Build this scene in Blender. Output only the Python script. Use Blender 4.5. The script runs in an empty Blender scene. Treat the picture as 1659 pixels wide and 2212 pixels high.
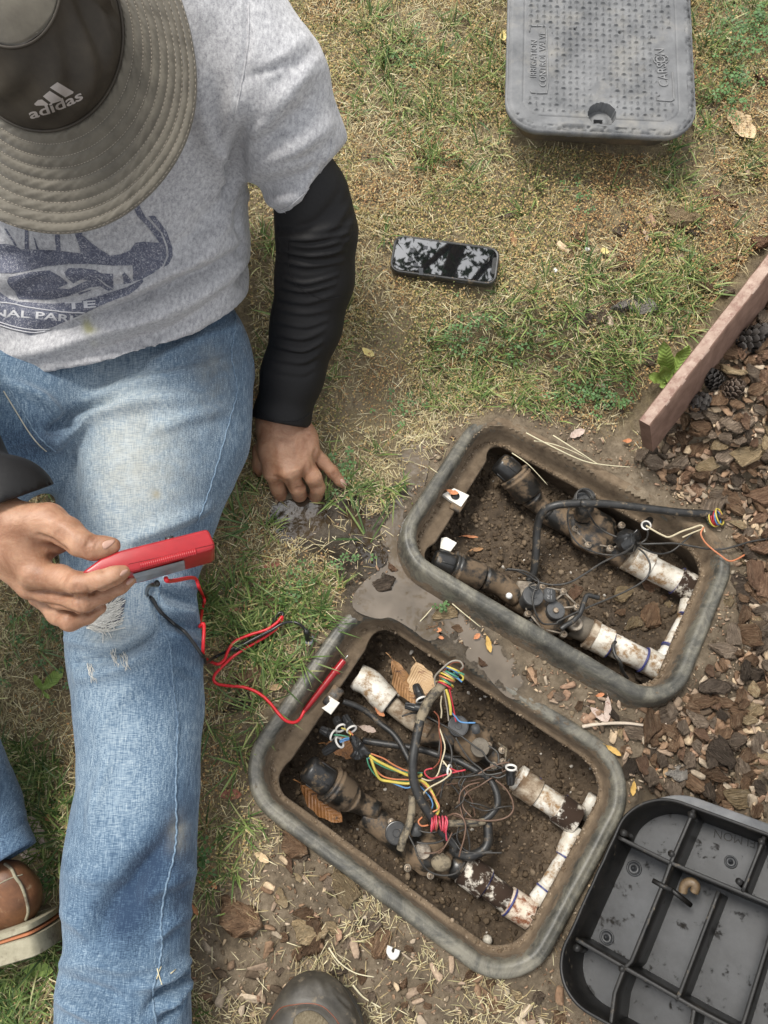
import bpy, bmesh, math, random
import numpy as np
from mathutils import Vector, Matrix
from mathutils.bvhtree import BVHTree
random.seed(7); RNG = np.random.default_rng(11)
C = bpy.context.scene.collection
SC = bpy.context.scene
# ------------------------------------------------------------ camera, sky, sun, exposure
F, CU, CV = 1618.3, 829.5, 1106.0            # focal length and centre of the photograph, in 1659-pixel-wide units
PITCH, CAMH = math.radians(76.0), 1.18
cam = bpy.data.cameras.new('camera'); camo = bpy.data.objects.new('camera', cam); C.objects.link(camo)
cam.sensor_fit = 'HORIZONTAL'; cam.sensor_width = 36; cam.lens = F / 1659 * 36
cam.clip_start = 0.02; cam.clip_end = 1500
camo.location = (0, 0, CAMH); camo.rotation_euler = (math.pi/2 - PITCH, 0, 0)
SC.camera = camo
w = bpy.data.worlds.new('World'); SC.world = w; w.use_nodes = True
wn = w.node_tree; wn.nodes.clear()
sky = wn.nodes.new('ShaderNodeTexSky'); sky.sky_type = 'NISHITA'; sky.sun_disc = False
SUN_EL, SUN_AZ = math.radians(62), math.radians(-35)        # azimuth from +Y towards +X
sky.sun_elevation = SUN_EL; sky.sun_rotation = SUN_AZ
sky.air_density = 1.4; sky.dust_density = 2.0; sky.ozone_density = 1.0
hsv = wn.nodes.new('ShaderNodeHueSaturation'); hsv.inputs['Saturation'].default_value = 0.12
bg = wn.nodes.new('ShaderNodeBackground'); bg.inputs['Strength'].default_value = 0.105
wo = wn.nodes.new('ShaderNodeOutputWorld')
wn.links.new(sky.outputs[0], hsv.inputs['Color']); wn.links.new(hsv.outputs[0], bg.inputs['Color']); wn.links.new(bg.outputs[0], wo.inputs[0])
sl = bpy.data.lights.new('sun', 'SUN'); sl.energy = 1.5; sl.angle = math.radians(14); sl.color = (1.0, 0.955, 0.88)
so = bpy.data.objects.new('sun', sl); C.objects.link(so)
sd = Vector((math.sin(SUN_AZ)*math.cos(SUN_EL), math.cos(SUN_AZ)*math.cos(SUN_EL), math.sin(SUN_EL)))
so.rotation_euler = sd.to_track_quat('Z', 'Y').to_euler()
SC.view_settings.view_transform = 'Standard'; SC.view_settings.look = 'None'
SC.view_settings.exposure = 1.30; SC.view_settings.gamma = 1.0; SC.view_settings.use_curve_mapping = False
SC.cycles.max_bounces = 6; SC.cycles.transparent_max_bounces = 6

# ------------------------------------------------------------ from a pixel of the photograph to a point of the place
REG = {'v': (0, 0, 1/1.8228), 'a': (0, 0, 1.106), 'b': (1500, 0, 1.0886), 'c': (1500, 1500, 1.0886), 'd': (900, 2300, 1.0369),
       'e': (0, 1700, 1.106), 'f': (0, 2800, 1.106), 'g': (2100, 2700, 1.660), 'h': (2300, 800, 1.7017), 'i': (1700, 1550, 2.0738),
       'j': (2200, 1850, 2.0738), 'k': (1550, 2100, 1.8433), 'l': (1100, 2550, 2.0738), 'm': (1400, 2900, 1.659), 'n': (1950, 0, 1.9518),
       'p': (0, 1850, 2.9625), 's': (950, 1650, 3.318), 't': (0, 850, 2.212), 'o': (1500, 880, 1.904), 'q': (0, 3050, 1.5867), 'x': (0, 100, 1.904),
       'y': (1000, 1900, 1.36), 'r': (1000, 3700, 1.904)}
def V(k, x, y):
    a, b, s = REG[k]
    if k == 'v': return (x, y)
    return ((a + x/s)/1.8228, (b + y/s)/1.8228)
def VL(k, pts): return [V(k, *p[:2]) for p in pts]
def SZ(k, r):
    return r if k == 'v' else r/REG[k][2]/1.8228
sP, cP = math.sin(PITCH), math.cos(PITCH)
FW = np.array([0, cP, -sP]); UPV = np.array([0, sP, cP]); O = np.array([0, 0, CAMH])
def ray(u, v):
    return FW + np.array([1, 0, 0])*(u - CU)/F - UPV*(v - CV)/F
def Pz(u, v, z):                    # the point seen at (u,v) that lies z metres above the datum
    d = ray(u, v); return O + d*((z - CAMH)/d[2])
def Pd(u, v, depth): return O + ray(u, v)*depth
def depth(p): return float((np.asarray(p) - O) @ FW)
def proj(p):                        # world -> photograph, arrays allowed
    d = np.asarray(p) - O; w_ = d @ FW
    return np.stack([CU + F*d[..., 0]/w_, CV - F*(d @ UPV)/w_], -1)
def inpoly(x, y, poly):
    poly = np.asarray(poly, float); x = np.asarray(x); y = np.asarray(y); r = np.zeros(x.shape, bool); n = len(poly)
    for i in range(n):
        x0, y0 = poly[i]; x1, y1 = poly[(i+1) % n]
        if y0 == y1: continue
        c = ((y0 > y) != (y1 > y)) & (x < (x1-x0)*(y-y0)/(y1-y0) + x0); r ^= c
    return r
def segdist(x, y, pts, closed=False):
    d = np.full(np.shape(x), 1e9); n = len(pts)
    for i in range(n if closed else n-1):
        a = np.array(pts[i][:2], float); b = np.array(pts[(i+1) % n][:2], float); ab = b-a
        t = np.clip(((x-a[0])*ab[0] + (y-a[1])*ab[1])/max(ab@ab, 1e-12), 0, 1)
        d = np.minimum(d, np.hypot(x-a[0]-t*ab[0], y-a[1]-t*ab[1]))
    return d
def smooth(a, b, x):
    t = np.clip((np.asarray(x, float)-a)/(b-a), 0, 1); return t*t*(3-2*t)
_tab = np.random.default_rng(5).random((64, 64, 64)).astype(np.float32)
def vnoise(x, y, z=0.0):            # value noise, numpy
    x, y, z = np.broadcast_arrays(np.asarray(x, float), np.asarray(y, float), np.asarray(z, float))
    xi, yi, zi = np.floor(x).astype(int), np.floor(y).astype(int), np.floor(z).astype(int)
    fx, fy, fz = x-xi, y-yi, z-zi; fx = fx*fx*(3-2*fx); fy = fy*fy*(3-2*fy); fz = fz*fz*(3-2*fz)
    g = lambda a, b, c: _tab[(xi+a) % 64, (yi+b) % 64, (zi+c) % 64]
    r = 0
    for a in (0, 1):
        for b in (0, 1):
            for c in (0, 1):
                r = r + g(a, b, c)*(fx if a else 1-fx)*(fy if b else 1-fy)*(fz if c else 1-fz)
    return r
def fbm(x, y, z=0.0, o=4):
    r, a, s = 0, 0.5, 0
    for i in range(o):
        r = r + a*vnoise(x*2**i + 7.3*i, y*2**i + 3.1*i, np.asarray(z)*2**i); s += a; a *= 0.5
    return r/s
def curve_pts(pts, n=8, closed=False):       # Catmull-Rom through points of any dimension
    p = np.array(pts, float); m = len(p)
    if m < 3: return [p[0] + (p[-1]-p[0])*t for t in np.linspace(0, 1, n+1)]
    out = []
    for i in range(m if closed else m-1):
        if closed: a, b, c, d = p[(i-1) % m], p[i], p[(i+1) % m], p[(i+2) % m]
        else: a, b, c, d = p[max(i-1, 0)], p[i], p[i+1], p[min(i+2, m-1)]
        for t in np.arange(n)/n:
            out.append(0.5*((2*b) + (c-a)*t + (2*a-5*b+4*c-d)*t*t + (3*b-a-3*c+d)*t**3))
    if not closed: out.append(p[-1])
    return out

# ------------------------------------------------------------ objects
def tag(o, label=None, cat=None, group=None, kind=None):
    if label: o['label'] = label
    if cat: o['category'] = cat
    if group: o['group'] = group
    if kind: o['kind'] = kind
    return o
def thing(name, label, cat, loc=(0, 0, 0), group=None):
    o = bpy.data.objects.new(name, None); C.objects.link(o); o.location = Vector(loc); o.empty_display_size = .02
    return tag(o, label, cat, group)
def link(name, me, mat=None, parent=None, smooth_=True, world=True):
    """world=True: the mesh is in world coordinates, so take the parent's place off it."""
    if mat is not None and not me.materials: me.materials.append(mat)
    if smooth_ and len(me.polygons): me.polygons.foreach_set('use_smooth', [True]*len(me.polygons))
    o = bpy.data.objects.new(name, me); C.objects.link(o)
    if parent is not None:
        o.parent = parent
        if world:
            off = Vector(parent.location); q = parent.parent
            while q is not None: off += Vector(q.location); q = q.parent
            o.location = -off
    return o
def top_origin(o):
    """Move a one-mesh thing's origin to the bottom centre of its mesh."""
    me = o.data; n = len(me.vertices); a = np.empty(n*3, np.float32); me.vertices.foreach_get('co', a); a = a.reshape(-1, 3)
    c = np.array([(a[:, 0].min()+a[:, 0].max())/2, (a[:, 1].min()+a[:, 1].max())/2, a[:, 2].min()], np.float32)
    me.vertices.foreach_set('co', (a-c).ravel()); o.location = Vector([float(t) for t in c]) + Vector(o.location); me.update()
    return o
def mesh_np(name, verts, faces, col=None, attrs=None):
    """verts (n,3), faces (m,k) of one size, or a list of such arrays."""
    me = bpy.data.meshes.new(name); verts = np.ascontiguousarray(verts, np.float32)
    fl = faces if isinstance(faces, (list, tuple)) and len(faces) and isinstance(faces[0], np.ndarray) and faces[0].ndim == 2 else [np.asarray(faces)]
    fl = [f for f in fl if len(f)]
    idx = np.concatenate([f.ravel() for f in fl]).astype(np.int32)
    tot = np.concatenate([np.full(len(f), f.shape[1], np.int32) for f in fl])
    st = np.concatenate([[0], np.cumsum(tot)[:-1]]).astype(np.int32)
    me.vertices.add(len(verts)); me.vertices.foreach_set('co', verts.ravel())
    me.loops.add(len(idx)); me.loops.foreach_set('vertex_index', idx)
    me.polygons.add(len(tot)); me.polygons.foreach_set('loop_start', st)
    try: me.polygons.foreach_set('loop_total', tot)
    except Exception: pass
    if col is not None:
        a = me.attributes.new('tint', 'FLOAT_COLOR', 'POINT')
        c4 = np.ones((len(verts), 4), np.float32); c4[:, :3] = col; a.data.foreach_set('color', c4.ravel())
    for k, v in (attrs or {}).items():
        a = me.attributes.new(k, 'FLOAT', 'POINT'); a.data.foreach_set('value', np.ascontiguousarray(v, np.float32))
    me.update(calc_edges=True); me.validate(); return me
class MB:
    """Collects simple shapes for ONE mesh."""
    def __init__(s): s.v = []; s.f = {}; s.n = 0
    def add(s, v, f):
        v = np.asarray(v, float)
        for q in f: s.f.setdefault(len(q), []).append([i+s.n for i in q])
        s.v.append(v); s.n += len(v); return s
    def grid(s, g, closeu=False, closev=False, capu=False):
        """g: (nu,nv,3) rows; closev joins the last column to the first."""
        g = np.asarray(g, float); nu, nv = g.shape[:2]; f = []
        for i in range(nu if closeu else nu-1):
            for j in range(nv if closev else nv-1):
                a, b = i*nv+j, i*nv+(j+1) % nv; i2 = (i+1) % nu
                f.append([a, b, i2*nv+(j+1) % nv, i2*nv+j])
        if capu and closev: f.append(list(range(nv))[::-1]); f.append([(nu-1)*nv+j for j in range(nv)])
        return s.add(g.reshape(-1, 3), f)
    def tube(s, pts, r, k=8, cap=True, flat=None):
        p = np.array(pts, float); n = len(p); r = np.broadcast_to(np.asarray(r, float), (n,))
        t = np.gradient(p, axis=0); t /= np.linalg.norm(t, axis=1)[:, None]+1e-12
        up = np.array([0, 0, 1.]) if abs(t[0][2]) < .9 else np.array([1., 0, 0])
        u = np.cross(up, t[0]); u /= np.linalg.norm(u); rows = []
        for i in range(n):
            u = u - t[i]*(u@t[i]); u /= np.linalg.norm(u)+1e-12; w_ = np.cross(t[i], u)
            a = np.arange(k)*2*math.pi/k
            rows.append(p[i] + r[i]*(np.outer(np.cos(a), u) + np.outer(np.sin(a), w_)))
        return s.grid(rows, closev=True, capu=cap)
    def lathe(s, c, axis, prof, k=24, ecc=None):
        """prof: (along, radius) pairs; round axis through c."""
        ax = np.asarray(axis, float); ax = ax/np.linalg.norm(ax); c = np.asarray(c, float)
        up = np.array([0, 0, 1.]) if abs(ax[2]) < .9 else np.array([0, 1., 0])
        u = np.cross(up, ax); u /= np.linalg.norm(u); w_ = np.cross(ax, u); a = np.arange(k)*2*math.pi/k
        rows = [c + ax*h + r*(np.outer(np.cos(a), u) + np.outer(np.sin(a), w_)) for h, r in prof]
        return s.grid(rows, closev=True, capu=True)
    def box(s, c, R, sx, sy, sz, bev=0.0):
        R = np.asarray(R, float); c = np.asarray(c, float)
        if bev <= 0:
            v = [c + R@np.array([x*sx/2, y*sy/2, z*sz/2]) for x in (-1, 1) for y in (-1, 1) for z in (-1, 1)]
            return s.add(v, [[0, 1, 3, 2], [4, 6, 7, 5], [0, 4, 5, 1], [2, 3, 7, 6], [0, 2, 6, 4], [1, 5, 7, 3]])
        rows = []
        for z, i in ((-sz/2, bev), (-sz/2+bev, 0), (sz/2-bev, 0), (sz/2, bev)):
            X, Y = sx/2-i, sy/2-i; b = bev
            P_ = [(X-b, -Y), (X, -Y+b), (X, Y-b), (X-b, Y), (-X+b, Y), (-X, Y-b), (-X, -Y+b), (-X+b, -Y)]
            rows.append([c + R@np.array([x, y, z]) for x, y in P_])
        return s.grid(rows, closev=True, capu=True)
    def prism(s, poly, ez, base=None):
        """poly: 3-D points (counter-clockwise), extruded by vector ez."""
        p = np.asarray(poly, float); n = len(p); e = np.asarray(ez, float)
        return s.add(np.vstack([p, p+e]), [[i, (i+1) % n, (i+1) % n+n, i+n] for i in range(n)] + [list(range(n))[::-1], [i+n for i in range(n)]])
    def ball(s, c, r, k=10, sq=(1, 1, 1), R=None):
        R = np.eye(3) if R is None else np.asarray(R); rows = []
        for i in range(1, k):
            th = math.pi*i/k; a = np.arange(2*k)*math.pi/k
            q = np.stack([np.sin(th)*np.cos(a)*sq[0], np.sin(th)*np.sin(a)*sq[1], np.full(2*k, -np.cos(th))*sq[2]], 1)*r
            rows.append(np.asarray(c) + q@R.T)
        return s.grid(rows, closev=True, capu=True)
    def mesh(s, name):
        return mesh_np(name, np.vstack(s.v), [np.array(x) for x in s.f.values()])
    def build(s, name, mat, parent=None, smooth_=True, label=None):
        o = link(name, s.mesh(name), mat, parent, smooth_)
        if label: o['label'] = label
        return o
def sharp(o, deg=35):
    me = o.data
    try: me.set_sharp_from_angle(angle=math.radians(deg))
    except Exception: pass
    return o
def copy_tree(o, parent=None):
    c = o.copy(); C.objects.link(c); c.parent = parent
    for ch in list(o.children): copy_tree(ch, c)
    return c
# ------------------------------------------------------------ materials
def mk(name):
    m = bpy.data.materials.new(name); m.use_nodes = True; nt = m.node_tree; b = nt.nodes['Principled BSDF']
    return m, nt, b
def ramp(nt, stops, fac=None, interp='LINEAR'):
    r = nt.nodes.new('ShaderNodeValToRGB'); cr = r.color_ramp; cr.interpolation = interp
    while len(cr.elements) > 1: cr.elements.remove(cr.elements[-1])
    cr.elements[0].position = stops[0][0]; cr.elements[0].color = (*stops[0][1], 1)
    for p, c in stops[1:]: e = cr.elements.new(p); e.color = (*c, 1)
    if fac is not None: nt.links.new(fac, r.inputs[0])
    return r.outputs[0]
def noise(nt, scale, detail=4, rough=.6, vec=None, dist=0.0, stretch=None, space='Object'):
    n = nt.nodes.new('ShaderNodeTexNoise'); n.inputs['Scale'].default_value = scale; n.inputs['Detail'].default_value = detail
    n.inputs['Roughness'].default_value = rough; n.inputs['Distortion'].default_value = dist
    if vec is None: vec = nt.nodes.new('ShaderNodeTexCoord').outputs[space]
    if stretch is not None:
        mp = nt.nodes.new('ShaderNodeMapping'); mp.inputs['Scale'].default_value = stretch[:3]
        if len(stretch) > 3: mp.inputs['Rotation'].default_value = stretch[3:]
        nt.links.new(vec, mp.inputs[0]); vec = mp.outputs[0]
    nt.links.new(vec, n.inputs['Vector']); return n.outputs['Fac']
def mixc(nt, fac, a, b, mode='MIX'):
    m = nt.nodes.new('ShaderNodeMix'); m.data_type = 'RGBA'; m.blend_type = mode
    for s_, v in ((m.inputs[0], fac), (m.inputs[6], a), (m.inputs[7], b)):
        if hasattr(v, 'node'): nt.links.new(v, s_)
        elif isinstance(v, (int, float)): s_.default_value = v
        else: s_.default_value = (*v, 1)
    return m.outputs[2]
def mathn(nt, op, a, b=0.0, clamp=False):
    m = nt.nodes.new('ShaderNodeMath'); m.operation = op; m.use_clamp = clamp
    for s_, v in ((m.inputs[0], a), (m.inputs[1], b)):
        if hasattr(v, 'node'): nt.links.new(v, s_)
        else: s_.default_value = v
    return m.outputs[0]
def attr(nt, name, out='Fac'):
    a = nt.nodes.new('ShaderNodeAttribute'); a.attribute_name = name; return a.outputs[out]
def bump(nt, b, h, strength=.4, dist=.002, prev=None):
    n = nt.nodes.new('ShaderNodeBump'); n.inputs['Strength'].default_value = strength; n.inputs['Distance'].default_value = dist
    nt.links.new(h, n.inputs['Height'])
    if prev is not None: nt.links.new(prev, n.inputs['Normal'])
    nt.links.new(n.outputs[0], b.inputs['Normal']); return n.outputs[0]
def simple(name, c0, c1, scale=40, rough=.7, bs=.3, bd=.001, spec=.5, dirt=None, dirtscale=12, dlo=.5, dhi=.62, rnd=0.0, metal=0.0, stretch=None, sss=0):
    """c0..c1 noise mottling, an optional dirt colour in patches."""
    m, nt, b = mk(name)
    col = ramp(nt, [(.3, c0), (.7, c1)], noise(nt, scale, 5, .65, stretch=stretch))
    rg = rough
    if dirt is not None:
        dn = noise(nt, dirtscale, 8, .7)
        df = ramp(nt, [(dlo, (0, 0, 0)), (dhi, (1, 1, 1))], dn)
        col = mixc(nt, df, col, dirt)
        rr = nt.nodes.new('ShaderNodeMapRange'); nt.links.new(df, rr.inputs[0]); rr.inputs[3].default_value = rough; rr.inputs[4].default_value = .92
        nt.links.new(rr.outputs[0], b.inputs['Roughness'])
    else: b.inputs['Roughness'].default_value = rg
    if rnd:
        oi = nt.nodes.new('ShaderNodeObjectInfo'); h = nt.nodes.new('ShaderNodeHueSaturation')
        mr = nt.nodes.new('ShaderNodeMapRange'); nt.links.new(oi.outputs['Random'], mr.inputs[0]); mr.inputs[3].default_value = 1-rnd; mr.inputs[4].default_value = 1+rnd
        nt.links.new(mr.outputs[0], h.inputs['Value']); nt.links.new(col, h.inputs['Color']); col = h.outputs[0]
    nt.links.new(col, b.inputs['Base Color']); b.inputs['Specular IOR Level'].default_value = spec; b.inputs['Metallic'].default_value = metal
    if sss: b.inputs['Subsurface Weight'].default_value = sss; b.inputs['Subsurface Radius'].default_value = (.008, .003, .0015); b.inputs['Subsurface Scale'].default_value = .5
    if bs: bump(nt, b, noise(nt, scale*4, 6, .7, stretch=stretch), bs, bd)
    return m
def tinted(name, rough=.6, bs=0, sat=1, trans=0, spec=.4, scale=300):
    m, nt, b = mk(name); c = attr(nt, 'tint', 'Color')
    n = noise(nt, scale, 4, .6); c = mixc(nt, 1.0, c, ramp(nt, [(.25, (.72, .72, .72)), (.75, (1.25, 1.25, 1.25))], n), 'MULTIPLY')
    nt.links.new(c, b.inputs['Base Color']); b.inputs['Roughness'].default_value = rough; b.inputs['Specular IOR Level'].default_value = spec
    if bs: bump(nt, b, noise(nt, scale*2, 5, .7), bs, .001)
    return m
def plain(name, c, rough=.5, spec=.5, metal=0, k=.12, scale=60, bs=.08):
    c = np.array(c); return simple(name, tuple(c*(1-k)), tuple(np.minimum(c*(1+k), 1)), scale, rough, bs, .0006, spec, metal=metal)
MUD = (.115, .078, .048); MUD2 = (.20, .145, .092)
M = {}
# weathered grey-green polyethylene of the valve boxes, soil smeared over it by the 'mud' attribute
m, nt, b = mk('box_plastic')
tc = nt.nodes.new('ShaderNodeTexCoord').outputs['Object']
base = ramp(nt, [(.34, (.026, .026, .023)), (.47, (.078, .074, .060)), (.60, (.175, .162, .125))], noise(nt, 17, 9, .80, tc, .6))
base = mixc(nt, ramp(nt, [(.60, (0, 0, 0)), (.72, (.5, .5, .5))], noise(nt, 220, 5, .7, tc)), base, (.25, .235, .19))
mudc = ramp(nt, [(.3, (.085, .058, .035)), (.7, (.21, .155, .10))], noise(nt, 60, 8, .7, tc))
mf = mathn(nt, 'ADD', attr(nt, 'mud'), mathn(nt, 'MULTIPLY', mathn(nt, 'SUBTRACT', noise(nt, 45, 8, .75, tc), .5), 1.9))
mf = ramp(nt, [(.42, (0, 0, 0)), (.62, (1, 1, 1))], mf)
nt.links.new(mixc(nt, mf, base, mudc), b.inputs['Base Color'])
rr = nt.nodes.new('ShaderNodeMapRange'); nt.links.new(mf, rr.inputs[0]); rr.inputs[3].default_value = .46; rr.inputs[4].default_value = .95; nt.links.new(rr.outputs[0], b.inputs['Roughness'])
bp = bump(nt, b, noise(nt, 180, 6, .75, tc), .35, .001); bump(nt, b, mf, .5, .0015, bp)
M['box'] = m
def soil_mat(name, dark, mid, light, wet=0.0, grit=(.42, .36, .27), gritlo=.70):
    m, nt, b = mk(name); tc = nt.nodes.new('ShaderNodeTexCoord').outputs['Object']
    n1 = noise(nt, 14, 8, .7, tc); n2 = noise(nt, 75, 8, .8, tc); n3 = noise(nt, 700, 3, .6, tc)
    col = ramp(nt, [(.36, dark), (.5, mid), (.64, light)], mathn(nt, 'ADD', mathn(nt, 'MULTIPLY', n1, .5), mathn(nt, 'MULTIPLY', n2, .5)))
    col = mixc(nt, ramp(nt, [(gritlo, (0, 0, 0)), (gritlo+.05, (1, 1, 1))], n3), col, grit)
    wf = attr(nt, 'wet'); wetc = nt.nodes.new('ShaderNodeHueSaturation'); nt.links.new(col, wetc.inputs['Color']); wetc.inputs['Value'].default_value = .36; wetc.inputs['Saturation'].default_value = 1.1
    col = mixc(nt, wf, col, wetc.outputs[0])
    gf = attr(nt, 'turf'); col = mixc(nt, mathn(nt, 'MULTIPLY', gf, ramp(nt, [(.35, (.2,)*3), (.6, (.9,)*3)], noise(nt, 60, 6, .7, tc))), col, ramp(nt, [(.3, (.15, .115, .060)), (.7, (.32, .255, .14))], noise(nt, 300, 4, .7, tc)))
    nt.links.new(col, b.inputs['Base Color'])
    rr = nt.nodes.new('ShaderNodeMapRange'); nt.links.new(wf, rr.inputs[0]); rr.inputs[3].default_value = .95; rr.inputs[4].default_value = .35; nt.links.new(rr.outputs[0], b.inputs['Roughness'])
    bp = bump(nt, b, n2, .9, .004); bump(nt, b, n3, .6, .0015, bp)
    return m
M['ground'] = soil_mat('ground_soil', (.055, .041, .026), (.150, .115, .076), (.27, .215, .15))
M['soil'] = soil_mat('dark_soil', (.028, .020, .012), (.080, .056, .035), (.165, .122, .08), grit=(.40, .36, .30), gritlo=.755)
M['lid'] = simple('lid_plastic', (.085, .088, .092), (.19, .192, .195), 22, .62, .25, .0008, .4, dirt=(.26, .245, .215), dirtscale=14, dlo=.52, dhi=.80)
M['lidlight'] = simple('worn_lid_highs', (.10, .102, .105), (.24, .24, .24), 60, .55, .2, .0006)
M['under'] = simple('lid_underside_plastic', (.005, .005, .005), (.018, .016, .014), 30, .42, .3, .0007, .35, dirt=(.13, .105, .075), dirtscale=70, dlo=.60, dhi=.72)
M['underfloor'] = simple('lid_underside_floor', (.012, .013, .015), (.050, .053, .058), 14, .46, .25, .0006, .6, dirt=(.012, .010, .008), dirtscale=45, dlo=.58, dhi=.66)
M['black'] = simple('black_valve_plastic', (.010, .010, .010), (.032, .031, .029), 50, .33, .2, .0006, .55, dirt=(.17, .12, .07), dirtscale=32, dlo=.55, dhi=.63)
M['blackdirty'] = simple('soil_caked_black_plastic', (.010, .010, .009), (.034, .031, .027), 50, .36, .5, .001, .5, dirt=(.17, .118, .072), dirtscale=26, dlo=.45, dhi=.56)
M['grey'] = simple('grey_solenoid_plastic', (.045, .046, .047), (.085, .085, .085), 70, .5, .15, .0005, .4, dirt=(.17, .13, .09), dirtscale=60, dlo=.62, dhi=.75)
M['pvc'] = simple('white_pvc', (.50, .45, .36), (.78, .75, .68), 30, .42, .2, .0008, .45, dirt=(.27, .17, .085), dirtscale=48, dlo=.47, dhi=.60)
M['pvcblack'] = simple('black_stained_pvc', (.52, .46, .37), (.76, .72, .64), 30, .45, .25, .0008, .4, dirt=(.035, .020, .012), dirtscale=36, dlo=.42, dhi=.50)
M['pvcdirty'] = simple('soil_stained_pvc', (.30, .235, .16), (.60, .53, .42), 34, .6, .3, .0008, .35, dirt=(.16, .105, .062), dirtscale=30, dlo=.42, dhi=.58)
M['glue'] = plain('blue_pipe_cement', (.045, .05, .17), .4)
M['bracket'] = simple('white_bracket_plastic', (.62, .58, .50), (.80, .78, .72), 60, .45, .15, .0006, .4, dirt=(.24, .18, .12), dirtscale=60, dlo=.58, dhi=.66)
M['cable'] = simple('black_cable_jacket', (.012, .012, .012), (.035, .034, .032), 60, .42, .25, .0006, .5, dirt=(.17, .13, .085), dirtscale=90, dlo=.56, dhi=.66)
M['cablemud'] = simple('muddy_cable_jacket', (.03, .026, .02), (.09, .075, .055), 60, .6, .6, .001, .4, dirt=(.23, .19, .13), dirtscale=70, dlo=.42, dhi=.55)
M['thin'] = simple('thin_wire_jacket', (.020, .019, .018), (.05, .046, .04), 60, .45, .1, .0003, .5, dirt=(.15, .115, .08), dirtscale=120, dlo=.60, dhi=.68)
M['thinbrown'] = plain('brown_wire_jacket', (.13, .075, .048), .5)
M['screw'] = simple('rusty_screw_steel', (.16, .11, .07), (.42, .34, .25), 200, .45, .3, .0004, .6, metal=.5)
M['arm'] = simple('pale_corroded_bonnet_rib', (.13, .10, .075), (.40, .35, .28), 90, .6, .4, .0006, .4)
M['tape'] = simple('black_tape', (.010, .010, .010), (.03, .03, .03), 30, .28, .3, .001, .6)
M['nut'] = simple('black_wire_nut', (.008, .008, .008), (.022, .022, .022), 60, .35, .1, .0004, .5)
M['nutring'] = plain('white_nut_ring', (.66, .63, .58), .4)
for nm, c in dict(red=(.42, .03, .045), orange=(.48, .17, .075), yellow=(.52, .42, .08), green=(.06, .22, .13), blue=(.09, .22, .42), cream=(.50, .43, .29), brown=(.19, .055, .025), pink=(.50, .07, .10), leadred=(.60, .012, .02), greywire=(.25, .22, .18)).items():
    M['w_'+nm] = plain('wire_'+nm, c, .38, .5)
M['leadblack'] = plain('lead_black', (.012, .012, .012), .3)
M['board'] = simple('reddish_edging_board', (.27, .18, .14), (.43, .325, .265), 60, .8, .7, .0015, .25, dirt=(.24, .15, .12), dirtscale=55, dlo=.50, dhi=.62)
M['boardshade'] = simple('shaded_board_side', (.12, .068, .048), (.22, .135, .10), 40, .7, .4, .001, .3, stretch=(1, 1, 1))  # same board darkened: the shade of its side is put into the colour
# ------------------------------------------------------------ valve boxes: where they stand
class Pose:
    def __init__(s, x, y, z, t, ta, tb, L, W, r):
        ct, st, ca, sa, cb, sb = math.cos(t), math.sin(t), math.cos(ta), math.sin(ta), math.cos(tb), math.sin(tb)
        R = np.array([[ct, -st, 0], [st, ct, 0], [0, 0, 1]])
        s.R = np.array([[1, 0, 0], [0, ca, -sa], [0, sa, ca]]) @ np.array([[cb, 0, sb], [0, 1, 0], [-sb, 0, cb]]) @ R
        s.o = np.array([x, y, z]); s.L, s.W, s.r = L, W, r
    def w(s, p): return s.o + np.asarray(p, float) @ s.R.T
    def l(s, p): return (np.asarray(p, float) - s.o) @ s.R
    def plane(s, x, y):                      # height of the rim plane above (x,y)
        n = s.R[:, 2]; return s.o[2] - ((x-s.o[0])*n[0] + (y-s.o[1])*n[1])/n[2]
    def loc(s, x, y): p = np.stack([x, y, s.plane(x, y)], -1); return s.l(p)
    def sd(s, lx, ly, inset=0.0):            # signed distance to the rounded outline
        r = max(s.r-inset, .01); qx = np.abs(lx)-(s.L/2-inset-r); qy = np.abs(ly)-(s.W/2-inset-r)
        return np.hypot(np.maximum(qx, 0), np.maximum(qy, 0)) + np.minimum(np.maximum(qx, qy), 0) - r
    def px(s, u, v, zl):                     # the point seen at (u,v) on the box's own plane zl
        n = s.R[:, 2]; q = s.o + n*zl; d = ray(u, v); return O + d*(((q-O) @ n)/(d @ n))
BA = Pose(.0775, -.113, .006, -.591, -.09, -.01, .516, .372, .088)
LN_ = np.array([-.866*math.sin(.5585), .5*math.sin(.5585), math.cos(.5585)]); LN_ /= np.linalg.norm(LN_); LQ = Pz(*V('g', 672, 645), .080) - LN_*.112
BB = Pose(.2965, .2365, .006, -.538, -.21, .10, .496, .338, .078)
LIDZ = .155
BD0 = Pz(*V('h', 365, 1450), .10)[:2]; BDD = Pz(*V('h', 1232, 335), .15)[:2]-BD0; BDD = BDD/np.linalg.norm(BDD)
def zbase(x, y):
    t_ = ((x-BD0[0])*BDD[0] + (y-BD0[1])*BDD[1]); s_ = (x-BD0[0])*BDD[1] - (y-BD0[1])*BDD[0]
    return .034*smooth(.0, .035, s_-.01)*smooth(.40, .22, s_)*smooth(-.04, .05, t_) + .085*smooth(.25, 1.15, y) + .012*(fbm(x*2.2+5, y*2.2+9, 0, 3)-.5) - .012*smooth(.3, .7, x)
P_MAIN = [(838,1118),(858,1082),(868,1105),(862,1150),(874,1212),(930,1270),(990,1316),(1030,1362),(1085,1415),(1125,1478),(1106,1496),(1060,1450),(1020,1415),(985,1372),(950,1352),(930,1372),(900,1350),(850,1322),(812,1322),(772,1302),(800,1262),(828,1240),(832,1200),(826,1160)]
P_HAND = [(572,1072),(600,1082),(690,1062),(716,1092),(722,1130),(700,1148),(668,1152),(640,1168),(600,1152),(574,1132)]
P_SMALL = [(874,978),(912,976),(908,1030),(894,1062),(878,1035)]
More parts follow.
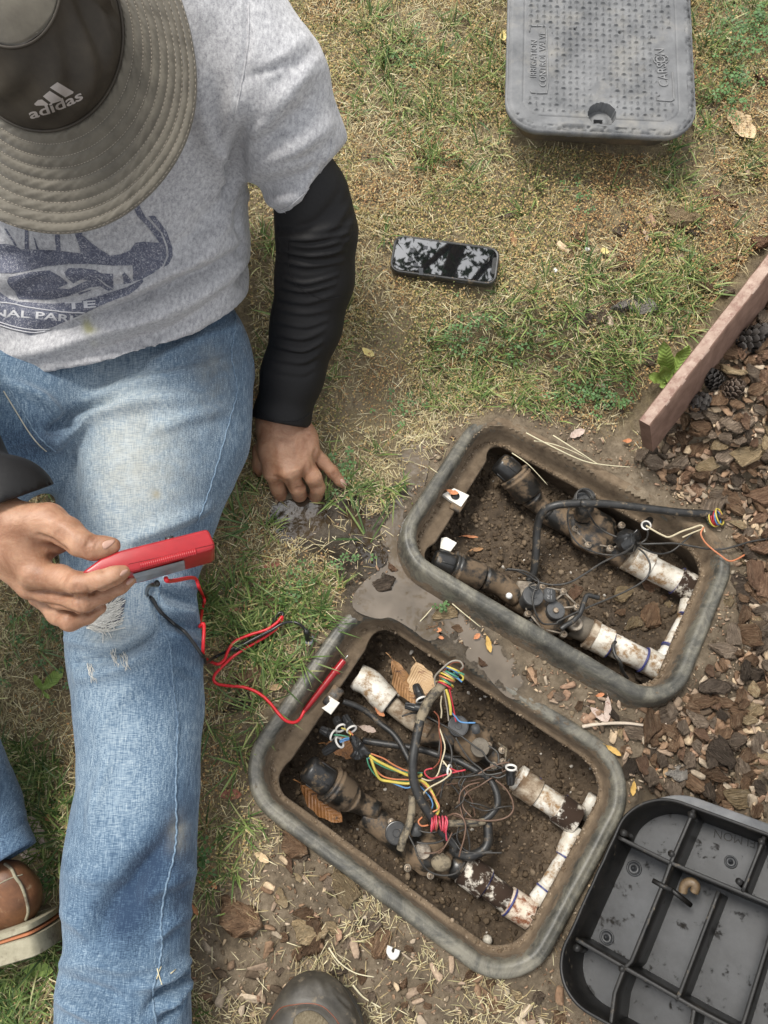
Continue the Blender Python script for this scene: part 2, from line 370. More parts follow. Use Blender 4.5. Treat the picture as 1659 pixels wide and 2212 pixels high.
P_MID = [(735,1075),(762,1072),(790,1120),(800,1165),(826,1195),(812,1215),(790,1190),(765,1150),(742,1110)]
PUD = [(P_MAIN, -.0055), (P_HAND, -.003), (P_SMALL, -.004), (P_MID, -.003)]
PUDW = [[tuple(Pz(u, v, 0)[:2]) for u, v in poly] for poly, _ in PUD]
def zg(x, y, fine=True):
    x = np.asarray(x, float); y = np.asarray(y, float); z0 = zbase(x, y); num = z0*.18; den = np.full(x.shape, .18)
    for B, ex in ((BA, lambda lx, ly: .018 + .014*smooth(-.05, -.17, ly)), (BB, lambda lx, ly: .014 - .010*smooth(.0, .16, ly) + .018*smooth(-.02, -.16, ly))):
        q = B.loc(x, y); lx, ly = q[..., 0], q[..., 1]; d = np.maximum(B.sd(lx, ly), 0)
        wt = np.exp(-(d/.075)**2)*3; num = num + wt*(B.plane(x, y) - ex(lx, ly)); den = den + wt
    z = num/den
    zl = LQ[2] - ((x-LQ[0])*LN_[0] + (y-LQ[1])*LN_[1])/LN_[2]; dl = (x-LQ[0])*.866 - (y-LQ[1])*.5
    z = z + (zl-.004-z)*smooth(.06, .16, dl)*smooth(-.62, -.40, y)*(1-smooth(.75, 1.1, x))*smooth(.27, .36, x + .12*smooth(-.1, -.5, y))
    sl1 = (x-LQ[0])*.94 - (y-LQ[1])*.34; sl2 = -(x-LQ[0])*.36 - (y-LQ[1])*.93; z = z + (np.minimum(z, zl-.006)-z)*smooth(-.03, 0, sl1)*smooth(-.03, 0, sl2)*smooth(.75, .6, sl1)
    if fine:
        n = fbm(x*16, y*16, 0, 3)-.5; n2 = fbm(x*90, y*90, 3, 3)-.5
        z = z + .012*n + .007*n2
        for w_, (poly, zz) in zip(PUDW, PUD):
            inside = inpoly(x, y, w_); d = segdist(x, y, w_, True); sd_ = np.where(inside, -d, d)
            t = smooth(.012, -.014, sd_ + .010*n2*2 + .012*n)
            z = z*(1-t) + t*(zz - .006 + .006*n)
            m_ = smooth(.05, .0, sd_)*(1-t); z = z*(1-.75*m_) + .75*m_*(zz + .003 + .012*n + .007*n2)
    return z
def Pg(u, v, dz=0.0):
    """the point of the ground seen at (u,v), dz above it"""
    z = 0.03
    for _ in range(8): p = Pz(u, v, z+dz); z = float(zg(p[0], p[1], False))
    return Pz(u, v, z+dz)
# ------------------------------------------------------------ the ground
def axis(lo, hi, st, far):
    a = list(np.arange(lo, hi, st)); s_, x = st, hi
    out = []
    while x < far: out.append(x); s_ *= 1.35; x += s_
    s_, x = st, lo; pre = []
    while x > -far: s_ *= 1.35; x -= s_; pre.append(x)
    return np.array(pre[::-1] + a + out)
gx, gy = axis(-.80, .82, .0047, 500), axis(-.50, 1.36, .0047, 500)
X, Y = np.meshgrid(gx, gy, indexing='xy'); Z = zg(X, Y)
far_ = np.maximum(np.maximum(np.abs(X)-1.2, np.abs(Y-.4)-1.4), 0); Z = np.where(far_ > 0, zbase(X, Y)*np.exp(-far_)+.02*(1-np.exp(-far_)), Z)
wet = np.zeros(X.shape); W_MUD = [(590,1075),(740,1060),(800,1100),(850,1090),(880,960),(915,965),(880,1100),(1130,1480),(1090,1510),(960,1400),(760,1310),(700,1200),(640,1200)]
wm = [tuple(Pz(u, v, 0)[:2]) for u, v in W_MUD]
sdw = np.where(inpoly(X, Y, wm), -1, 1)*segdist(X, Y, wm, True)
wet = np.clip(smooth(.03, -.02, sdw + .03*(fbm(X*30, Y*30, 1, 3)-.5)), 0, 1)
T_EDGE = [(-300,-200),(1900,-200),(1900,420),(1659,560),(1375,955),(1180,905),(1075,885),(1000,930),(880,1090),(780,1290),(660,1400),(560,1590),(560,1700),(600,1800),(520,1900),(430,2010),(420,2400),(-300,2400)]
tw = [tuple(Pg(u, v)[:2]) for u, v in T_EDGE]
def turf_mask(x, y): return np.maximum(np.clip(smooth(1.1, 1.2, y) + smooth(-.62, -.7, x), 0, 1), turf_mask0(x, y))
def turf_mask0(x, y): return smooth(.02, -.05, np.where(inpoly(x, y, tw), -1, 1)*segdist(x, y, tw, True) + .05*(fbm(x*18, y*18, 2, 3)-.5))
turf = turf_mask(X, Y)*(1-wet)
keep = np.ones(X.shape, bool)
for B in (BA, BB):
    q = B.loc(X, Y); keep &= B.sd(q[..., 0], q[..., 1]) > -.019
ny, nx = X.shape; idx = np.arange(ny*nx).reshape(ny, nx)
kc = keep[:-1, :-1] | keep[1:, :-1] | keep[:-1, 1:] | keep[1:, 1:]
f = np.stack([idx[:-1, :-1], idx[:-1, 1:], idx[1:, 1:], idx[1:, :-1]], -1)[kc]
used = np.zeros(ny*nx, bool); used[f.ravel()] = True; remap = np.cumsum(used)-1
me = mesh_np('ground', np.stack([X, Y, Z], -1).reshape(-1, 3)[used], remap[f], attrs={'wet': wet.ravel()[used], 'turf': turf.ravel()[used]})
tag(link('ground', me, M['ground']), 'bare brown soil and thin lawn sloping down to the sunken boxes', kind='structure')
# ------------------------------------------------------------ puddles: muddy water lying in hollows
WM = []
for nm_, c0_, c1_ in (('muddy_water', (.10, .078, .054), (.16, .128, .094)), ('dark_muddy_water', (.020, .013, .007), (.055, .038, .022))):
  m, nt, b = mk(nm_); tc = nt.nodes.new('ShaderNodeTexCoord').outputs['Object']
  nt.links.new(ramp(nt, [(.4, c0_), (.6, c1_)], noise(nt, 14, 3, .5, tc)), b.inputs['Base Color'])
  b.inputs['Roughness'].default_value = .03; b.inputs['IOR'].default_value = 1.6
  bump(nt, b, noise(nt, 30, 2, .5, tc), .16, .004); WM.append(m)
for (poly, zz), lab in zip(PUD, ('brown muddy puddle winding between the two open valve boxes', 'muddy puddle with fingers dipped in it beside the jeans leg', 'small trickle of muddy water at the upper edge of the far box', 'thin streak of brown water on the churned mud')):
    c = np.mean(poly, 0); g = [Pz(*(c + (np.array(p)-c)*1.0), zz) for p in poly]
    pc = [Pz(*p, zz) for p in curve_pts(poly, 5, True)]; cc = np.mean(pc, 0)
    n_ = np.array(pc)[:, :2]; dirs = n_ - np.roll(n_, 2, 0); nor = np.stack([dirs[:, 1], -dirs[:, 0]], 1); nor /= np.linalg.norm(nor, axis=1)[:, None]+1e-9
    ar = np.sum(n_[:, 0]*np.roll(n_[:, 1], -1) - np.roll(n_[:, 0], -1)*n_[:, 1]); nor *= (1 if ar > 0 else -1)
    ring = [np.array([p[0]+q[0]*.010, p[1]+q[1]*.010, zz]) for p, q in zip(pc, nor)]
    if ar < 0: ring = ring[::-1]
    bmx = bmesh.new(); vs = [bmx.verts.new(p) for p in ring]; bmx.faces.new(vs); bmesh.ops.triangulate(bmx, faces=bmx.faces[:]); me = bpy.data.meshes.new('puddle'); bmx.to_mesh(me); bmx.free()
    tag(link('water', me, WM[1 if 'fingers' in lab or 'thin' in lab else 0]), lab, kind='structure')
# ------------------------------------------------------------ the boxes themselves
def rrect(L, W, r, n=14, side=14):
    """points and inward normals round a rounded rectangle, counter-clockwise"""
    out = []
    for cx, cy, a0 in ((L/2-r, W/2-r, 0), (-L/2+r, W/2-r, 90), (-L/2+r, -W/2+r, 180), (L/2-r, -W/2+r, 270)):
        for k in range(n+1):
            a = math.radians(a0 + 90*k/n); out.append((cx+r*math.cos(a), cy+r*math.sin(a), -math.cos(a), -math.sin(a)))
        nx_, ny_ = {0: (-L/2+r, W/2), 90: (-L/2, -W/2+r), 180: (L/2-r, -W/2), 270: (L/2, W/2-r)}[a0]
        x0, y0 = out[-1][:2]
        for k in range(1, side):
            t = k/side; out.append((x0+(nx_-x0)*t, y0+(ny_-y0)*t, out[-1][2], out[-1][3]))
    return np.array(out)
def valve_box(B, name, label, seed, mudne):
    root = thing(name, label, 'valve box', B.w((0, 0, -.15)))
    rr_ = rrect(B.L, B.W, B.r); rows = []; mud = []
    prof = [(-.022, -.19, .8), (-.010, -.10, .7), (-.003, -.040, .5), (-.001, -.026, .30), (.0005, -.014, .12), (.002, -.006, .02), (.0055, -.0012, 0), (.010, -.0006, .02), (.0125, -.0014, .10), (.015, -.0004, 0), (.0195, -.0010, .04), (.0225, -.005, .15), (.0250, -.013, .38), (.0262, -.024, .58), (.0275, -.040, .72), ('L', -.0425, .78), ('L1', -.0425, .74), ('L2', -.0465, .55), ('L3', -.052, .6), (.024, -.054, .9), (.012, -.15, .9), (.002, -.20, .9)]
    for (n, z, mm) in prof:
        row = []
        for k, (x, y, nx_, ny_) in enumerate(rr_):
            lw = .0055 + .026*max(0, nx_)**3 + .002*max(0, ny_)
            nn = n if not isinstance(n, str) else {'L': .030, 'L1': .0285+lw-.002, 'L2': .0285+lw, 'L3': .0285+lw-.001}[n]
            wob = .0012*(vnoise(x*40+seed, y*40, z*60)-.5)
            row.append((x+nx_*(nn+wob), y+ny_*(nn+wob), z + .0014*(vnoise(x*25+seed, y*25, 9)-.5)))
            mud.append(mm + (.55*max(0, -ny_)*mudne if (mm < .3) else .15*max(0, -ny_)) + .12)
        rows.append(B.w(row))
    mb = MB(); mb.grid(np.array(rows), closev=True); me = mesh_np('box_body', np.vstack(mb.v), [np.array(x) for x in mb.f.values()], attrs={'mud': np.array(mud)})
    bm_ = bmesh.new(); bm_.from_mesh(me); bmesh.ops.recalc_face_normals(bm_, faces=bm_.faces[:]); bm_.to_mesh(me); bm_.free()
    link('box_body', me, M['box'], root); return root
boxA = valve_box(BA, 'valve_box', 'open valve box full of coloured wires beside the jeans leg', 3, .3)
boxB = valve_box(BB, 'valve_box', 'open valve box beside the bark mulch with thick black cable across it', 8, 1.2)
def soil_in(B, zl, seed, lab, bumps=()):
    st = .0032; xs = np.arange(-B.L/2, B.L/2+st, st); ys = np.arange(-B.W/2, B.W/2+st, st); lx, ly = np.meshgrid(xs, ys, indexing='xy')
    z = zl + .022*(fbm(lx*9+seed, ly*9, 1, 3)-.5) + .012*(fbm(lx*38+seed, ly*38, 2, 3)-.5) + .007*(fbm(lx*130, ly*130+seed, 2, 2)-.5)
    z = z + .05*smooth(.07, 0, B.W/2-np.abs(ly))*.6 + .02*smooth(.06, 0, B.L/2-np.abs(lx))
    for (u, v, r, h) in bumps:
        c = B.l(B.px(u, v, zl)); z = z + h*np.exp(-((lx-c[0])**2 + (ly-c[1])**2)/r**2)
    k = B.sd(lx, ly) < .0; ny, nx = lx.shape; idx = np.arange(ny*nx).reshape(ny, nx)
    kc = k[:-1, :-1] & k[1:, :-1] & k[:-1, 1:] & k[1:, 1:]; f = np.stack([idx[:-1, :-1], idx[:-1, 1:], idx[1:, 1:], idx[1:, :-1]], -1)[kc]
    us = np.zeros(ny*nx, bool); us[f.ravel()] = True; rm = np.cumsum(us)-1
    P = B.w(np.stack([lx, ly, z], -1).reshape(-1, 3))
    me = mesh_np('soil', P[us], rm[f], attrs={'wet': np.zeros(us.sum()), 'turf': np.zeros(us.sum())})
    tag(link('soil', me, M['soil']), lab, kind='structure'); return BVHTree.FromPolygons([tuple(p) for p in P[us]], [tuple(int(i) for i in q) for q in rm[f]])
ZSA, ZSB = -.128, -.122
bvhA = soil_in(BA, ZSA, 4, 'dark crumbly soil at the bottom of the box with coloured wires', [(1250,1990,.07,.03), (800,1800,.05,-.02)])
bvhB = soil_in(BB, ZSB, 21, 'dark crumbly soil at the bottom of the far box', [(1080,1130,.06,.015), (1400,1340,.05,.01)])
def on_soil(B, u, v):
    bv = bvhA if B is BA else bvhB; d = Vector(ray(u, v)).normalized(); h = bv.ray_cast(Vector(O), d)
    return np.array(h[0]) if h[0] is not None else B.px(u, v, ZSA if B is BA else ZSB)
# ------------------------------------------------------------ lid lying the right way up on the lawn
def font_mesh(txt, size, depth, name, bold=0.0, align='CENTER', spacing=1.0):
    cu = bpy.data.curves.new(name, 'FONT'); cu.body = txt; cu.size = size; cu.extrude = depth; cu.offset = bold; cu.align_x = align; cu.align_y = 'CENTER'; cu.space_character = spacing; cu.resolution_u = 3
    o = bpy.data.objects.new(name, cu); C.objects.link(o); dg = bpy.context.evaluated_depsgraph_get(); dg.update()
    me = bpy.data.meshes.new_from_object(o.evaluated_get(dg)); bpy.data.objects.remove(o); bpy.data.curves.remove(cu); me.name = name; return me
def mesh_verts(me):
    a = np.empty(len(me.vertices)*3, np.float32); me.vertices.foreach_get('co', a); return a.reshape(-1, 3).astype(float)
def set_verts(me, a): me.vertices.foreach_set('co', np.ascontiguousarray(a, np.float32).ravel()); me.update()
BL, BR = Pz(*V('n', 75, 985), LIDZ), Pz(*V('n', 1558, 1060), LIDZ)
ex = BR-BL; LW = float(np.linalg.norm(ex)); ex /= LW; ey = np.cross([0, 0, 1.], ex); LL = LW*1.40
LR = np.stack([ex, ey, [0, 0, 1.]], 1); LO = BL + ex*LW/2 + ey*LL/2
def lw_(p): return LO + np.asarray(p, float) @ LR.T
def ll_(u, v): return (Pz(u, v, LIDZ)-LO) @ LR
lid = thing('access_cover', 'scuffed grey lid with raised tread lying right way up on the lawn', 'lid', LO-np.array([0, 0, .06]))
st = .00165; xs = np.arange(-LW/2, LW/2+st, st); ys = np.arange(-LL/2, LL/2+st, st); lx, ly = np.meshgrid(xs, ys, indexing='xy')
rc = .058
def rsd(lx, ly, L, W, r): qx = np.abs(lx)-(L/2-r); qy = np.abs(ly)-(W/2-r); return np.hypot(np.maximum(qx, 0), np.maximum(qy, 0)) + np.minimum(np.maximum(qx, qy), 0) - r
edge = -rsd(lx, ly, LW, LL, rc)
wear = (.5+.5*np.sign(np.sin(0))) * 0
jag = .005*np.maximum(0, fbm(lx*150, ly*150, 1, 2)-.42)*((lx > LW/2-.03) | (ly < -LL/2+.03))
chip = smooth(.006, .0, edge-.003)*.003 + .012*jag*(edge < .012)/.005*.8
z = -chip + .0008*(fbm(lx*25, ly*25, 1, 3)-.5)
inner = edge-.030*LW/.33; z -= .0012*smooth(.0016, 0, np.abs(inner)); z += .0004*(inner > 0)
pit = LW/.33*.0117; gi = (lx+.5*LW)/pit; gj = (ly+.5*LL)/pit; ci, cj = np.floor(gi), np.floor(gj); fx_, fy_ = (gi-ci-.5), (gj-cj-.5)
typ = (ci+cj) % 2; a_, b_ = np.where(typ > 0, fx_, fy_), np.where(typ > 0, fy_, fx_)
tr = np.clip(1-(np.abs(a_)/.40)**2 - (np.abs(b_)/.13)**2, 0, 1); worn = smooth(.25, .45, fbm(lx*12+3, ly*12, 0, 3))
z1 = [ll_(*V('n', 250, 205)), ll_(*V('n', 400, 725))]; z2 = [ll_(*V('n', 1215, 300)), ll_(*V('n', 1380, 785))]
hole = ll_(*V('n', 822, 880)); circ = ll_(*V('n', 815, 690)); rh = .0205*LW/.33*1.15
tx = ((lx > z1[0][0]-.004) & (lx < z1[1][0]+.006) & (ly < z1[0][1]) & (ly > z1[1][1])) | ((lx > z2[0][0]+.002) & (lx < z2[1][0]+.004) & (ly < z2[0][1]+.02) & (ly > z2[1][1]))
dh = np.hypot(lx-hole[0], ly-hole[1]); dc = np.hypot(lx-circ[0], ly-circ[1])
ok = (inner > .007) & ~tx & (dh > rh+.006) & (dc > .017)
z += .0036*np.sqrt(tr)*ok*(.45+.55*worn)
z += .0007*smooth(.001, 0, np.abs(dc-.0155)) + .0006*smooth(.001, 0, np.abs(dc-.006))
for q, rr_ in ((ll_(*V('n', 615, 225)), .006), (ll_(*V('n', 957, 250)), .005), (ll_(*V('n', 1203, 288)), .006)):
    d_ = np.hypot(lx-q[0], ly-q[1]); z += .0008*smooth(.001, 0, np.abs(d_-rr_)); z -= .006*smooth(.0026, .0016, d_)
rec = (dh < rh); z = np.where(rec, -.017 + .003*smooth(rh*.8, rh*.4, dh), z)
sq = (np.abs(lx-hole[0]+.003) < .006) & (np.abs(ly-hole[1]+.004) < .006); z = np.where(rec & sq, -.045, z)
nt_c = ll_(*V('n', 615, 985)); nm = smooth(.020, .014, np.abs(lx-nt_c[0]))*smooth(.016, .011, ly+LL/2); z -= nm*(.004+.004*fbm(lx*400, ly*90, 2, 2))
k = edge > .0; ny, nx = lx.shape; idx = np.arange(ny*nx).reshape(ny, nx); kc = k[:-1, :-1] & k[1:, :-1] & k[:-1, 1:] & k[1:, 1:]
f = np.stack([idx[:-1, :-1], idx[:-1, 1:], idx[1:, 1:], idx[1:, :-1]], -1)[kc]; us = np.zeros(ny*nx, bool); us[f.ravel()] = True; rm = np.cumsum(us)-1
sharp(link('tread_plate', mesh_np('tread_plate', lw_(np.stack([lx, ly, z], -1).reshape(-1, 3)[us]), rm[f]), M['lid'], lid), 50)
mb = MB(); rr_ = rrect(LW, LL, rc, 20, 60); rows = []
for n, zz in ((.003, -.0005), (.0004, -.0022), (-.0006, -.006), (.0008, -.012), (.006, -.0135), (.03, -.013)):
    rows.append(lw_([(x+a*(n+.0022*(vnoise(x*260, y*260, zz*300)-.5)*((x > LW/2-.03) | (y < -LL/2+.03))), y+b_*n+.002*(vnoise(x*300, y*300, zz*300)-.5)*(y < -LL/2+.03), zz - (.001 if zz > -.001 else 0)) for x, y, a, b_ in rr_]))
mb.grid(rows, closev=True); mb.build('lid_edge', M['lid'], lid)
mb = MB()                                             # the skirt below, open in the middle of its front
ri = rrect(LW-.05, LL-.05, rc-.02, 12, 30); fr = [i for i, p in enumerate(ri) if not (p[1] < -LL/2+.04 and abs(p[0]+.005) < .062)]
k0 = next(i for i in range(len(ri)) if i in fr and (i-1) not in fr); seq = [ri[(k0+j) % len(ri)] for j in range(len(fr))]
g = [lw_([(x, y, -.0125) for x, y, a, b_ in seq]), lw_([(x, y, -.052) for x, y, a, b_ in seq]), lw_([(x+a*.004, y+b_*.004, -.052) for x, y, a, b_ in seq]), lw_([(x+a*.004, y+b_*.004, -.0125) for x, y, a, b_ in seq])]
mb.grid(g); mb.build('skirt', simple('dusty_lid_skirt', (.06, .052, .042), (.12, .10, .075), 40, .8, .4, .001, dirt=(.17, .13, .085)), lid)
mb = MB(); mb.box(lw_((-.005, -LL/2+.055, -.035)), LR, .11, .004, .034); mb.box(lw_((-.035, -LL/2+.045, -.040)), LR, .02, .016, .016, .002); mb.box(lw_((.03, -LL/2+.047, -.036)), LR, .03, .012, .010, .002)
mb.build('latch_plate', M['under'], lid, False)
def lid_text(txt, p0, p1, h, name):
    """raised lettering running from pixel p0 towards pixel p1 (up the lid)"""
    a, b_ = ll_(*p0), ll_(*p1); d = (b_-a)[:2]; Lt = np.linalg.norm(d); d /= Lt; pd = np.array([-d[1], d[0]])
    me = font_mesh(txt, h, .0011, name); v = mesh_verts(me); wd = v[:, 0].max()-v[:, 0].min(); v[:, 0] *= Lt/wd*.98; mid = (a+b_)[:2]/2
    q = np.stack([mid[0]+d[0]*v[:, 0]+pd[0]*v[:, 1], mid[1]+d[1]*v[:, 0]+pd[1]*v[:, 1], .0009+v[:, 2]], 1); set_verts(me, lw_(q)); link(name, me, M['lidlight'], lid, False)
lid_text('IRRIGATION', V('n', 292, 600), V('n', 300, 310), .0145, 'lettering')
lid_text('CONTROL VALVE', V('n', 366, 675), V('n', 362, 245), .0145, 'lettering')
lid_text('CARSON', V('n', 1300, 670), V('n', 1262, 375), .023, 'lettering')
def lid_line(pts, r=.0009):
    mb.tube([lw_([*ll_(*V('n', *p))[:2], .0014]) for p in pts], r*1.3, 5)
mb = MB(); lid_line([(262, 250), (268, 205), (385, 205), (392, 240), (405, 640), (395, 722), (330, 722), (275, 716), (270, 700)]); mb.build('raised_border', M['lidlight'], lid); mb = MB(); lid_line([(1262, 735), (1250, 740), (1240, 745), (1240, 775), (1350, 783), (1372, 770), (1360, 560)]); mb.build('raised_border', M['lidlight'], lid)
mb = MB(); c = V('n', 1272, 462)
cp = [(1272+58*math.cos(a), 462+38*math.sin(a)) for a in np.linspace(0, 2*math.pi, 13)]
lid_line(cp, .0007)
for k in range(8): a = k*math.pi/4; lid_line([(1272+10*math.cos(a), 462+7*math.sin(a)), (1272+58*math.cos(a), 462+38*math.sin(a))], .0006)
mb.build('emblem', M['lidlight'], lid)
# ------------------------------------------------------------ lid lying upside down, ribs up
LZ, FZ, LTILT = .060, -.028, math.radians(32)
LN = np.array([-.866*math.sin(LTILT), .5*math.sin(LTILT), math.cos(LTILT)]); LN /= np.linalg.norm(LN)
N0 = Pz(*V('g', 672, 645), .080)
def gz(x, y, h=LZ):
    d = ray(*V('g', x, y)); q = N0 + LN*(h-LZ); return O + d*(((q-O) @ LN)/(d @ LN))
e1 = gz(1534, 960)-gz(1000, 765); e1 /= np.linalg.norm(e1); e2 = gz(300, 1460)-gz(560, 890); e2 -= LN*(LN@e2); e2 /= np.linalg.norm(e2)
UW = float((gz(70, 1990)-N0) @ e2); UL = UW*1.40; UC = N0 + e1*UL/2 + e2*UW/2
def uw(p): p = np.asarray(p, float); return UC + p[..., :1]*e1 + p[..., 1:2]*e2 + LN*(p[..., 2:3]-LZ)
ul = thing('upturned_lid', 'black lid lying upside down with deep ribs beside the wire-filled box', 'lid', UC-np.array([0, 0, LZ-FZ+.02]))
rr_ = rrect(UL, UW, .062, 16, 40); mb = MB(); T = .0042
wob = lambda x, y: .0008*(vnoise(x*60, y*60, 3)-.5)
mb.grid([uw([(x+a*n+wob(x, y), y+b_*n, zz) for x, y, a, b_ in rr_]) for n, zz in ((-.002, FZ), (0, LZ-.001), (.0008, LZ), (T-.0008, LZ), (T, LZ-.001), (T+.004, FZ+.001))], closev=True); mb.build('side_wall', M['under'], ul)
mb = MB(); mb.grid([uw([(x+a*n*(.25+.75*max(b_, 0)), y+b_*n*(.25+.75*max(b_, 0)), zz) for x, y, a, b_ in rr_]) for n, zz in ((-.001, FZ+.0005), (-.018, FZ-.001), (-.021, FZ-.004), (-.0215, FZ-.012), (-.01, FZ-.013))], closev=True); mb.build('flange', M['lid'], ul)
mb = MB(); mb.grid([uw([(x+a*n, y+b_*n, FZ) for x, y, a, b_ in rr_]) for n in (.004, .03, .06)], closev=True)
mb.add(uw([(x+a*.06, y+b_*.06, FZ) for x, y, a, b_ in rr_]), [list(range(len(rr_)))]); mb.build('floor_plate', M['underfloor'], ul)
def rib(pts, t=.0036, top=LZ-.002):
    t = t*1.2
    w3 = [gz(*p, top) for p in pts]; w3 = [w3[0]] + [a_*(1-t_)+b_*t_ for a_, b_ in zip(w3[:-1], w3[1:]) for t_ in (.1, .2, .3, .4, .5, .6, .7, .8, .9, 1)]
    A2_ = np.stack([e1, e2, LN], 1); w3 = [p for p in w3 if (lambda q: rsd(q[0], q[1], UL-.004, UW-.004, .060) < 0)(np.linalg.solve(A2_, p-UC))]; mb = MB(); d = w3[-1]-w3[0]; d /= np.linalg.norm(d); n = np.cross(LN, d); n *= t/2/np.linalg.norm(n); rows = []
    for p in w3:
        b0 = p - LN*(top-FZ+.0005); rows.append([b0-n*1.25, p-n-LN*.0006, p-n*.7, p+n*.7, p+n-LN*.0006, b0+n*1.25])
    mb.grid(rows, closev=True, capu=True); return mb.build('rib', M['under'], ul)
for pts, t in (([(552, 988), (880, 1150), (1534, 1425), (2100, 1640)], .0042), ([(275, 1657), (590, 1840), (1060, 2110), (1600, 2400)], .0042), ([(1052, 800), (900, 1150), (840, 1310), (640, 1800), (590, 1850)], .004),
               ([(590, 1850), (530, 2010), (500, 2240), (480, 2500)], .004), ([(1210, 1345), (960, 2000), (940, 2045)], .0036), ([(1510, 985), (1365, 1350)], .0036), ([(1590, 1450), (1534, 1680), (1370, 2212), (1345, 2280)], .0036), ([(1050, 2112), (1020, 2300), (990, 2600)], .004), ([(2000, 1100), (1850, 1540), (1650, 2300)], .004)): rib(pts, t)
for (x, y, r) in ((660, 1195, 48), (482, 1645, 46), (1292, 1152, 40)):
    c = gz(x, y, FZ); R_ = SZ('g', r)*depth(c)/F; mb = MB(); mb.lathe(c, LN, [(0, R_), (.0025, R_), (.0028, R_*.8), (.0012, R_*.75), (.0012, R_*.3), (.009, R_*.2), (.010, R_*.05)], 20); mb.build('boss', M['underfloor'], ul)
tp = LZ-.0015
for (x, y, r) in ((600, 968, 22), (1040, 850, 22), (912, 1105, 22), (840, 1302, 16), (297, 1715, 22), (1495, 1025, 20), (1350, 1285, 22), (590, 1850, 20)):
    c = gz(x, y, tp-.012); mb = MB(); mb.lathe(c, LN, [(-.03, SZ('g', r)*depth(c)/F*1.1), (.0125, SZ('g', r)*depth(c)/F)], 12); mb.build('rib_boss', M['under'], ul)
mb = MB(); mb.tube([gz(780, 1272, tp), gz(838, 1305, tp), gz(905, 1335, tp)], .0032, 8); mb.tube([gz(905, 1335, .035), gz(1030, 1435, .015)], .0034, 8); mb.build('latch_tab', M['under'], ul)
me = font_mesh('HELMON', .016, .0004, 'lettering'); v = mesh_verts(me); c = gz(1345, 1005, FZ+.0006); d = gz(1260, 985, FZ)-gz(1430, 1030, FZ); d /= np.linalg.norm(d); pd = np.cross(LN, d)
set_verts(me, c + v[:, :1]*d + v[:, 1:2]*pd + v[:, 2:3]*LN); link('lettering', me, M['under'], ul, False)
# ------------------------------------------------------------ edging board
zt = .085
a0, a1 = Pz(*V('h', 365, 1450), .100), Pz(*V('h', 452, 1500), .100); b0 = Pz(*V('h', 1232, 335), .150); bq = Pz(*V('h', 320, 1700), .010)
d = b0-a0; d /= np.linalg.norm(d); up = (a0-bq)/np.linalg.norm(a0-bq); up = up - d*(up@d); up /= np.linalg.norm(up); nrm = np.cross(d, up); nrm /= np.linalg.norm(nrm); TH = .0205; LB = 1.15
mb = MB(); rows = []
for s_ in np.concatenate([[0, .0015], np.arange(.01, LB, .01)]):
    row = []
    for x, z in ((0, -.10), (0, -.002), (.0018, 0), (TH*.35, .0003), (TH*.65, .0003), (TH-.0018, 0), (TH, -.002), (TH, -.05), (TH, -.10)):
        j = .0014*(fbm(s_*60, z*200+x*300, 0, 3)-.5)*(2 if z > -.003 else 1); row.append(a0 + d*s_ + nrm*(x+j) + up*(z + (j if z > -.01 else 0)))
    rows.append(row)
mb.grid(rows, closev=True, capu=True); me = mb.mesh('edging_board'); me.materials.append(M['boardshade']); me.materials.append(M['board'])
for p in me.polygons:
    if p.normal.dot(Vector(up)) > .7: p.material_index = 1
o = link('edging_board', me); tag(top_origin(sharp(o, 50)), 'reddish edging board standing on edge between lawn and bark mulch', 'board')
# ------------------------------------------------------------ plumbing in the boxes
def Pb(B, k, x, y, zl): return B.px(*V(k, x, y), zl)
def rw(k, r, p): return SZ(k, r)*depth(p)/F
def pipe(B, k, pts, zl, rpx, mat, parent, name, label=None, dz=0):
    """pts: (x,y) in region k, all at height zl of the box; a straight or bent pipe"""
    p = [Pb(B, k, x, y, zl) for x, y in pts]; r = rw(k, rpx, p[0])*(1.13 if 'pvc' in mat.name else 1); q = curve_pts(p, 6) if len(p) > 2 else p
    t = (q[-1]-q[0]); t /= np.linalg.norm(t); mb = MB(); rr = np.full(len(q), r); q = [q[0]] + list(q) + [q[-1]]
    q[0] = q[0] - 0*t; rr = np.concatenate([[r*.90], rr, [r*.90]]); q[1] = q[1] + t*.0012; q[-2] = q[-2] - t*.0012
    mb.tube(q, rr, 22); return sharp(mb.build(name, mat, parent, True, label), 60)
def ringg(B, k, c, toward, zl, rpx, mat, parent, name='glue_ring', wd=.0026):
    p = Pb(B, k, *c, zl); q = Pb(B, k, *toward, zl); a = (q-p)/np.linalg.norm(q-p); r = rw(k, rpx, p)*1.09; mb = MB()
    mb.lathe(p, a, [(-wd/2, r*.97), (-wd/2, r*1.02), (-wd/4, r*1.04), (wd/4, r*1.04), (wd/2, r*1.02), (wd/2, r*.97)], 26); return mb.build(name, mat, parent)
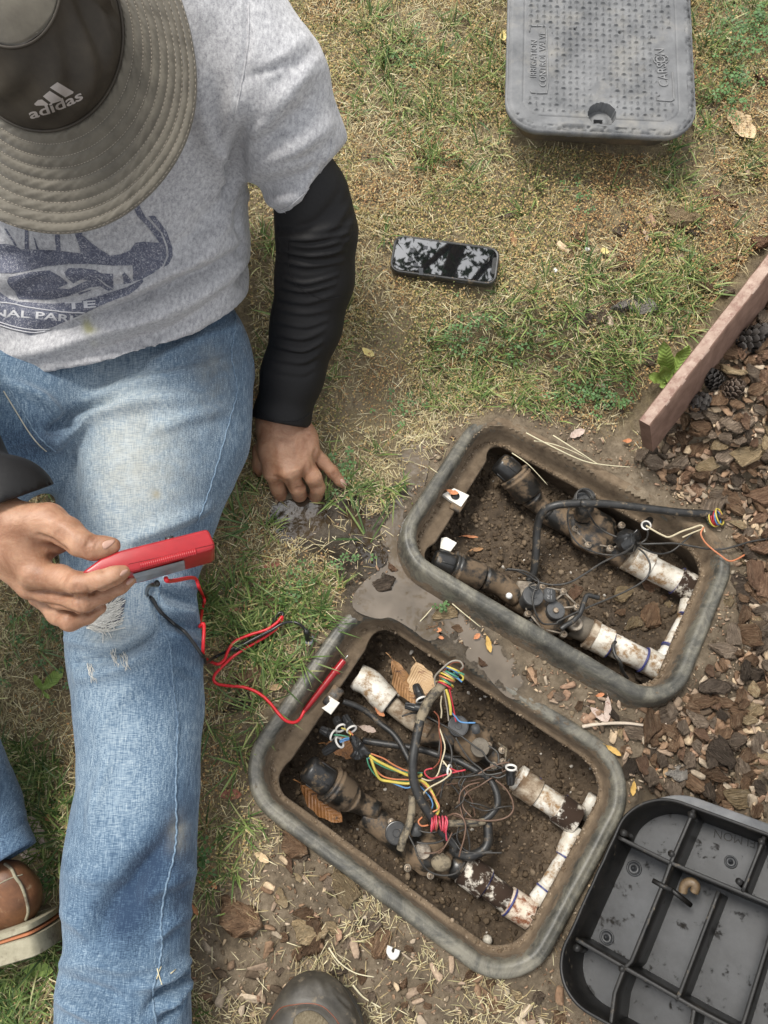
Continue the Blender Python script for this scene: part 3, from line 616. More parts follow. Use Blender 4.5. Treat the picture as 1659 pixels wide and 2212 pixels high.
def cap_filter(B, k, pts, zs, rs, parent, dirty=False):
    """pts: centres along the axis from the cap's face to the valve; radii in region pixels"""
    p = [Pb(B, k, *q, z) for q, z in zip(pts, zs)]; r = [rw(k, x, p[0]) for x in rs]
    a = (p[1]-p[0])/np.linalg.norm(p[1]-p[0]); L1 = float(np.linalg.norm(p[1]-p[0])); mb = MB(); R0 = r[0]
    mb.lathe(p[0], a, [(0, R0*.3), (0, R0*.80), (.0018, R0*.90), (.005, R0*.98), (.010, R0), (L1-.002, R0*1.06), (L1, R0*1.0)], 32); mb.build('end_cap', M['black'], parent)
    mb = MB(); a2 = (p[2]-p[1])/np.linalg.norm(p[2]-p[1]); L2 = float(np.linalg.norm(p[2]-p[1])); R1 = r[1]
    mb.lathe(p[1], a2, [(-.001, R0*.9), (-.001, R1*1.02), (.002, R1*1.06), (.004, R1*1.0), (.006, R1*.98), (.0075, R1*1.04), (.010, R1*1.05), (.012, R1*.97), (L2*.96, R1*.95), (L2, R1*.85), (L2+.0005, R1*.6)], 32); mb.build('filter_barrel', M['blackdirty'], parent)
    mb = MB()
    for i in range(5):
        an = i*2*math.pi/5 + .4; up = np.array([0, 0, 1.]); u = np.cross(up, a); u /= np.linalg.norm(u); w_ = np.cross(a, u); d = u*math.cos(an) + w_*math.sin(an)
        mb.box(p[0] + a*L1*.6 + d*R0*1.01, np.stack([a, d, np.cross(a, d)], 1), L1*.6, .0030, .0022, .0006)
    tag(mb.build('grip_rib', M['black'], parent), kind='stuff')
    mb = MB(); q = curve_pts(p[2:], 5) if len(p) > 4 else p[2:]; rr = np.interp(np.linspace(0, 1, len(q)), np.linspace(0, 1, len(p)-2), r[2:]); mb.tube(q, rr, 22); mb.build('inlet_neck', M['blackdirty'], parent)
def disc(B, k, c, zl, rpx, h, parent, name, mat, stem=.02, rim=True, tilt=(0, 0)):
    p = Pb(B, k, *c, zl); r = rw(k, rpx, p); n = B.R @ np.array([tilt[0], tilt[1], 1.]); n /= np.linalg.norm(n); mb = MB()
    mb.lathe(p, n, [(-stem-h, r*.86), (-h-.001, r*.88), (-h, r*.99), (-.0016, r), (-.0003, r*.95), (0, r*.88)] + ([(-.0006, r*.84), (-.0006, r*.34), (.0004, r*.30), (.0004, .0002)] if rim else [(0, .0002)]), 28)
    return sharp(mb.build(name, mat, parent), 40)
def screw(B, k, c, zl, rpx, parent):
    p = Pb(B, k, *c, zl); r = rw(k, rpx, p); n = B.R[:, 2]; mb = MB()
    mb.lathe(p, n, [(-.014, r*1.15), (-.003, r*1.2), (-.0022, r*1.05)], 14); mb.build('screw_boss', M['arm'], parent)
    mb = MB(); mb.lathe(p, n, [(-.003, r*.85), (-.0006, r*.85), (0, r*.6), (0, .0002)], 14); s = mb.build('screw', M['screw'], parent)
    mb = MB()
    for a in (.5, .5+math.pi/2): mb.box(p + n*.0002, np.stack([B.R[:, 0]*math.cos(a)+B.R[:, 1]*math.sin(a), -B.R[:, 0]*math.sin(a)+B.R[:, 1]*math.cos(a), n], 1), r*1.05, r*.2, .0006)
    mb.build('screw_slot', M['black'], s, False)
def bonnet(B, k, c, zl, rpx, parent, mat, hgt=.030, ex=1.0, ang=0):
    p = Pb(B, k, *c, zl); r = rw(k, rpx, p); n = B.R[:, 2]; rows = []; u, w_ = B.R[:, 0], B.R[:, 1]
    for h, s in ((-hgt, .80), (-.012, .90), (-.010, 1.0), (-.004, 1.0), (-.003, .86), (.001, .80), (.006, .60), (.008, .35), (.009, .01)):
        rows.append([p + n*h + r*s*(1+.05*math.cos(6*a+ang))*(ex*math.cos(a)*u + math.sin(a)*w_) for a in np.arange(40)*2*math.pi/40])
    mb = MB(); mb.grid(rows, closev=True, capu=True); mb.build('bonnet', mat, parent)
def arms(B, k, segs, zl, parent, mat):
    for a, b_ in segs:
        mb = MB(); mb.tube([Pb(B, k, *a, zl), Pb(B, k, *b_, zl)], .0016, 6); mb.build('bonnet_rib', mat, parent)
def valve(B, label): return thing('irrigation_valve', label, 'valve', B.w((0, 0, -.12)))
# far box, upper valve
t = valve(BB, 'muddy black valve with wire looped round its solenoid, in the far box')
cap_filter(BB, 'i', [(545, 555), (672, 665), (805, 835), (870, 900), (960, 985)], [-.045, -.055, -.072, -.085, -.09], [94, 128, 100, 82, 78], t)
pipe(BB, 'i', [(930, 960), (1230, 1120), (1500, 1290), (1600, 1350)], -.095, 100, M['blackdirty'], t, 'valve_body')
bonnet(BB, 'i', (1330, 1105), -.068, 205, t, M['blackdirty'])
for c in ((1180, 1095), (1285, 1225), (1465, 1255), (1560, 1065), (1400, 1045), (1245, 1045)): screw(BB, 'i', c, -.063, 24, t)
arms(BB, 'i', [((1180, 1120), (1260, 1210)), ((1310, 1225), (1440, 1250)), ((1490, 1255), (1545, 1225))], -.066, t, M['arm'])
mb = MB(); p0, p1 = Pb(BB, 'i', 1235, 1010, -.060), Pb(BB, 'i', 1262, 845, -.018); mb.tube([p0, p0*.95+p1*.05, p1], [rw('i', 70, p0), rw('i', 78, p0), rw('i', 72, p0)], 22); mb.build('solenoid_tube', M['blackdirty'], t)
disc(BB, 'i', (1262, 838), -.014, 82, .006, t, 'solenoid', M['grey'], .004)
# far box, lower valve
t = valve(BB, 'black valve with round grey solenoid and tagged bleed knob, in the far box')
cap_filter(BB, 'k', [(290, 195), (430, 240), (640, 320), (760, 370), (900, 470)], [-.05, -.055, -.065, -.08, -.09], [88, 112, 96, 85, 80], t)
pipe(BB, 'k', [(850, 440), (980, 510), (1200, 620), (1330, 690)], -.098, 100, M['blackdirty'], t, 'valve_body')
bonnet(BB, 'k', (1130, 560), -.068, 172, t, M['blackdirty'])
mb = MB(); poly = [Pb(BB, 'k', *q, -.062) for q in ((925, 390), (900, 345), (990, 350), (1080, 385), (1120, 420), (1060, 500), (950, 500))]; mb.prism(poly[::-1] if 1 else poly, -BB.R[:, 2]*.02); mb.build('bonnet_flange', M['pvcdirty'] if 0 else M['arm'], t, False)
for c in ((1083, 388), (1237, 417), (1335, 530), (980, 578), (1078, 698), (1240, 725)): screw(BB, 'k', c, -.060, 22, t)
arms(BB, 'k', [((1110, 395), (1210, 412)), ((1250, 440), (1320, 510)), ((1225, 440), (1180, 480)), ((1310, 535), (1225, 540)), ((1000, 600), (1065, 680)), ((1105, 700), (1215, 725)), ((950, 480), (965, 560))], -.061, t, M['arm'])
disc(BB, 'k', (1015, 450), -.036, 78, .008, t, 'solenoid', M['grey'], .025)
disc(BB, 'k', (1180, 556), -.044, 68, .006, t, 'flow_knob', M['grey'], .015)
disc(BB, 'k', (1180, 556), -.040, 20, .002, t, 'hub', M['screw'], .004, False)
def tagplate(B, k, c, d, zl, parent, txt=None):
    p0 = Pb(B, k, *c, zl); p1 = Pb(B, k, *d, zl); a = (p1-p0); L_ = np.linalg.norm(a); a /= L_; n = B.R[:, 2]; n = n - a*(n@a); n /= np.linalg.norm(n); s = np.cross(n, a); mid = (p0+p1)/2
    mb = MB(); w_ = L_*.42; pol = [mid + a*x*L_/2 + s*y*w_ for x, y in ((-1, -.5), (-.7, -1), (.7, -1), (1, -.5), (1, .5), (.7, 1), (-.7, 1), (-1, .5))]; mb.prism(pol, -n*.003)
    o = mb.build('tag_plate', M['grey'], parent, False)
    if txt:
        me = font_mesh(txt, L_*.42, .0003, 'lettering'); v = mesh_verts(me); set_verts(me, mid + v[:, :1]*s + v[:, 1:2]*-a*-1 + n*.0006 + v[:, 2:3]*n) ; link('lettering', me, M['lidlight'], o, False)
tagplate(BB, 'k', (1133, 495), (1133, 398), -.036, t, '19\n15')
mb = MB(); c = Pb(BB, 'k', 1320, 650, -.058); mb.lathe(c, BB.R[:, 2], [(-.012, .012), (-.001, .0125), (0, .0115), (-.0006, .007), (-.008, .006)], 20); mb.build('outlet_lug', M['arm'], t)
pipe(BB, 'k', [(1290, 660), (1420, 715)], -.088, 92, simple('dusty_grey_coupling', (.10, .085, .065), (.20, .17, .13), 40, .75, .5, .001), t, 'outlet_collar')
mb = MB(); mb.ball(Pb(BB, 'k', 838, 455, -.062), rw('k', 25, Pb(BB, 'k', 838, 455, -.06)), 8); o = mb.build('cotton_ball', plain('white_fluff', (.75, .75, .74), .95, bs=.8, scale=300)); tag(top_origin(o), 'small white fluffy ball beside the lower valve of the far box', 'ball')
# far box manifold
def manifold(B, label): return thing('pipe_manifold', label, 'pipe', B.w((.12, 0, -.12)))
t = manifold(BB, 'dirty white plastic pipe manifold leading from both valves of the far box')
pipe(BB, 'j', [(575, 705), (745, 800)], -.085, 108, M['pvc'], t, 'coupling'); pipe(BB, 'j', [(560, 695), (610, 725)], -.085, 112, M['pvcdirty'], t, 'threaded_collar')
pipe(BB, 'j', [(730, 790), (985, 920)], -.086, 90, M['pvc'], t, 'pipe'); pipe(BB, 'j', [(965, 905), (1120, 990)], -.086, 108, M['pvcblack'], t, 'tee_fitting', 'white tee with black stains')
pipe(BB, 'j', [(1075, 985), (1060, 1090), (1035, 1200)], -.090, 60, M['pvc'], t, 'tee_branch'); pipe(BB, 'j', [(1040, 1180), (960, 1330), (885, 1470)], -.094, 44, M['pvc'], t, 'pipe')
pipe(BB, 'j', [(905, 1440), (840, 1560)], -.094, 56, M['bracket'], t, 'coupling'); pipe(BB, 'j', [(690, 1545), (840, 1625)], -.096, 98, M['pvc'], t, 'elbow'); pipe(BB, 'j', [(870, 1500), (790, 1620)], -.098, 54, M['pvc'], t, 'elbow_branch')
pipe(BB, 'j', [(390, 1405), (700, 1560)], -.090, 86, M['pvc'], t, 'pipe'); pipe(BB, 'j', [(250, 1340), (415, 1425)], -.088, 108, M['pvc'], t, 'coupling'); pipe(BB, 'j', [(235, 1330), (290, 1360)], -.088, 116, M['pvcdirty'], t, 'threaded_collar')
for c, d_, r in (((732, 795), (900, 880), 106), ((970, 907), (1080, 970), 109), ((410, 1423), (600, 1510), 107), ((690, 1552), (840, 1625), 98), ((1037, 1205), (960, 1330), 60), ((900, 1448), (840, 1560), 58)): ringg(BB, 'j', c, d_, -.088, r, M['glue'], t)
# near box, lower valve with the big cap
t = valve(BA, 'large dusty round-capped black valve in the box with coloured wires')
cap_filter(BA, 'l', [(225, 975), (410, 1105), (560, 1215), (650, 1265), (800, 1340)], [-.035, -.05, -.065, -.085, -.095], [112, 150, 125, 90, 80], t)
pipe(BA, 'm', [(60, 500), (250, 640), (450, 780), (640, 850)], -.105, 88, M['blackdirty'], t, 'valve_body')
bonnet(BA, 'm', (455, 765), -.075, 130, t, M['blackdirty'])
for c in ((340, 860), (490, 910), (570, 790), (235, 560)): screw(BA, 'm', c, -.068, 20, t)
disc(BA, 'm', (268, 632), -.040, 76, .008, t, 'solenoid', M['black'], .03); tagplate(BA, 'm', (395, 655), (395, 565), -.045, t)
disc(BA, 'm', (440, 748), -.052, 52, .006, t, 'flow_knob', M['arm'], .012); mb = MB(); p = Pb(BA, 'm', 560, 825, -.062); mb.ball(p, rw('m', 62, p), 8, (1.1, .9, .5)); mb.build('mud_clod', M['cablemud'], t)
pipe(BA, 'm', [(620, 830), (720, 865)], -.095, 85, M['black'], t, 'outlet_collar')
# near box, upper valve
t = valve(BA, 'soil-covered valve with grey solenoid under the wires of the near box')
pipe(BA, 'l', [(1150, 690), (1400, 740), (1650, 830), (1780, 930)], -.100, 95, M['blackdirty'], t, 'valve_body')
bonnet(BA, 'l', (1590, 760), -.075, 165, t, M['blackdirty'])
disc(BA, 'l', (1462, 640), -.045, 86, .008, t, 'solenoid', M['grey'], .025); tagplate(BA, 'l', (1610, 705), (1600, 625), -.045, t); disc(BA, 'l', (1640, 815), -.048, 78, .008, t, 'flow_knob', simple('soiled_knob', (.10, .085, .065), (.19, .165, .13), 80, .8), .015)
for c in ((960, 88), (965, 165), (870, 60), (905, 190)): screw(BA, 'm', c, -.066, 20, t)
arms(BA, 'm', [((930, 40), (985, 80)), ((985, 80), (975, 190))], -.068, t, M['cablemud'])
# near box manifold
t = manifold(BA, 'grimy white pipe manifold in the box with coloured wires')
pipe(BA, 'm', [(1065, 290), (1190, 375)], -.085, 82, M['pvcdirty'], t, 'coupling'); pipe(BA, 'm', [(1050, 260), (1090, 290)], -.085, 78, M['pvc'], t, 'threaded_collar'); pipe(BA, 'm', [(1170, 362), (1345, 475)], -.086, 70, M['pvc'], t, 'pipe')
pipe(BA, 'm', [(1320, 460), (1450, 555)], -.086, 88, M['pvcblack'], t, 'tee_fitting', 'speckled white tee'); pipe(BA, 'm', [(1440, 590), (1400, 690), (1365, 780)], -.089, 56, M['pvc'], t, 'tee_branch')
pipe(BA, 'm', [(1370, 770), (1290, 900), (1225, 1010)], -.092, 40, M['pvc'], t, 'pipe'); pipe(BA, 'm', [(1250, 985), (1180, 1080)], -.092, 52, M['pvc'], t, 'coupling')
pipe(BA, 'm', [(700, 855), (850, 965)], -.088, 92, M['pvcblack'], t, 'coupling', 'black-stained coupling'); pipe(BA, 'm', [(835, 950), (1010, 1085)], -.090, 72, M['pvcblack'], t, 'pipe', 'black-stained pipe'); pipe(BA, 'm', [(990, 1070), (1150, 1170)], -.092, 84, simple('rust_stained_pvc', (.50, .38, .26), (.74, .66, .55), 36, .5, .3, dirt=(.22, .085, .04), dirtscale=44, dlo=.46, dhi=.55), t, 'elbow', 'rust-stained elbow')
pipe(BA, 'm', [(1225, 1030), (1180, 1100)], -.094, 55, M['pvc'], t, 'elbow_branch')
for c, d_, r in (((1165, 352), (1320, 455), 82), ((1335, 470), (1440, 540), 89), ((848, 962), (990, 1070), 86), ((1008, 1083), (1100, 1150), 85), ((1362, 785), (1300, 890), 52), ((1235, 1000), (1190, 1070), 54)): ringg(BA, 'm', c, d_, -.089, r, M['glue'], t)
t = thing('pipe_elbow', 'white pipe elbow with beige tail under big dead leaves in near box', 'pipe', BA.px(*V('l', 800, 350), -.12))
pipe(BA, 'l', [(640, 240), (740, 290), (820, 380), (905, 455)], -.085, 98, M['pvc'], t, 'elbow'); ringg(BA, 'l', (905, 455), (980, 520), -.086, 76, M['black'], t, 'rubber_ring', .004); pipe(BA, 'l', [(905, 455), (1060, 580), (1230, 680)], -.088, 64, M['pvcdirty'], t, 'pipe')
def one(o, label, cat, group=None): return tag(top_origin(o), label, cat, group)
mb = MB(); p = on_soil(BA, *V('m', 1520, 435)); mb.tube([p+[-.012, -.02, .01], p+[.002, .014, .03]], .010, 10); one(mb.build('pipe_stub', M['pvc']), 'short white pipe stub in the far corner of the near box', 'pipe')
# white clips on the inner ledges
def plate(B, k, poly, zl, th, name, mat, parent=None, hole=None):
    p = [Pb(B, k, *q, zl) for q in poly]; n = B.R[:, 2]; bmx = bmesh.new()
    top = [bmx.verts.new(q) for q in p]; f = bmx.faces.new(top)
    r = bmesh.ops.extrude_face_region(bmx, geom=[f]); vs = [g for g in r['geom'] if isinstance(g, bmesh.types.BMVert)]; bmesh.ops.translate(bmx, verts=vs, vec=Vector(-n*th))
    bmesh.ops.recalc_face_normals(bmx, faces=bmx.faces[:]); me = bpy.data.meshes.new(name); bmx.to_mesh(me); bmx.free(); return link(name, me, mat, parent, False)
plate(BB, 'i', [(88, 822), (182, 772), (305, 830), (240, 922), (150, 870)], -.034, .006, 'clip', M['bracket'], boxB)
mb = MB(); p = Pb(BB, 'i', 192, 832, -.0325); mb.lathe(p, BB.R[:, 2], [(-.001, .0075), (.0002, .0075)], 20); mb.build('bolt_hole', M['black'], boxB)
plate(BB, 'i', [(78, 1178), (122, 1172), (205, 1218), (152, 1288), (70, 1262)], -.06, .006, 'clip', M['bracket'], boxB)
plate(BA, 'l', [(402, 392), (492, 450), (420, 546), (345, 492), (385, 470), (412, 440)], -.034, .008, 'clip', M['bracket'], boxA)
mb = MB(); p = Pb(BA, 'l', 440, 400, -.040); mb.box(p, BA.R, .02, .035, .010, .002); mb.build('clip_mount', M['blackdirty'], boxA); mb = MB(); p = Pb(BB, 'i', 215, 905, -.043); mb.box(p, BB.R, .02, .03, .012, .002); mb.build('clip_mount', M['blackdirty'], boxB)
# ------------------------------------------------------------ cables and wires
WG = {}
def wire(B, segs, r, mat, name, label, cat='wire', n=7, k=7, parent=None, top=True, jig=0, group=None):
    """segs: (region, x, y, height in the box)"""
    p = [Pb(B, s[0], s[1], s[2], s[3]) for s in segs]; q = np.array(curve_pts(p, n))
    if jig: q = q + np.stack([fbm(q[:, 0]*60, q[:, 1]*60, s_, 2)-.5 for s_ in (1, 5, 9)], 1)*jig
    mb = MB(); mb.tube(q, r, k); o = mb.build(name, mat, parent)
    if parent is None: tag(top_origin(o), label, cat, group)
    return o
wire(BB, [('i', 790, 1530, -.10), ('i', 832, 1460, -.09), ('i', 850, 1300, -.07), ('i', 862, 1100, -.045), ('i', 905, 970, -.02), ('i', 1020, 910, -.004), ('i', 1240, 893, .004), ('j', 200, 275, .008), ('j', 400, 278, .010), ('j', 700, 312, .012), ('j', 1000, 348, .014), ('j', 1240, 362, .012), ('j', 1295, 392, .008)], .0066, M['cable'], 'electrical_cable', 'thick black cable arching across the far valve box', 'cable', 8, 14)
def coil(B, k, c, zl, ax2, n, rpx, mats, name, label, wr=.0013, pitch=.0022, lean=0):
    root = thing(name, label, 'wire', Pb(B, k, *c, zl)); p = Pb(B, k, *c, zl); a = Pb(B, k, c[0]+ax2[0], c[1]+ax2[1], zl)-p; a = a + B.R[:, 2]*lean; a /= np.linalg.norm(a); up = np.array([0, 0, 1.]) if abs(a[2]) < .9 else np.array([0, 1., 0]); u = np.cross(up, a); u /= np.linalg.norm(u); w_ = np.cross(a, u); r = rw(k, rpx, p); rs = random.Random(int(c[0]))
    for i in range(n):
        e = a*(i-n/2)*pitch + u*rs.uniform(-.002, .002) + w_*rs.uniform(-.002, .002); tl = rs.uniform(-.25, .25); ph = rs.uniform(0, 6); f = rs.uniform(.88, 1.1)
        pts = [p + e + r*f*(math.cos(t_)*u + math.sin(t_)*w_) + a*(tl*r*math.cos(t_+ph)) for t_ in np.linspace(0, 6.1, 22)]
        mb = MB(); mb.tube(pts, wr, 6); mb.build('wire_loop', mats[i % len(mats)], root)
    return root
W = lambda *n: [M['w_'+x] for x in n]
coil(BB, 'j', (1280, 395), .012, (60, 20), 8, 62, W('green', 'orange', 'red', 'yellow', 'red', 'orange', 'blue', 'yellow'), 'wire_coil', 'coloured wire tails wound round the end of the black cable', lean=.02)
t = 'wire'
wire(BB, [('j', 712, 455, -.006), ('j', 770, 492, -.004), ('j', 850, 535, -.002), ('j', 905, 548, 0), ('j', 1000, 505, .004), ('j', 1080, 478, .006), ('j', 1155, 453, .008), ('j', 1180, 470, .008), ('j', 1192, 510, .006)], .0016, M['w_cream'], t, 'bent cream wire from the wire nut to the coil, far box')
wire(BB, [('j', 1010, 552, .0), ('j', 1090, 515, .002), ('j', 1160, 488, .006), ('j', 1180, 470, .009)], .0013, M['w_cream'], t, 'short frayed cream wire below the coil, far box')
wire(BB, [('j', 1185, 470, .01), ('j', 1160, 520, .008), ('j', 1190, 585, .006), ('j', 1245, 640, .006), ('j', 1310, 690, .008), ('j', 1400, 745, .010), ('j', 1500, 705, .012), ('j', 1590, 640, .012), ('j', 1700, 590, .012)], .0014, M['w_orange'], t, 'salmon orange wire sagging over the rim of the far box')
wire(BB, [('j', 640, 600, -.03), ('j', 700, 605, -.02), ('j', 820, 602, -.01), ('j', 950, 600, -.004), ('j', 1100, 625, 0), ('j', 1250, 648, .002), ('j', 1350, 645, .010), ('j', 1470, 615, .014), ('j', 1560, 588, .012), ('j', 1720, 560, .012)], .0017, M['thin'], t, 'thin black wire running level over the rim of the far box')
wire(BB, [('i', 600, 1440, -.055), ('i', 690, 1445, -.05), ('i', 790, 1490, -.045), ('i', 880, 1540, -.04), ('i', 1000, 1562, -.035), ('i', 1130, 1540, -.03), ('i', 1260, 1465, -.025), ('i', 1400, 1375, -.025), ('i', 1590, 1285, -.03), ('j', 620, 600, -.035)], .0017, M['thin'], t, 'long black wire from the lower valve up to the tape, far box')
wire(BB, [('k', 1020, 360, -.034), ('k', 985, 380, -.03), ('k', 1040, 410, -.026), ('k', 1050, 345, -.02), ('k', 1000, 300, -.03), ('k', 930, 270, -.04), ('k', 820, 258, -.05)], .0016, M['thin'], t, 'short black wire curling off the lower solenoid, far box')
wire(BB, [('j', 650, 640, -.03), ('j', 705, 690, -.03), ('j', 745, 770, -.03), ('j', 735, 850, -.035), ('j', 680, 915, -.04), ('j', 560, 985, -.045), ('j', 400, 1055, -.045), ('j', 150, 1160, -.045), ('j', 0, 1235, -.045), ('k', 1180, 655, -.045), ('k', 1085, 655, -.045), ('k', 1035, 590, -.038), ('k', 1008, 490, -.03), ('k', 1020, 420, -.028), ('k', 1050, 365, -.028)], .0016, M['thin'], t, 'black wire looping from lower solenoid round the white pipe to the tape')
wire(BB, [('i', 1160, 855, -.02), ('i', 1110, 980, -.035), ('i', 1130, 1130, -.05), ('i', 1200, 1230, -.052), ('i', 1290, 1280, -.052), ('i', 1400, 1312, -.05), ('i', 1520, 1318, -.045), ('i', 1600, 1290, -.04)], .0015, M['thin'], t, 'black wire hanging down beside the upper valve, far box')
wire(BB, [('i', 1270, 955, -.02), ('i', 1300, 1010, -.03), ('i', 1345, 1075, -.042), ('i', 1430, 1135, -.045), ('i', 1510, 1170, -.04)], .0015, M['thin'], t, 'short black wire from upper solenoid to the tape, far box')
wire(BB, [('j', 650, 620, -.035), ('j', 740, 665, -.035), ('j', 830, 685, -.035), ('j', 920, 665, -.03), ('j', 1000, 605, -.022), ('j', 1070, 540, -.012), ('j', 1110, 490, -.006)], .0015, M['thin'], t, 'black wire sagging from the tape towards the coil, far box')
wire(BB, [('j', 650, 610, -.03), ('j', 710, 570, -.025), ('j', 728, 520, -.015), ('j', 718, 470, -.008)], .0015, M['thin'], t, 'short black wire from the tape into the wire nut')
root = coil(BB, 'i', (1245, 850), -.004, (15, 12), 3, 78, [M['thin']], 'wire_coil', 'black wire looped round the upper solenoid of the far box', .0017, .004, lean=.05)
for o_ in list(root.children): pass
def nut(B, k, a, b_, zl, zl2, label, r=.0068, group='wire nuts'):
    """black cone from tip a to mouth b"""
    p, q = Pb(B, k, *a, zl), Pb(B, k, *b_, zl2); ax = (q-p); L_ = float(np.linalg.norm(ax)); ax /= L_; t = thing('wire_nut', label, 'wire nut', p)
    mb = MB(); up = np.array([0, 0, 1.]); u = np.cross(up, ax); u /= np.linalg.norm(u); w_ = np.cross(ax, u); rows = []
    for s, f, rg in ((0, .5, 0), (.02, .66, .1), (.55, .84, .12), (.60, .84, 0), (.9, 1, 0), (1, 1, 0)):
        rows.append([p + ax*L_*s + r*f*(1+(rg if i % 2 else -rg*.3))*(math.cos(i*math.pi/12)*u + math.sin(i*math.pi/12)*w_) for i in range(24)])
    mb.grid(rows, closev=True, capu=True); sharp(mb.build('shell', M['nut'], t), 25)
    mb = MB(); mb.lathe(q, ax, [(-.001, r*1.0), (-.0008, r*1.12), (.0014, r*1.14), (.0022, r*1.05), (.0014, r*.80), (-.0005, r*.76), (-.0006, .0003)], 24); mb.build('mouth_ring', M['w_cream'] if 0 else M['nutring'], t)
nut(BB, 'j', (748, 405), (715, 452), -.02, -.006, 'black wire nut with white rim under the arching cable, far box', .0075)
tp = thing('tape_wrap', 'crumpled black tape over a splice on the upper valve, far box', 'tape', Pb(BB, 'j', 570, 560, -.05))
def tape(parent, B, k, poly, zl, seed, h=.012):
    p = np.array([Pb(B, k, *q, zl) for q in poly]); c = p.mean(0); n = B.R[:, 2]; g = []
    for s in (1.0, 1.0, .93, .75, .5, .25, .02):
        row = []
        ring = curve_pts(p, 4, True)
        for i, q in enumerate(ring):
            x = c + (q-c)*s; e = fbm(x[0]*160+seed, x[1]*160, 0, 2)-.5; rdg = abs((fbm(x[0]*90, x[1]*90+seed, 1, 2)-.5)*4) ; x = x + n*(h*(1-s**2)*.9 - .006*min(rdg, 1) + .010*e)
            row.append(x)
        g.append(row)
    g[0] = [q - n*.012 for q in g[1]]
    mb = MB(); mb.grid(g, closev=True, capu=True); return sharp(mb.build('tape', M['tape'], parent), 30)
tape(tp, BB, 'j', [(470, 545), (500, 500), (560, 470), (610, 500), (655, 475), (680, 530), (660, 600), (630, 655), (560, 665), (510, 620), (495, 575)], -.040, 3, .018)
# near box: muddy thick cable loop
wire(BA, [('l', 1395, 255, .004), ('l', 1330, 310, .002), ('l', 1250, 400, -.002), ('l', 1185, 500, -.006), ('l', 1140, 620, -.008)], .0078, M['cablemud'], 'electrical_cable', 'mud-caked upper end of the thick cable under the wire coil, near box', 'cable', 8, 12, jig=.003)
wire(BA, [('l', 1150, 590, -.007), ('l', 1115, 760, -.010), ('l', 1092, 900, -.012), ('l', 1090, 1040, -.016), ('l', 1125, 1180, -.022), ('l', 1200, 1320, -.03), ('l', 1310, 1480, -.04), ('l', 1430, 1610, -.05), ('m', 640, 745, -.055), ('m', 690, 772, -.06), ('m', 750, 780, -.06), ('m', 830, 745, -.06), ('m', 865, 680, -.06), ('m', 862, 560, -.06)], .0072, M['cable'], 'electrical_cable', 'thick black cable looping down through the near box', 'cable', 8, 12)
wire(BA, [('m', 815, 560, -.055), ('m', 880, 515, -.052), ('m', 925, 450, -.05), ('m', 922, 370, -.05), ('m', 880, 285, -.052), ('m', 800, 230, -.055), ('m', 660, 155, -.06), ('m', 540, 120, -.062), ('l', 1180, 840, -.065), ('l', 1000, 805, -.068), ('l', 850, 785, -.07), ('l', 680, 760, -.075)], .0055, M['cable'], 'electrical_cable', 'black cable curving past the white coupling in the near box', 'cable', 8, 10)
wire(BA, [('l', 520, 440, -.05), ('l', 620, 475, -.055), ('l', 720, 530, -.06), ('l', 830, 625, -.06), ('l', 920, 695, -.058), ('l', 980, 770, -.056), ('l', 1030, 860, -.054), ('l', 1075, 950, -.052)], .0048, M['cable'], 'electrical_cable', 'black cable from the white clip down to the thick loop, near box', 'cable', 8, 10)
wire(BA, [('l', 1085, 1210, -.03), ('l', 1082, 1330, -.034), ('l', 1060, 1440, -.036), ('l', 1010, 1570, -.036), ('l', 985, 1650, -.04)], .0058, M['cablemud'], 'electrical_cable', 'mud-splashed cable end lying over the round black solenoid', 'cable', 8, 10)
wire(BA, [('m', 600, 568, -.03), ('m', 680, 565, -.035), ('m', 760, 568, -.04), ('m', 840, 555, -.048)], .0050, M['cablemud'], 'electrical_cable', 'cable stub speckled with white, pink wire wound on its end', 'cable', 8, 10)
coil(BA, 'm', (552, 572), -.028, (40, 3), 8, 40, W('pink', 'red', 'pink', 'brown', 'pink'), 'wire_coil', 'pink wire wound in tight turns round a black cable stub', .0015, .0031)
wire(BA, [('m', 585, 520, -.02), ('m', 600, 560, -.016), ('m', 590, 620, -.02), ('m', 596, 680, -.03)], .0013, M['w_pink'], t, 'loose pink tail hanging below the pink winding')
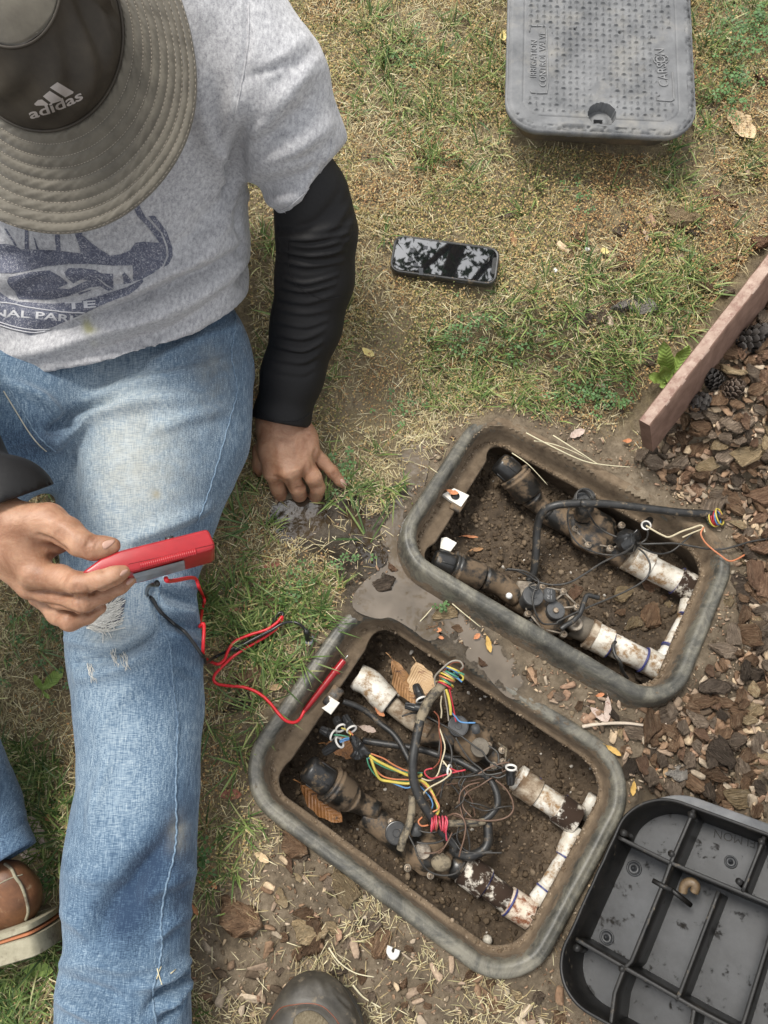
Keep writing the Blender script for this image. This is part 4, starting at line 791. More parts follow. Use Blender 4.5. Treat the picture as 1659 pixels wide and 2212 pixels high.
# coloured wires, each its own
A_ = [(.0, 'orange'), (.0, 'yellow'), (.0, 'green'), (.0, 'blue')]
wr = .00125
for nm, pts, lab in (
    ('orange', [('l', 745, 865, -.012), ('l', 850, 905, -.016), ('l', 930, 955, -.022), ('l', 1000, 990, -.028), ('l', 1075, 1015, -.032)], 'upper orange wire from tape lump to thick cable, near box'),
    ('yellow', [('l', 735, 880, -.012), ('l', 800, 925, -.016), ('l', 890, 970, -.022), ('l', 975, 1010, -.028), ('l', 1060, 1045, -.032), ('l', 1130, 1055, -.034), ('l', 1165, 1035, -.032)], 'upper yellow wire from tape lump past thick cable, near box'),
    ('green', [('l', 730, 895, -.014), ('l', 790, 940, -.018), ('l', 880, 985, -.024), ('l', 980, 1015, -.030), ('l', 1100, 1020, -.034), ('l', 1170, 1025, -.034)], 'upper green wire from tape lump past thick cable, near box'),
    ('blue', [('l', 725, 900, -.016), ('l', 830, 945, -.024), ('l', 940, 985, -.030), ('l', 1050, 1015, -.036)], 'upper blue wire from tape lump to thick cable, near box'),
    ('orange', [('l', 740, 900, -.014), ('l', 765, 960, -.02), ('l', 830, 1040, -.03), ('l', 920, 1072, -.034), ('l', 1060, 1080, -.036), ('l', 1150, 1095, -.036), ('l', 1215, 1150, -.036), ('l', 1270, 1230, -.034), ('l', 1303, 1310, -.03), ('l', 1215, 1355, -.03)], 'long orange wire bending down beside thick cable, near box'),
    ('yellow', [('l', 750, 905, -.014), ('l', 775, 985, -.02), ('l', 820, 1070, -.032), ('l', 900, 1092, -.036), ('l', 1050, 1110, -.038), ('l', 1150, 1085, -.034), ('l', 1215, 1130, -.036), ('l', 1265, 1220, -.036), ('l', 1300, 1330, -.036), ('l', 1255, 1400, -.04)], 'long yellow wire bending down beside thick cable, near box'),
    ('green', [('l', 715, 900, -.016), ('l', 735, 970, -.022), ('l', 800, 1055, -.034), ('l', 900, 1085, -.038), ('l', 1060, 1090, -.04), ('l', 1170, 1110, -.04), ('l', 1240, 1180, -.04), ('l', 1280, 1270, -.04), ('l', 1285, 1340, -.04), ('l', 1250, 1405, -.04)], 'long green wire bending down beside thick cable, near box'),
    ('blue', [('l', 910, 1100, -.04), ('l', 980, 1128, -.04), ('l', 1030, 1145, -.04), ('l', 1070, 1140, -.04), ('l', 1130, 1120, -.04), ('l', 1190, 1175, -.042), ('l', 1235, 1230, -.042), ('l', 1252, 1290, -.042), ('l', 1225, 1345, -.042)], 'long blue wire dipping under thick cable, near box'),
    ('orange', [('l', 1165, 1385, -.02), ('l', 1135, 1420, -.018), ('l', 1160, 1455, -.02), ('l', 1215, 1450, -.024)], 'small orange wire loop left of the pink winding'),
    ('yellow', [('l', 505, 655, .0), ('l', 545, 672, .001), ('l', 585, 712, 0)], 'short yellow wire from wire nut into tape lump'),
    ('orange', [('l', 560, 672, .002), ('l', 580, 690, .002), ('l', 602, 715, 0)], 'short orange wire from wire nut into tape lump'),
    ('green', [('l', 440, 712, -.002), ('l', 495, 715, .002), ('l', 565, 730, 0)], 'short green wire from wire nut into tape lump'),
    ('blue', [('l', 492, 765, .0), ('l', 530, 745, .003), ('l', 570, 738, .001)], 'short upper blue wire from wire nut into tape lump'),
    ('blue', [('l', 495, 775, .0), ('l', 535, 758, .001), ('l', 570, 748, -.001)], 'short lower blue wire from wire nut into tape lump'),
    ('red', [('l', 1388, 335, .008), ('l', 1402, 400, .002), ('l', 1418, 480, -.006), ('l', 1442, 605, -.016)], 'straight red wire hanging from the coil, near box'),
    ('yellow', [('l', 1360, 340, .008), ('l', 1380, 400, .004), ('l', 1395, 480, 0), ('l', 1400, 548, -.008)], 'thick yellow wire hanging from the coil, near box'),
    ('blue', [('l', 1400, 525, -.01), ('l', 1435, 560, -.012), ('l', 1485, 608, -.014), ('l', 1600, 614, -.014)], 'blue wire with bare end pointing at grey solenoid'),
    ('greywire', [('l', 1345, 345, .004), ('l', 1362, 450, -.006), ('l', 1375, 530, -.014), ('l', 1382, 600, -.02)], 'grey wire hanging from the coil, near box'),
    ('cream', [('l', 1325, 395, .0), ('l', 1318, 460, -.01), ('l', 1325, 520, -.016), ('l', 1320, 575, -.022)], 'short cream wire hanging from the coil, near box'),
    ('brown', [('l', 1262, 520, -.012), ('l', 1300, 570, -.016), ('l', 1305, 680, -.02), ('l', 1322, 800, -.024), ('l', 1310, 920, -.03), ('l', 1258, 985, -.034)], 'brown wire running down from the muddy cable, near box'),
    ('cream', [('l', 1300, 640, -.02), ('l', 1335, 740, -.02), ('l', 1352, 820, -.02), ('l', 1325, 930, -.022), ('l', 1290, 1040, -.026), ('l', 1230, 1085, -.03), ('l', 1160, 1068, -.034)], 'cream wire swinging down past the thick cable, near box'),
    ('cream', [('l', 1335, 925, -.02), ('l', 1370, 970, -.018), ('l', 1402, 1020, -.016), ('l', 1340, 1080, -.02), ('l', 1230, 1140, -.026), ('l', 1178, 1190, -.03), ('l', 1172, 1250, -.032), ('l', 1188, 1305, -.034)], 'cream wire with a sharp bend left of the black nut, near box'),
    ('red', [('l', 1250, 985, -.022), ('l', 1195, 1000, -.022), ('l', 1190, 1030, -.022), ('l', 1235, 1068, -.022), ('l', 1290, 1058, -.022), ('l', 1400, 1025, -.02), ('l', 1520, 998, -.02)], 'red wire looping across the middle of the near box'),
    ('red', [('l', 1395, 985, -.02), ('l', 1450, 1008, -.02), ('l', 1500, 1005, -.02)], 'short red wire leaving the black nut, near box')):
    wire(BA, pts, wr if nm != 'yellow' or 'thick' not in lab else .0022, M['w_'+nm], 'wire', lab, 'wire', 7, 7)
for pts, mt, lab in (
    ([('l', 1195, 560, -.03), ('l', 1350, 640, -.03), ('l', 1480, 720, -.03), ('l', 1600, 810, -.028), ('l', 1659, 850, -.03), ('m', 870, 160, -.03), ('m', 960, 210, -.03)], 'thin', 'black wire running diagonally under the blue wire, near box'),
    ([('l', 1340, 700, -.025), ('l', 1395, 800, -.025), ('l', 1408, 900, -.025), ('l', 1380, 1010, -.028), ('l', 1335, 1120, -.034), ('l', 1315, 1230, -.04)], 'thin', 'black wire bowing out beside the cream wires, near box'),
    ([('l', 1440, 735, -.03), ('l', 1500, 840, -.032), ('l', 1570, 930, -.034), ('l', 1640, 985, -.034), ('m', 860, 250, -.034), ('m', 960, 235, -.03)], 'thin', 'black wire below the grey solenoid, near box'),
    ([('m', 725, 260, -.04), ('m', 690, 330, -.04), ('m', 685, 450, -.042), ('m', 720, 580, -.045), ('m', 742, 680, -.05), ('m', 745, 750, -.055)], 'thin', 'long black wire hanging down the middle of the near box'),
    ([('m', 345, 640, -.035), ('m', 385, 720, -.034), ('m', 420, 810, -.036), ('m', 480, 880, -.042), ('m', 570, 908, -.045), ('m', 660, 890, -.048), ('m', 715, 820, -.055)], 'thin', 'black wire looping below the round solenoid, near box'),
    ([('m', 915, 285, -.035), ('m', 980, 340, -.035), ('m', 1025, 420, -.036), ('m', 1025, 490, -.038), ('m', 970, 535, -.04), ('m', 870, 550, -.04), ('m', 740, 540, -.04), ('m', 640, 515, -.04)], 'thinbrown', 'brownish wire bowing round beside the white coupling, near box'),
    ([('m', 600, 520, -.03), ('m', 650, 503, -.022), ('m', 695, 525, -.018), ('m', 718, 580, -.018), ('m', 710, 660, -.02), ('m', 690, 730, -.024), ('m', 676, 785, -.03)], 'thinbrown', 'thin brown wire arching over the thick cable, near box'),
    ([('m', 400, 690, -.04), ('m', 450, 698, -.038), ('m', 540, 690, -.04), ('m', 640, 640, -.045), ('m', 740, 590, -.05)], 'thin', 'thin black wire crossing below the pink winding'),
    ([('m', 430, 280, -.035), ('m', 520, 290, -.036), ('m', 620, 270, -.036), ('m', 740, 260, -.036), ('m', 850, 245, -.036), ('m', 930, 270, -.034), ('m', 1000, 240, -.03)], 'thin', 'black wire running level across the near box'),
    ([('l', 1000, 560, -.05), ('l', 1090, 535, -.046), ('l', 1190, 550, -.042), ('l', 1300, 630, -.04), ('l', 1310, 760, -.04), ('l', 1300, 880, -.04)], 'thin', 'black wire curling under the muddy cable end, near box'),
    ([('m', 800, 245, -.036), ('m', 880, 200, -.032), ('m', 960, 175, -.028), ('m', 1005, 170, -.022)], 'thinbrown', 'brown wire rising to the upright wire nut, near box'),
    ([('m', 700, 320, -.06), ('m', 760, 420, -.065), ('m', 780, 520, -.07)], 'thinbrown', 'brown rootlike wire on the soil, near box'),
    ([('m', 870, 60, -.035), ('m', 930, 110, -.033), ('m', 930, 200, -.033)], 'thin', 'black wire curving round the soiled knob, near box')):
    wire(BA, pts, .0015 if mt == 'thin' else .0013, M[mt], 'wire', lab, 'wire', 7, 6)
root = coil(BA, 'l', (1385, 235), .006, (60, -110), 9, 62, W('red', 'yellow', 'green', 'orange', 'yellow', 'greywire', 'green', 'blue', 'yellow'), 'wire_coil', 'coloured wires knotted round the muddy cable end, near box', .0015, .0034)
for nm, pts, lab in (('greywire', [('l', 1275, 310, .0), ('l', 1270, 240, .008), ('l', 1320, 180, .016), ('l', 1400, 115, .02), ('l', 1470, 110, .02), ('l', 1500, 150, .018), ('l', 1480, 175, .014)], 'dark grey wire arching over the coloured knot'),
    ('brown', [('l', 1310, 260, .004), ('l', 1350, 180, .012), ('l', 1420, 120, .018), ('l', 1490, 125, .018), ('l', 1500, 170, .014), ('l', 1470, 195, .01)], 'orange-brown wire arching over the coloured knot'),
    ('blue', [('l', 1400, 235, .01), ('l', 1440, 240, .012), ('l', 1490, 280, .008)], 'short blue tail out of the coloured knot'),
    ('yellow', [('l', 1410, 185, .012), ('l', 1450, 190, .014), ('l', 1500, 240, .01), ('l', 1485, 268, .006), ('l', 1430, 240, .008)], 'yellow loop sticking out of the coloured knot'),
    ('green', [('l', 1420, 205, .012), ('l', 1470, 205, .014), ('l', 1508, 222, .012)], 'short green tail out of the coloured knot')):
    wire(BA, pts, .0015, M['w_'+nm], 'wire', lab, 'wire', 7, 7)
for a, b_, z1_, z2_, lab in (((340, 665), (440, 715), -.012, -.004, 'wire nut with green wire, lowest pair by the tape lump'), ((462, 575), (500, 655), -.010, .0, 'wire nut with yellow wire near the tape lump'), ((535, 560), (588, 665), -.008, .002, 'wire nut with orange wire near the tape lump'),
    ((365, 855), (490, 775), -.016, -.001, 'big wire nut with blue wires above the domed black cap'), ((1112, 305), (1160, 425), -.03, -.02, 'wire nut standing against the big tan dead leaf'), ((1030, 470), (1175, 500), -.028, -.02, 'wire nut lying on the beige pipe'), ((1305, 985), (1385, 1000), -.03, -.024, 'wire nut half hidden behind red and cream wires')):
    nut(BA, 'l', a, b_, z1_, z2_, lab, .0085 if 'big' in lab else .0078)
nut(BA, 'm', (1012, 312), (1016, 205), -.03, -.016, 'upright wire nut beside the white coupling, near box', .0080)
tp = thing('tape_wrap', 'black tape lump binding the coloured wires in the near box', 'tape', Pb(BA, 'l', 660, 810, -.02))
tape(tp, BA, 'l', [(570, 745), (600, 712), (650, 740), (690, 790), (752, 860), (745, 905), (700, 890), (650, 915), (610, 910), (575, 885), (600, 845), (595, 800)], -.014, 7, .010)
rw_ = random.Random(5)
for i in range(16):
    cx0, cy0 = rw_.uniform(520, 900), rw_.uniform(200, 640); a0_ = rw_.uniform(0, 6.28); pts = []; L_ = rw_.uniform(60, 110); z0 = rw_.uniform(-.06, -.03)
    for j in range(6): pts.append(('m', cx0, cy0, z0 + rw_.uniform(-.006, .006))); a0_ += rw_.uniform(-.9, .9); cx0 += L_*math.cos(a0_); cy0 += L_*.8*math.sin(a0_); cx0 = min(max(cx0, 420), 1020); cy0 = min(max(cy0, 130), 760)
    wire(BA, pts, .0012, M['thin' if i % 3 else 'thinbrown'], 'wire', 'thin %s wire in the tangle over the middle of the near box' % ('black' if i % 3 else 'brown'), 'wire', 6, 5, group='tangled thin wires in the near box')
# black glue strings on the pipes
wire(BB, [('j', 465, 1405, -.06), ('j', 445, 1440, -.056), ('j', 460, 1510, -.055), ('j', 500, 1570, -.056), ('j', 520, 1640, -.07), ('j', 580, 1720, -.09)], [.0012]+[.0035]*34+[.001], M['cable'], 'rubber_string', 'black tar-like strand draped over the lower white pipe', 'strand', 7, 8) if 0 else wire(BB, [('j', 465, 1405, -.06), ('j', 445, 1440, -.056), ('j', 460, 1510, -.055), ('j', 500, 1570, -.056), ('j', 520, 1640, -.07), ('j', 560, 1700, -.09)], .0030, M['cable'], 'rubber_strand', 'black tarry strand draped over the lower white pipe', 'strand', 7, 8, jig=.002)
wire(BB, [('j', 330, 1050, -.05), ('j', 230, 1030, -.048), ('j', 200, 1090, -.046), ('j', 170, 1180, -.045), ('j', 90, 1250, -.045), ('j', 20, 1310, -.05)], .0042, M['cable'], 'rubber_strand', 'black tarry strand across the outlet lug of the lower valve', 'strand', 7, 8, jig=.004)
# loose bits in the boxes
mb = MB(); p = on_soil(BA, *V('m', 858, 1318)); mb.ball(p+[0, 0, .008], rw('m', 32, p), 8); one(mb.build('ball', simple('dirty_white_ball', (.42, .38, .30), (.66, .62, .54), 60, .5, .3, dirt=(.16, .13, .09), dirtscale=90)), 'marble-sized dirty white ball on the soil, near box', 'ball')
# ------------------------------------------------------------ solid figures: fields of tapered limbs, meshed
import openvdb
def pmin(a, b, k):
    h = np.clip(.5+.5*(b-a)/k, 0, 1); return b*(1-h) + a*h - k*h*(1-h)
def field(prims, vox, k, cuts=(), pad=.012, disp=None):
    """prims: (a, b, ra, rb[, (dir, squash)][, k]); cuts: (point, outward normal) planes"""
    lo = np.min([np.minimum(p[0]-p[2], p[1]-p[3]) for p in prims], 0)-pad; hi = np.max([np.maximum(p[0]+p[2], p[1]+p[3]) for p in prims], 0)+pad
    n = np.ceil((hi-lo)/vox).astype(int)+1
    ax = [lo[i]+np.arange(n[i])*vox for i in range(3)]; D = np.full(n, .05, np.float32)
    for p in prims:
        a, b_, ra, rb = p[:4]; fl = p[4] if len(p) > 4 else None; kk = p[5] if len(p) > 5 else k; mx = max(ra, rb)+kk+vox*3+.01
        l = np.minimum(a, b_)-mx; h = np.maximum(a, b_)+mx; i0 = np.maximum(((l-lo)/vox).astype(int), 0); i1 = np.minimum(((h-lo)/vox).astype(int)+2, n)
        if np.any(i1 <= i0): continue
        sl_ = tuple(slice(i0[i], i1[i]) for i in range(3)); g = np.stack(np.meshgrid(*[ax[i][sl_[i]] for i in range(3)], indexing='ij'), -1).astype(np.float32)
        ab = (b_-a); L2 = max(ab@ab, 1e-10); q = g-a.astype(np.float32); t = np.clip((q@ab.astype(np.float32))/L2, 0, 1); q = q - t[..., None]*ab.astype(np.float32)
        if fl is not None: d_, s_ = np.asarray(fl[0], np.float32), fl[1]; d_ = d_/np.linalg.norm(d_); c = q@d_; q = q + (c*(1/s_-1))[..., None]*d_
        d = np.linalg.norm(q, axis=-1) - (ra+(rb-ra)*t)
        if fl is not None: d = d*(.5+.5*fl[1])
        D[sl_] = pmin(D[sl_], d, kk)
    for cut in cuts:
        c, nrm = cut[:2]
        nrm = np.asarray(nrm, float); nrm = nrm/np.linalg.norm(nrm); c = np.asarray(c, float)
        s = ((ax[0]-c[0])*nrm[0])[:, None, None] + ((ax[1]-c[1])*nrm[1])[None, :, None] + ((ax[2]-c[2])*nrm[2])[None, None, :]; s = s.astype(np.float32)
        if len(cut) > 2:
            rr = ((ax[0]-c[0])**2)[:, None, None] + ((ax[1]-c[1])**2)[None, :, None] + ((ax[2]-c[2])**2)[None, None, :]; s = np.where(rr < cut[2]**2, s, -1).astype(np.float32)
        D = np.maximum(D, s)
    D = np.clip(D, -.04, .04); g = openvdb.FloatGrid(.04); g.copyFromArray(np.ascontiguousarray(D)); P, Q = g.convertToQuads(0.0)
    P = np.asarray(P, float)*vox + lo; Q = np.asarray(Q)
    c = P.mean(0); tri = P[Q[:, [0, 1, 2]]]-c; vol = np.sum(np.cross(tri[:, 0], tri[:, 1])*tri[:, 2])
    if vol < 0: Q = Q[:, ::-1]
    return P, Q.astype(np.int64)
def relax(P, Q, it=2, lam=.5):
    e = np.concatenate([Q[:, [i, (i+1) % 4]] for i in range(4)]); e = np.concatenate([e, e[:, ::-1]]); cnt = np.bincount(e[:, 0], minlength=len(P)).astype(float)
    for _ in range(it):
        s = np.stack([np.bincount(e[:, 0], P[e[:, 1], i], len(P)) for i in range(3)], 1)/np.maximum(cnt, 1)[:, None]; P = P + lam*(s-P)
    return P
def vnormals(P, Q):
    fn = np.cross(P[Q[:, 2]]-P[Q[:, 0]], P[Q[:, 3]]-P[Q[:, 1]]); N = np.stack([np.bincount(Q.ravel(), np.repeat(fn[:, i], 4), len(P)) for i in range(3)], 1)
    return N/(np.linalg.norm(N, axis=1)[:, None]+1e-12)
def bvh_of(P, Q): return BVHTree.FromPolygons([tuple(p) for p in P], [tuple(int(i) for i in q) for q in Q])
def cast(bv, u, v):
    h = bv.ray_cast(Vector(O), Vector(ray(u, v)).normalized()); return None if h[0] is None else (np.array(h[0]), np.array(h[1]))
SD = {}
def sculpt(P, Q, strokes, bv=None):
    """strokes: (region, points, height, width[, sharpness]) ridges (+) or creases (-) laid on the surface seen there"""
    bv = bv or bvh_of(P, Q); N = vnormals(P, Q); D = np.zeros(len(P))
    for st_ in strokes:
        k, pts, amp, wd = st_[:4]; amp *= 1.7 if k in 'ps' and abs(amp) < .0012 else 1; q = curve_pts(pts, 8) if len(pts) > 1 else [np.array(pts[0], float)]; w3 = []
        for i, c in enumerate(q):
            h = cast(bv, *V(k, *c[:2]))
            if h is not None: w3.append(h[0])
        if not w3: continue
        w3 = np.array(w3); n = len(w3); lo, hi = w3.min(0)-3*wd, w3.max(0)+3*wd; m_ = np.where(np.all((P > lo) & (P < hi), axis=1))[0]
        if not len(m_): continue
        X_ = P[m_]; best = np.full(len(m_), 1e9); tt = np.zeros(len(m_))
        for i in range(max(n-1, 1)):
            a = w3[i]; ab = (w3[i+1]-a) if n > 1 else np.zeros(3); t = np.clip(((X_-a)@ab)/max(ab@ab, 1e-12), 0, 1); d = np.linalg.norm(X_-a-t[:, None]*ab, axis=1); b_ = d < best; best[b_] = d[b_]; tt[b_] = ((i+t)/max(n-1, 1))[b_]
        env = np.sin(np.clip(tt*.86+.07, 0, 1)*math.pi)**.6 if n > 1 else 1; D[m_] += amp*np.exp(-(best/wd)**2)*env
    SD['d'] = D; return P + N*D[:, None]
def chainp(pts, fl=None, k=None):
    """pts: (point, radius) -> tapered segments"""
    return [(np.asarray(pts[i][0], float), np.asarray(pts[i+1][0], float), pts[i][1], pts[i+1][1]) + ((fl,) if fl is not None or k else ()) + ((k,) if k else ()) for i in range(len(pts)-1)]
def pk(k, x, y, dep, r):
    """(point, radius) from region pixels at a camera depth; the radius also in region pixels"""
    return (Pd(*V(k, x, y), dep), SZ(k, r)*dep/F)
def pzk(k, x, y, z, r): p = Pz(*V(k, x, y), z); return (p, SZ(k, r)*depth(p)/F)
person = thing('person', 'person in grey t-shirt, wide brimmed hat and ripped jeans seated on the lawn', 'person', (-.42, .52, .02))
# ---- skin
m, nt, b = mk('skin'); tc = nt.nodes.new('ShaderNodeTexCoord').outputs['Object']
sk = ramp(nt, [(.34, (.255, .122, .068)), (.66, (.45, .262, .165))], noise(nt, 38, 7, .7, tc, .5)); sk = mixc(nt, mathn(nt, 'MULTIPLY', attr(nt, 'dirt'), ramp(nt, [(.38, (.3,)*3), (.6, (1,)*3)], noise(nt, 90, 6, .7, tc))), sk, (.19, .085, .045))
nt.links.new(sk, b.inputs['Base Color']); b.inputs['Roughness'].default_value = .48; b.inputs['Specular IOR Level'].default_value = .4; b.inputs['Subsurface Weight'].default_value = .25; b.inputs['Subsurface Radius'].default_value = (.006, .002, .001); b.inputs['Subsurface Scale'].default_value = .8
bp = bump(nt, b, noise(nt, 420, 5, .7, tc), .4, .0008); bump(nt, b, noise(nt, 90, 4, .6, tc, .5, (1, 2.2, 1)), .3, .0016, bp); M['skin'] = m
M['nail'] = plain('fingernail', (.46, .28, .215), .3)
# ground hand (wrist, palm, five fingers)
H1 = []
wr_ = pzk('s', 520, 40, .055, 300); zup = (np.array([0, 0, 1.]), .62)
mc = [((400, 690), .050), ((610, 700), .060), ((800, 600), .060), ((900, 420), .052)]
for (c, z), wx in zip(mc, (400, 490, 600, 720)): H1 += chainp([pzk('s', wx, 60, .052, 180), pzk('s', (wx*.45+c[0]*.55), (60*.45+c[1]*.55), (z+.052)/2, 165), pzk('s', *c, z, 128)], None, .014)
H1 += [(pzk('s', 520, 100, .052, 10)[0], pzk('s', 600, 500, .050, 10)[0], SZ('s', 330)*1.11/F, SZ('s', 290)*1.11/F, zup)]
def fing(pts, k=.0035): return chainp([pzk('s', *p) for p in pts], None, k)
H1 += fing([(430, 720, .046, 118), (480, 900, .018, 104), (520, 1010, -.012, 100), (520, 1040, -.05, 92)]) + fing([(640, 740, .052, 118), (735, 900, .030, 108), (760, 985, .004, 98), (760, 1000, -.045, 92)])
H1 += fing([(840, 600, .052, 120), (940, 760, .048, 112), (1000, 900, .026, 100), (975, 1010, -.006, 92), (960, 1040, -.045, 84)]) + fing([(900, 420, .044, 118), (1060, 560, .034, 92), (1190, 690, .026, 82), (1290, 810, .014, 72), (1335, 855, .010, 56)])
H1 += fing([(260, 420, .035, 120), (250, 620, .012, 100), (330, 800, -.02, 90), (380, 860, -.05, 80)], .008)
ARMP = [pzk('v', 608, 915, .060, 50), pzk('v', 640, 780, .110, 44), pzk('v', 682, 560, .215, 50)]
fa = chainp([(ARMP[2][0], .040), (ARMP[1][0], .036), (wr_[0], .031)], None, .02)
P1_, Q1_ = field(H1 + fa, .0019, .010); P1_ = relax(P1_, Q1_, 2)
bh = bvh_of(P1_, Q1_)
P1_ = sculpt(P1_, Q1_, [('s', [(400, 740), (480, 760), (560, 800)], -.0008, .0035), ('s', [(600, 800), (620, 900)], -.002, .003), ('s', [(830, 800), (815, 700), (850, 570)], -.002, .004), ('s', [(960, 600), (950, 480), (970, 400)], -.0022, .004), ('s', [(680, 650), (700, 700)], .002, .010), ('s', [(450, 700), (470, 740)], .0016, .010),
    ('s', [(700, 250), (720, 450), (690, 620)], .0016, .006), ('s', [(480, 300), (480, 500), (460, 680)], .0012, .007), ('s', [(800, 300), (850, 450), (860, 560)], .0014, .005), ('s', [(940, 330), (900, 380)], .0016, .006), ('s', [(930, 905), (1010, 900), (1060, 870)], -.0008, .0022), ('s', [(940, 880), (1010, 870), (1050, 840)], -.0006, .002),
    ('s', [(690, 900), (760, 890), (830, 880)], -.0007, .002), ('s', [(700, 925), (770, 920), (830, 905)], -.0006, .002), ('s', [(1180, 740), (1230, 690)], -.0006, .002), ('s', [(1195, 755), (1245, 705)], -.0005, .002)], bh)
uv1 = proj(P1_); skin_tone1 = np.clip(smooth(1400, 1900, (uv1[:, 1]*1.8228-1650)*3.318+600)*.9 + .15, 0, 1)
skin_tone1 = np.clip(.12 + smooth(.035, -.01, P1_[:, 2])*.75 + np.clip(-SD['d']/.0014, 0, 1)*.5, 0, 1)  # mud towards the fingertips, plus a darker tone along the sculpted creases
# hand holding the meter
DH = .735
def hk(x, y, r, d=DH): return pk('p', x, y, d, r)
H2 = []
vd = ray(*V('p', 400, 900)); vd = vd/np.linalg.norm(vd)
for a, m1, c in (((-120, 420, 230, .74), (200, 650, 250, .735), (560, 600, 215, .735)), ((-150, 560, 230, .74), (180, 900, 260, .74), (420, 1180, 185, .735)), ((-200, 640, 230, .75), (80, 1000, 220, .75), (330, 1380, 130, .745)), ((-200, 650, 200, .77), (120, 1050, 200, .775), (480, 1480, 120, .775))):
    H2 += chainp([hk(*a[:3], a[3]), hk(*m1[:3], m1[3]), hk(*c[:3], c[3])], None, .012)
H2 += chainp([hk(560, 610, 205, .735), hk(790, 730, 170, .728), hk(930, 850, 152, .722), hk(1090, 915, 135, .722), hk(1220, 900, 118, .724), hk(1315, 885, 92, .726)], None, .006)
H2 += chainp([hk(560, 940, 115, .745), hk(760, 930, 30, .75)], None, .008)
H2 += chainp([hk(400, 1220, 165, .735), hk(700, 1260, 150, .728), hk(925, 1330, 134, .716), hk(1180, 1290, 116, .712), hk(1330, 1235, 106, .715), hk(1440, 1190, 84, .720)], None, .005)
H2 += chainp([hk(360, 1390, 110, .748), hk(700, 1500, 118, .742), hk(960, 1560, 116, .728), hk(1220, 1450, 98, .735), hk(1400, 1360, 88, .742), hk(1525, 1285, 66, .748)], None, .005)
H2 += chainp([hk(500, 1520, 105, .768), hk(680, 1680, 122, .762), hk(820, 1760, 116, .752), hk(1010, 1700, 96, .758), hk(1160, 1610, 82, .765)], None, .006)
H2 += chainp([hk(420, 1500, 90, .79), hk(640, 1640, 90, .79), hk(860, 1690, 80, .785), hk(1000, 1640, 66, .785)], None, .006)
WR = hk(-180, 560, 10, .755)[0]; ELB = np.array([-.66, .56, .34])
H2 += chainp([(ELB, .045), (WR*.6+ELB*.4, .040), (WR, .032)], None, .02)
P2_, Q2_ = field(H2, .0019, .008); P2_ = relax(P2_, Q2_, 2)
P2_ = sculpt(P2_, Q2_, [('p', [(1000, 1010), (990, 920), (1040, 800), (1090, 760)], -.0009, .0016), ('p', [(1030, 1000), (1040, 900), (1090, 800), (1120, 780)], -.0007, .0014), ('p', [(1090, 920), (1130, 850), (1180, 800)], -.0006, .0014), ('p', [(860, 900), (880, 840), (900, 780)], -.0004, .0015), ('p', [(960, 820), (940, 880)], -.0003, .0014),
    ('p', [(460, 760), (600, 820), (700, 885), (790, 945)], -.0035, .0030), ('p', [(560, 1010), (640, 1000), (730, 1010)], -.0018, .003), ('p', [(580, 860), (660, 900), (720, 930)], .001, .003),
    ('p', [(870, 1440), (870, 1380), (900, 1330)], -.0006, .0014), ('p', [(1020, 1440), (1030, 1390), (1000, 1350)], -.0005, .0014), ('p', [(930, 1450), (920, 1540), (960, 1660)], -.0004, .0014), ('p', [(1050, 1600), (1070, 1560), (1040, 1530)], -.0005, .0014), ('p', [(840, 1590), (850, 1520), (900, 1500)], -.0005, .0014),
    ('p', [(350, 1420), (600, 1420), (900, 1460), (1200, 1400), (1480, 1250)], -.0022, .0022), ('p', [(500, 1560), (700, 1600), (860, 1660), (1000, 1680), (1230, 1590)], -.0025, .0022), ('p', [(850, 1660), (900, 1690)], -.002, .002),
    ('p', [(260, 1250), (330, 1220)], .0016, .006), ('p', [(330, 1250), (340, 1290)], -.0003, .0014), ('p', [(290, 1180), (300, 1240)], -.0003, .0014), ('p', [(930, 1190), (960, 1200)], -.0012, .002), ('p', [(1190, 1175), (1210, 1190)], -.001, .002), ('p', [(640, 620), (760, 660), (850, 740)], .0008, .004), ('p', [(600, 800), (700, 700), (760, 560)], -.0003, .0015)])
uv2 = proj(P2_); dd = np.minimum.reduce([np.hypot(*(uv2-np.array(V('p', *c))).T)/r for c, r in (((960, 1420), 26), ((980, 1600), 26), ((420, 1330), 34), ((1080, 860), 26), ((760, 650), 26), ((820, 1800), 26))]); skin_tone2 = np.clip(.62*np.exp(-dd**2) + .06 + np.clip(-SD['d']/.0014, 0, 1)*.6, 0, 1)  # redder knuckles, plus a darker tone along the sculpted creases
# body under the clothes, with a head
HC = Pd(82, 85, .765); HN = np.array([-.16, -.42, .89]); HN /= np.linalg.norm(HN)
fwd = np.array([.12, -.80, -.58]); fwd -= HN*(fwd@HN); fwd /= np.linalg.norm(fwd); side = np.cross(HN, fwd)
SHL, SHR = np.array([-.195, .775, .445]), np.array([-.52, .775, .43]); PEL = np.array([-.40, .545, .125]); CHS = np.array([-.36, .745, .36]); hd = HC - HN*.005
Bd = [(PEL, CHS, .10, .11), (SHL, SHR, .045, .045), (CHS, CHS+[0, -.01, .07], .07, .06), (CHS+np.array([.01, -.01, .08]), hd-HN*.11, .058, .054), (hd-HN*.015, hd-HN*.03, .070, .076), (hd-HN*.06+fwd*.02, hd-HN*.10+fwd*.035, .070, .050), (hd-HN*.05+fwd*.085, hd-HN*.075+fwd*.108, .008, .013, None, .008), (hd-HN*.055+side*.078, hd-HN*.085+side*.076, .016, .010, None, .006), (hd-HN*.055-side*.078, hd-HN*.085-side*.076, .016, .010, None, .006),
      (hd-HN*.100+fwd*.078-side*.018, hd-HN*.100+fwd*.078+side*.018, .008, .008, None, .006), (SHL, Pz(648, 350, .325), .045, .036), (Pz(648, 350, .325), ARMP[2][0], .036, .036), (SHR, ELB, .048, .042)]
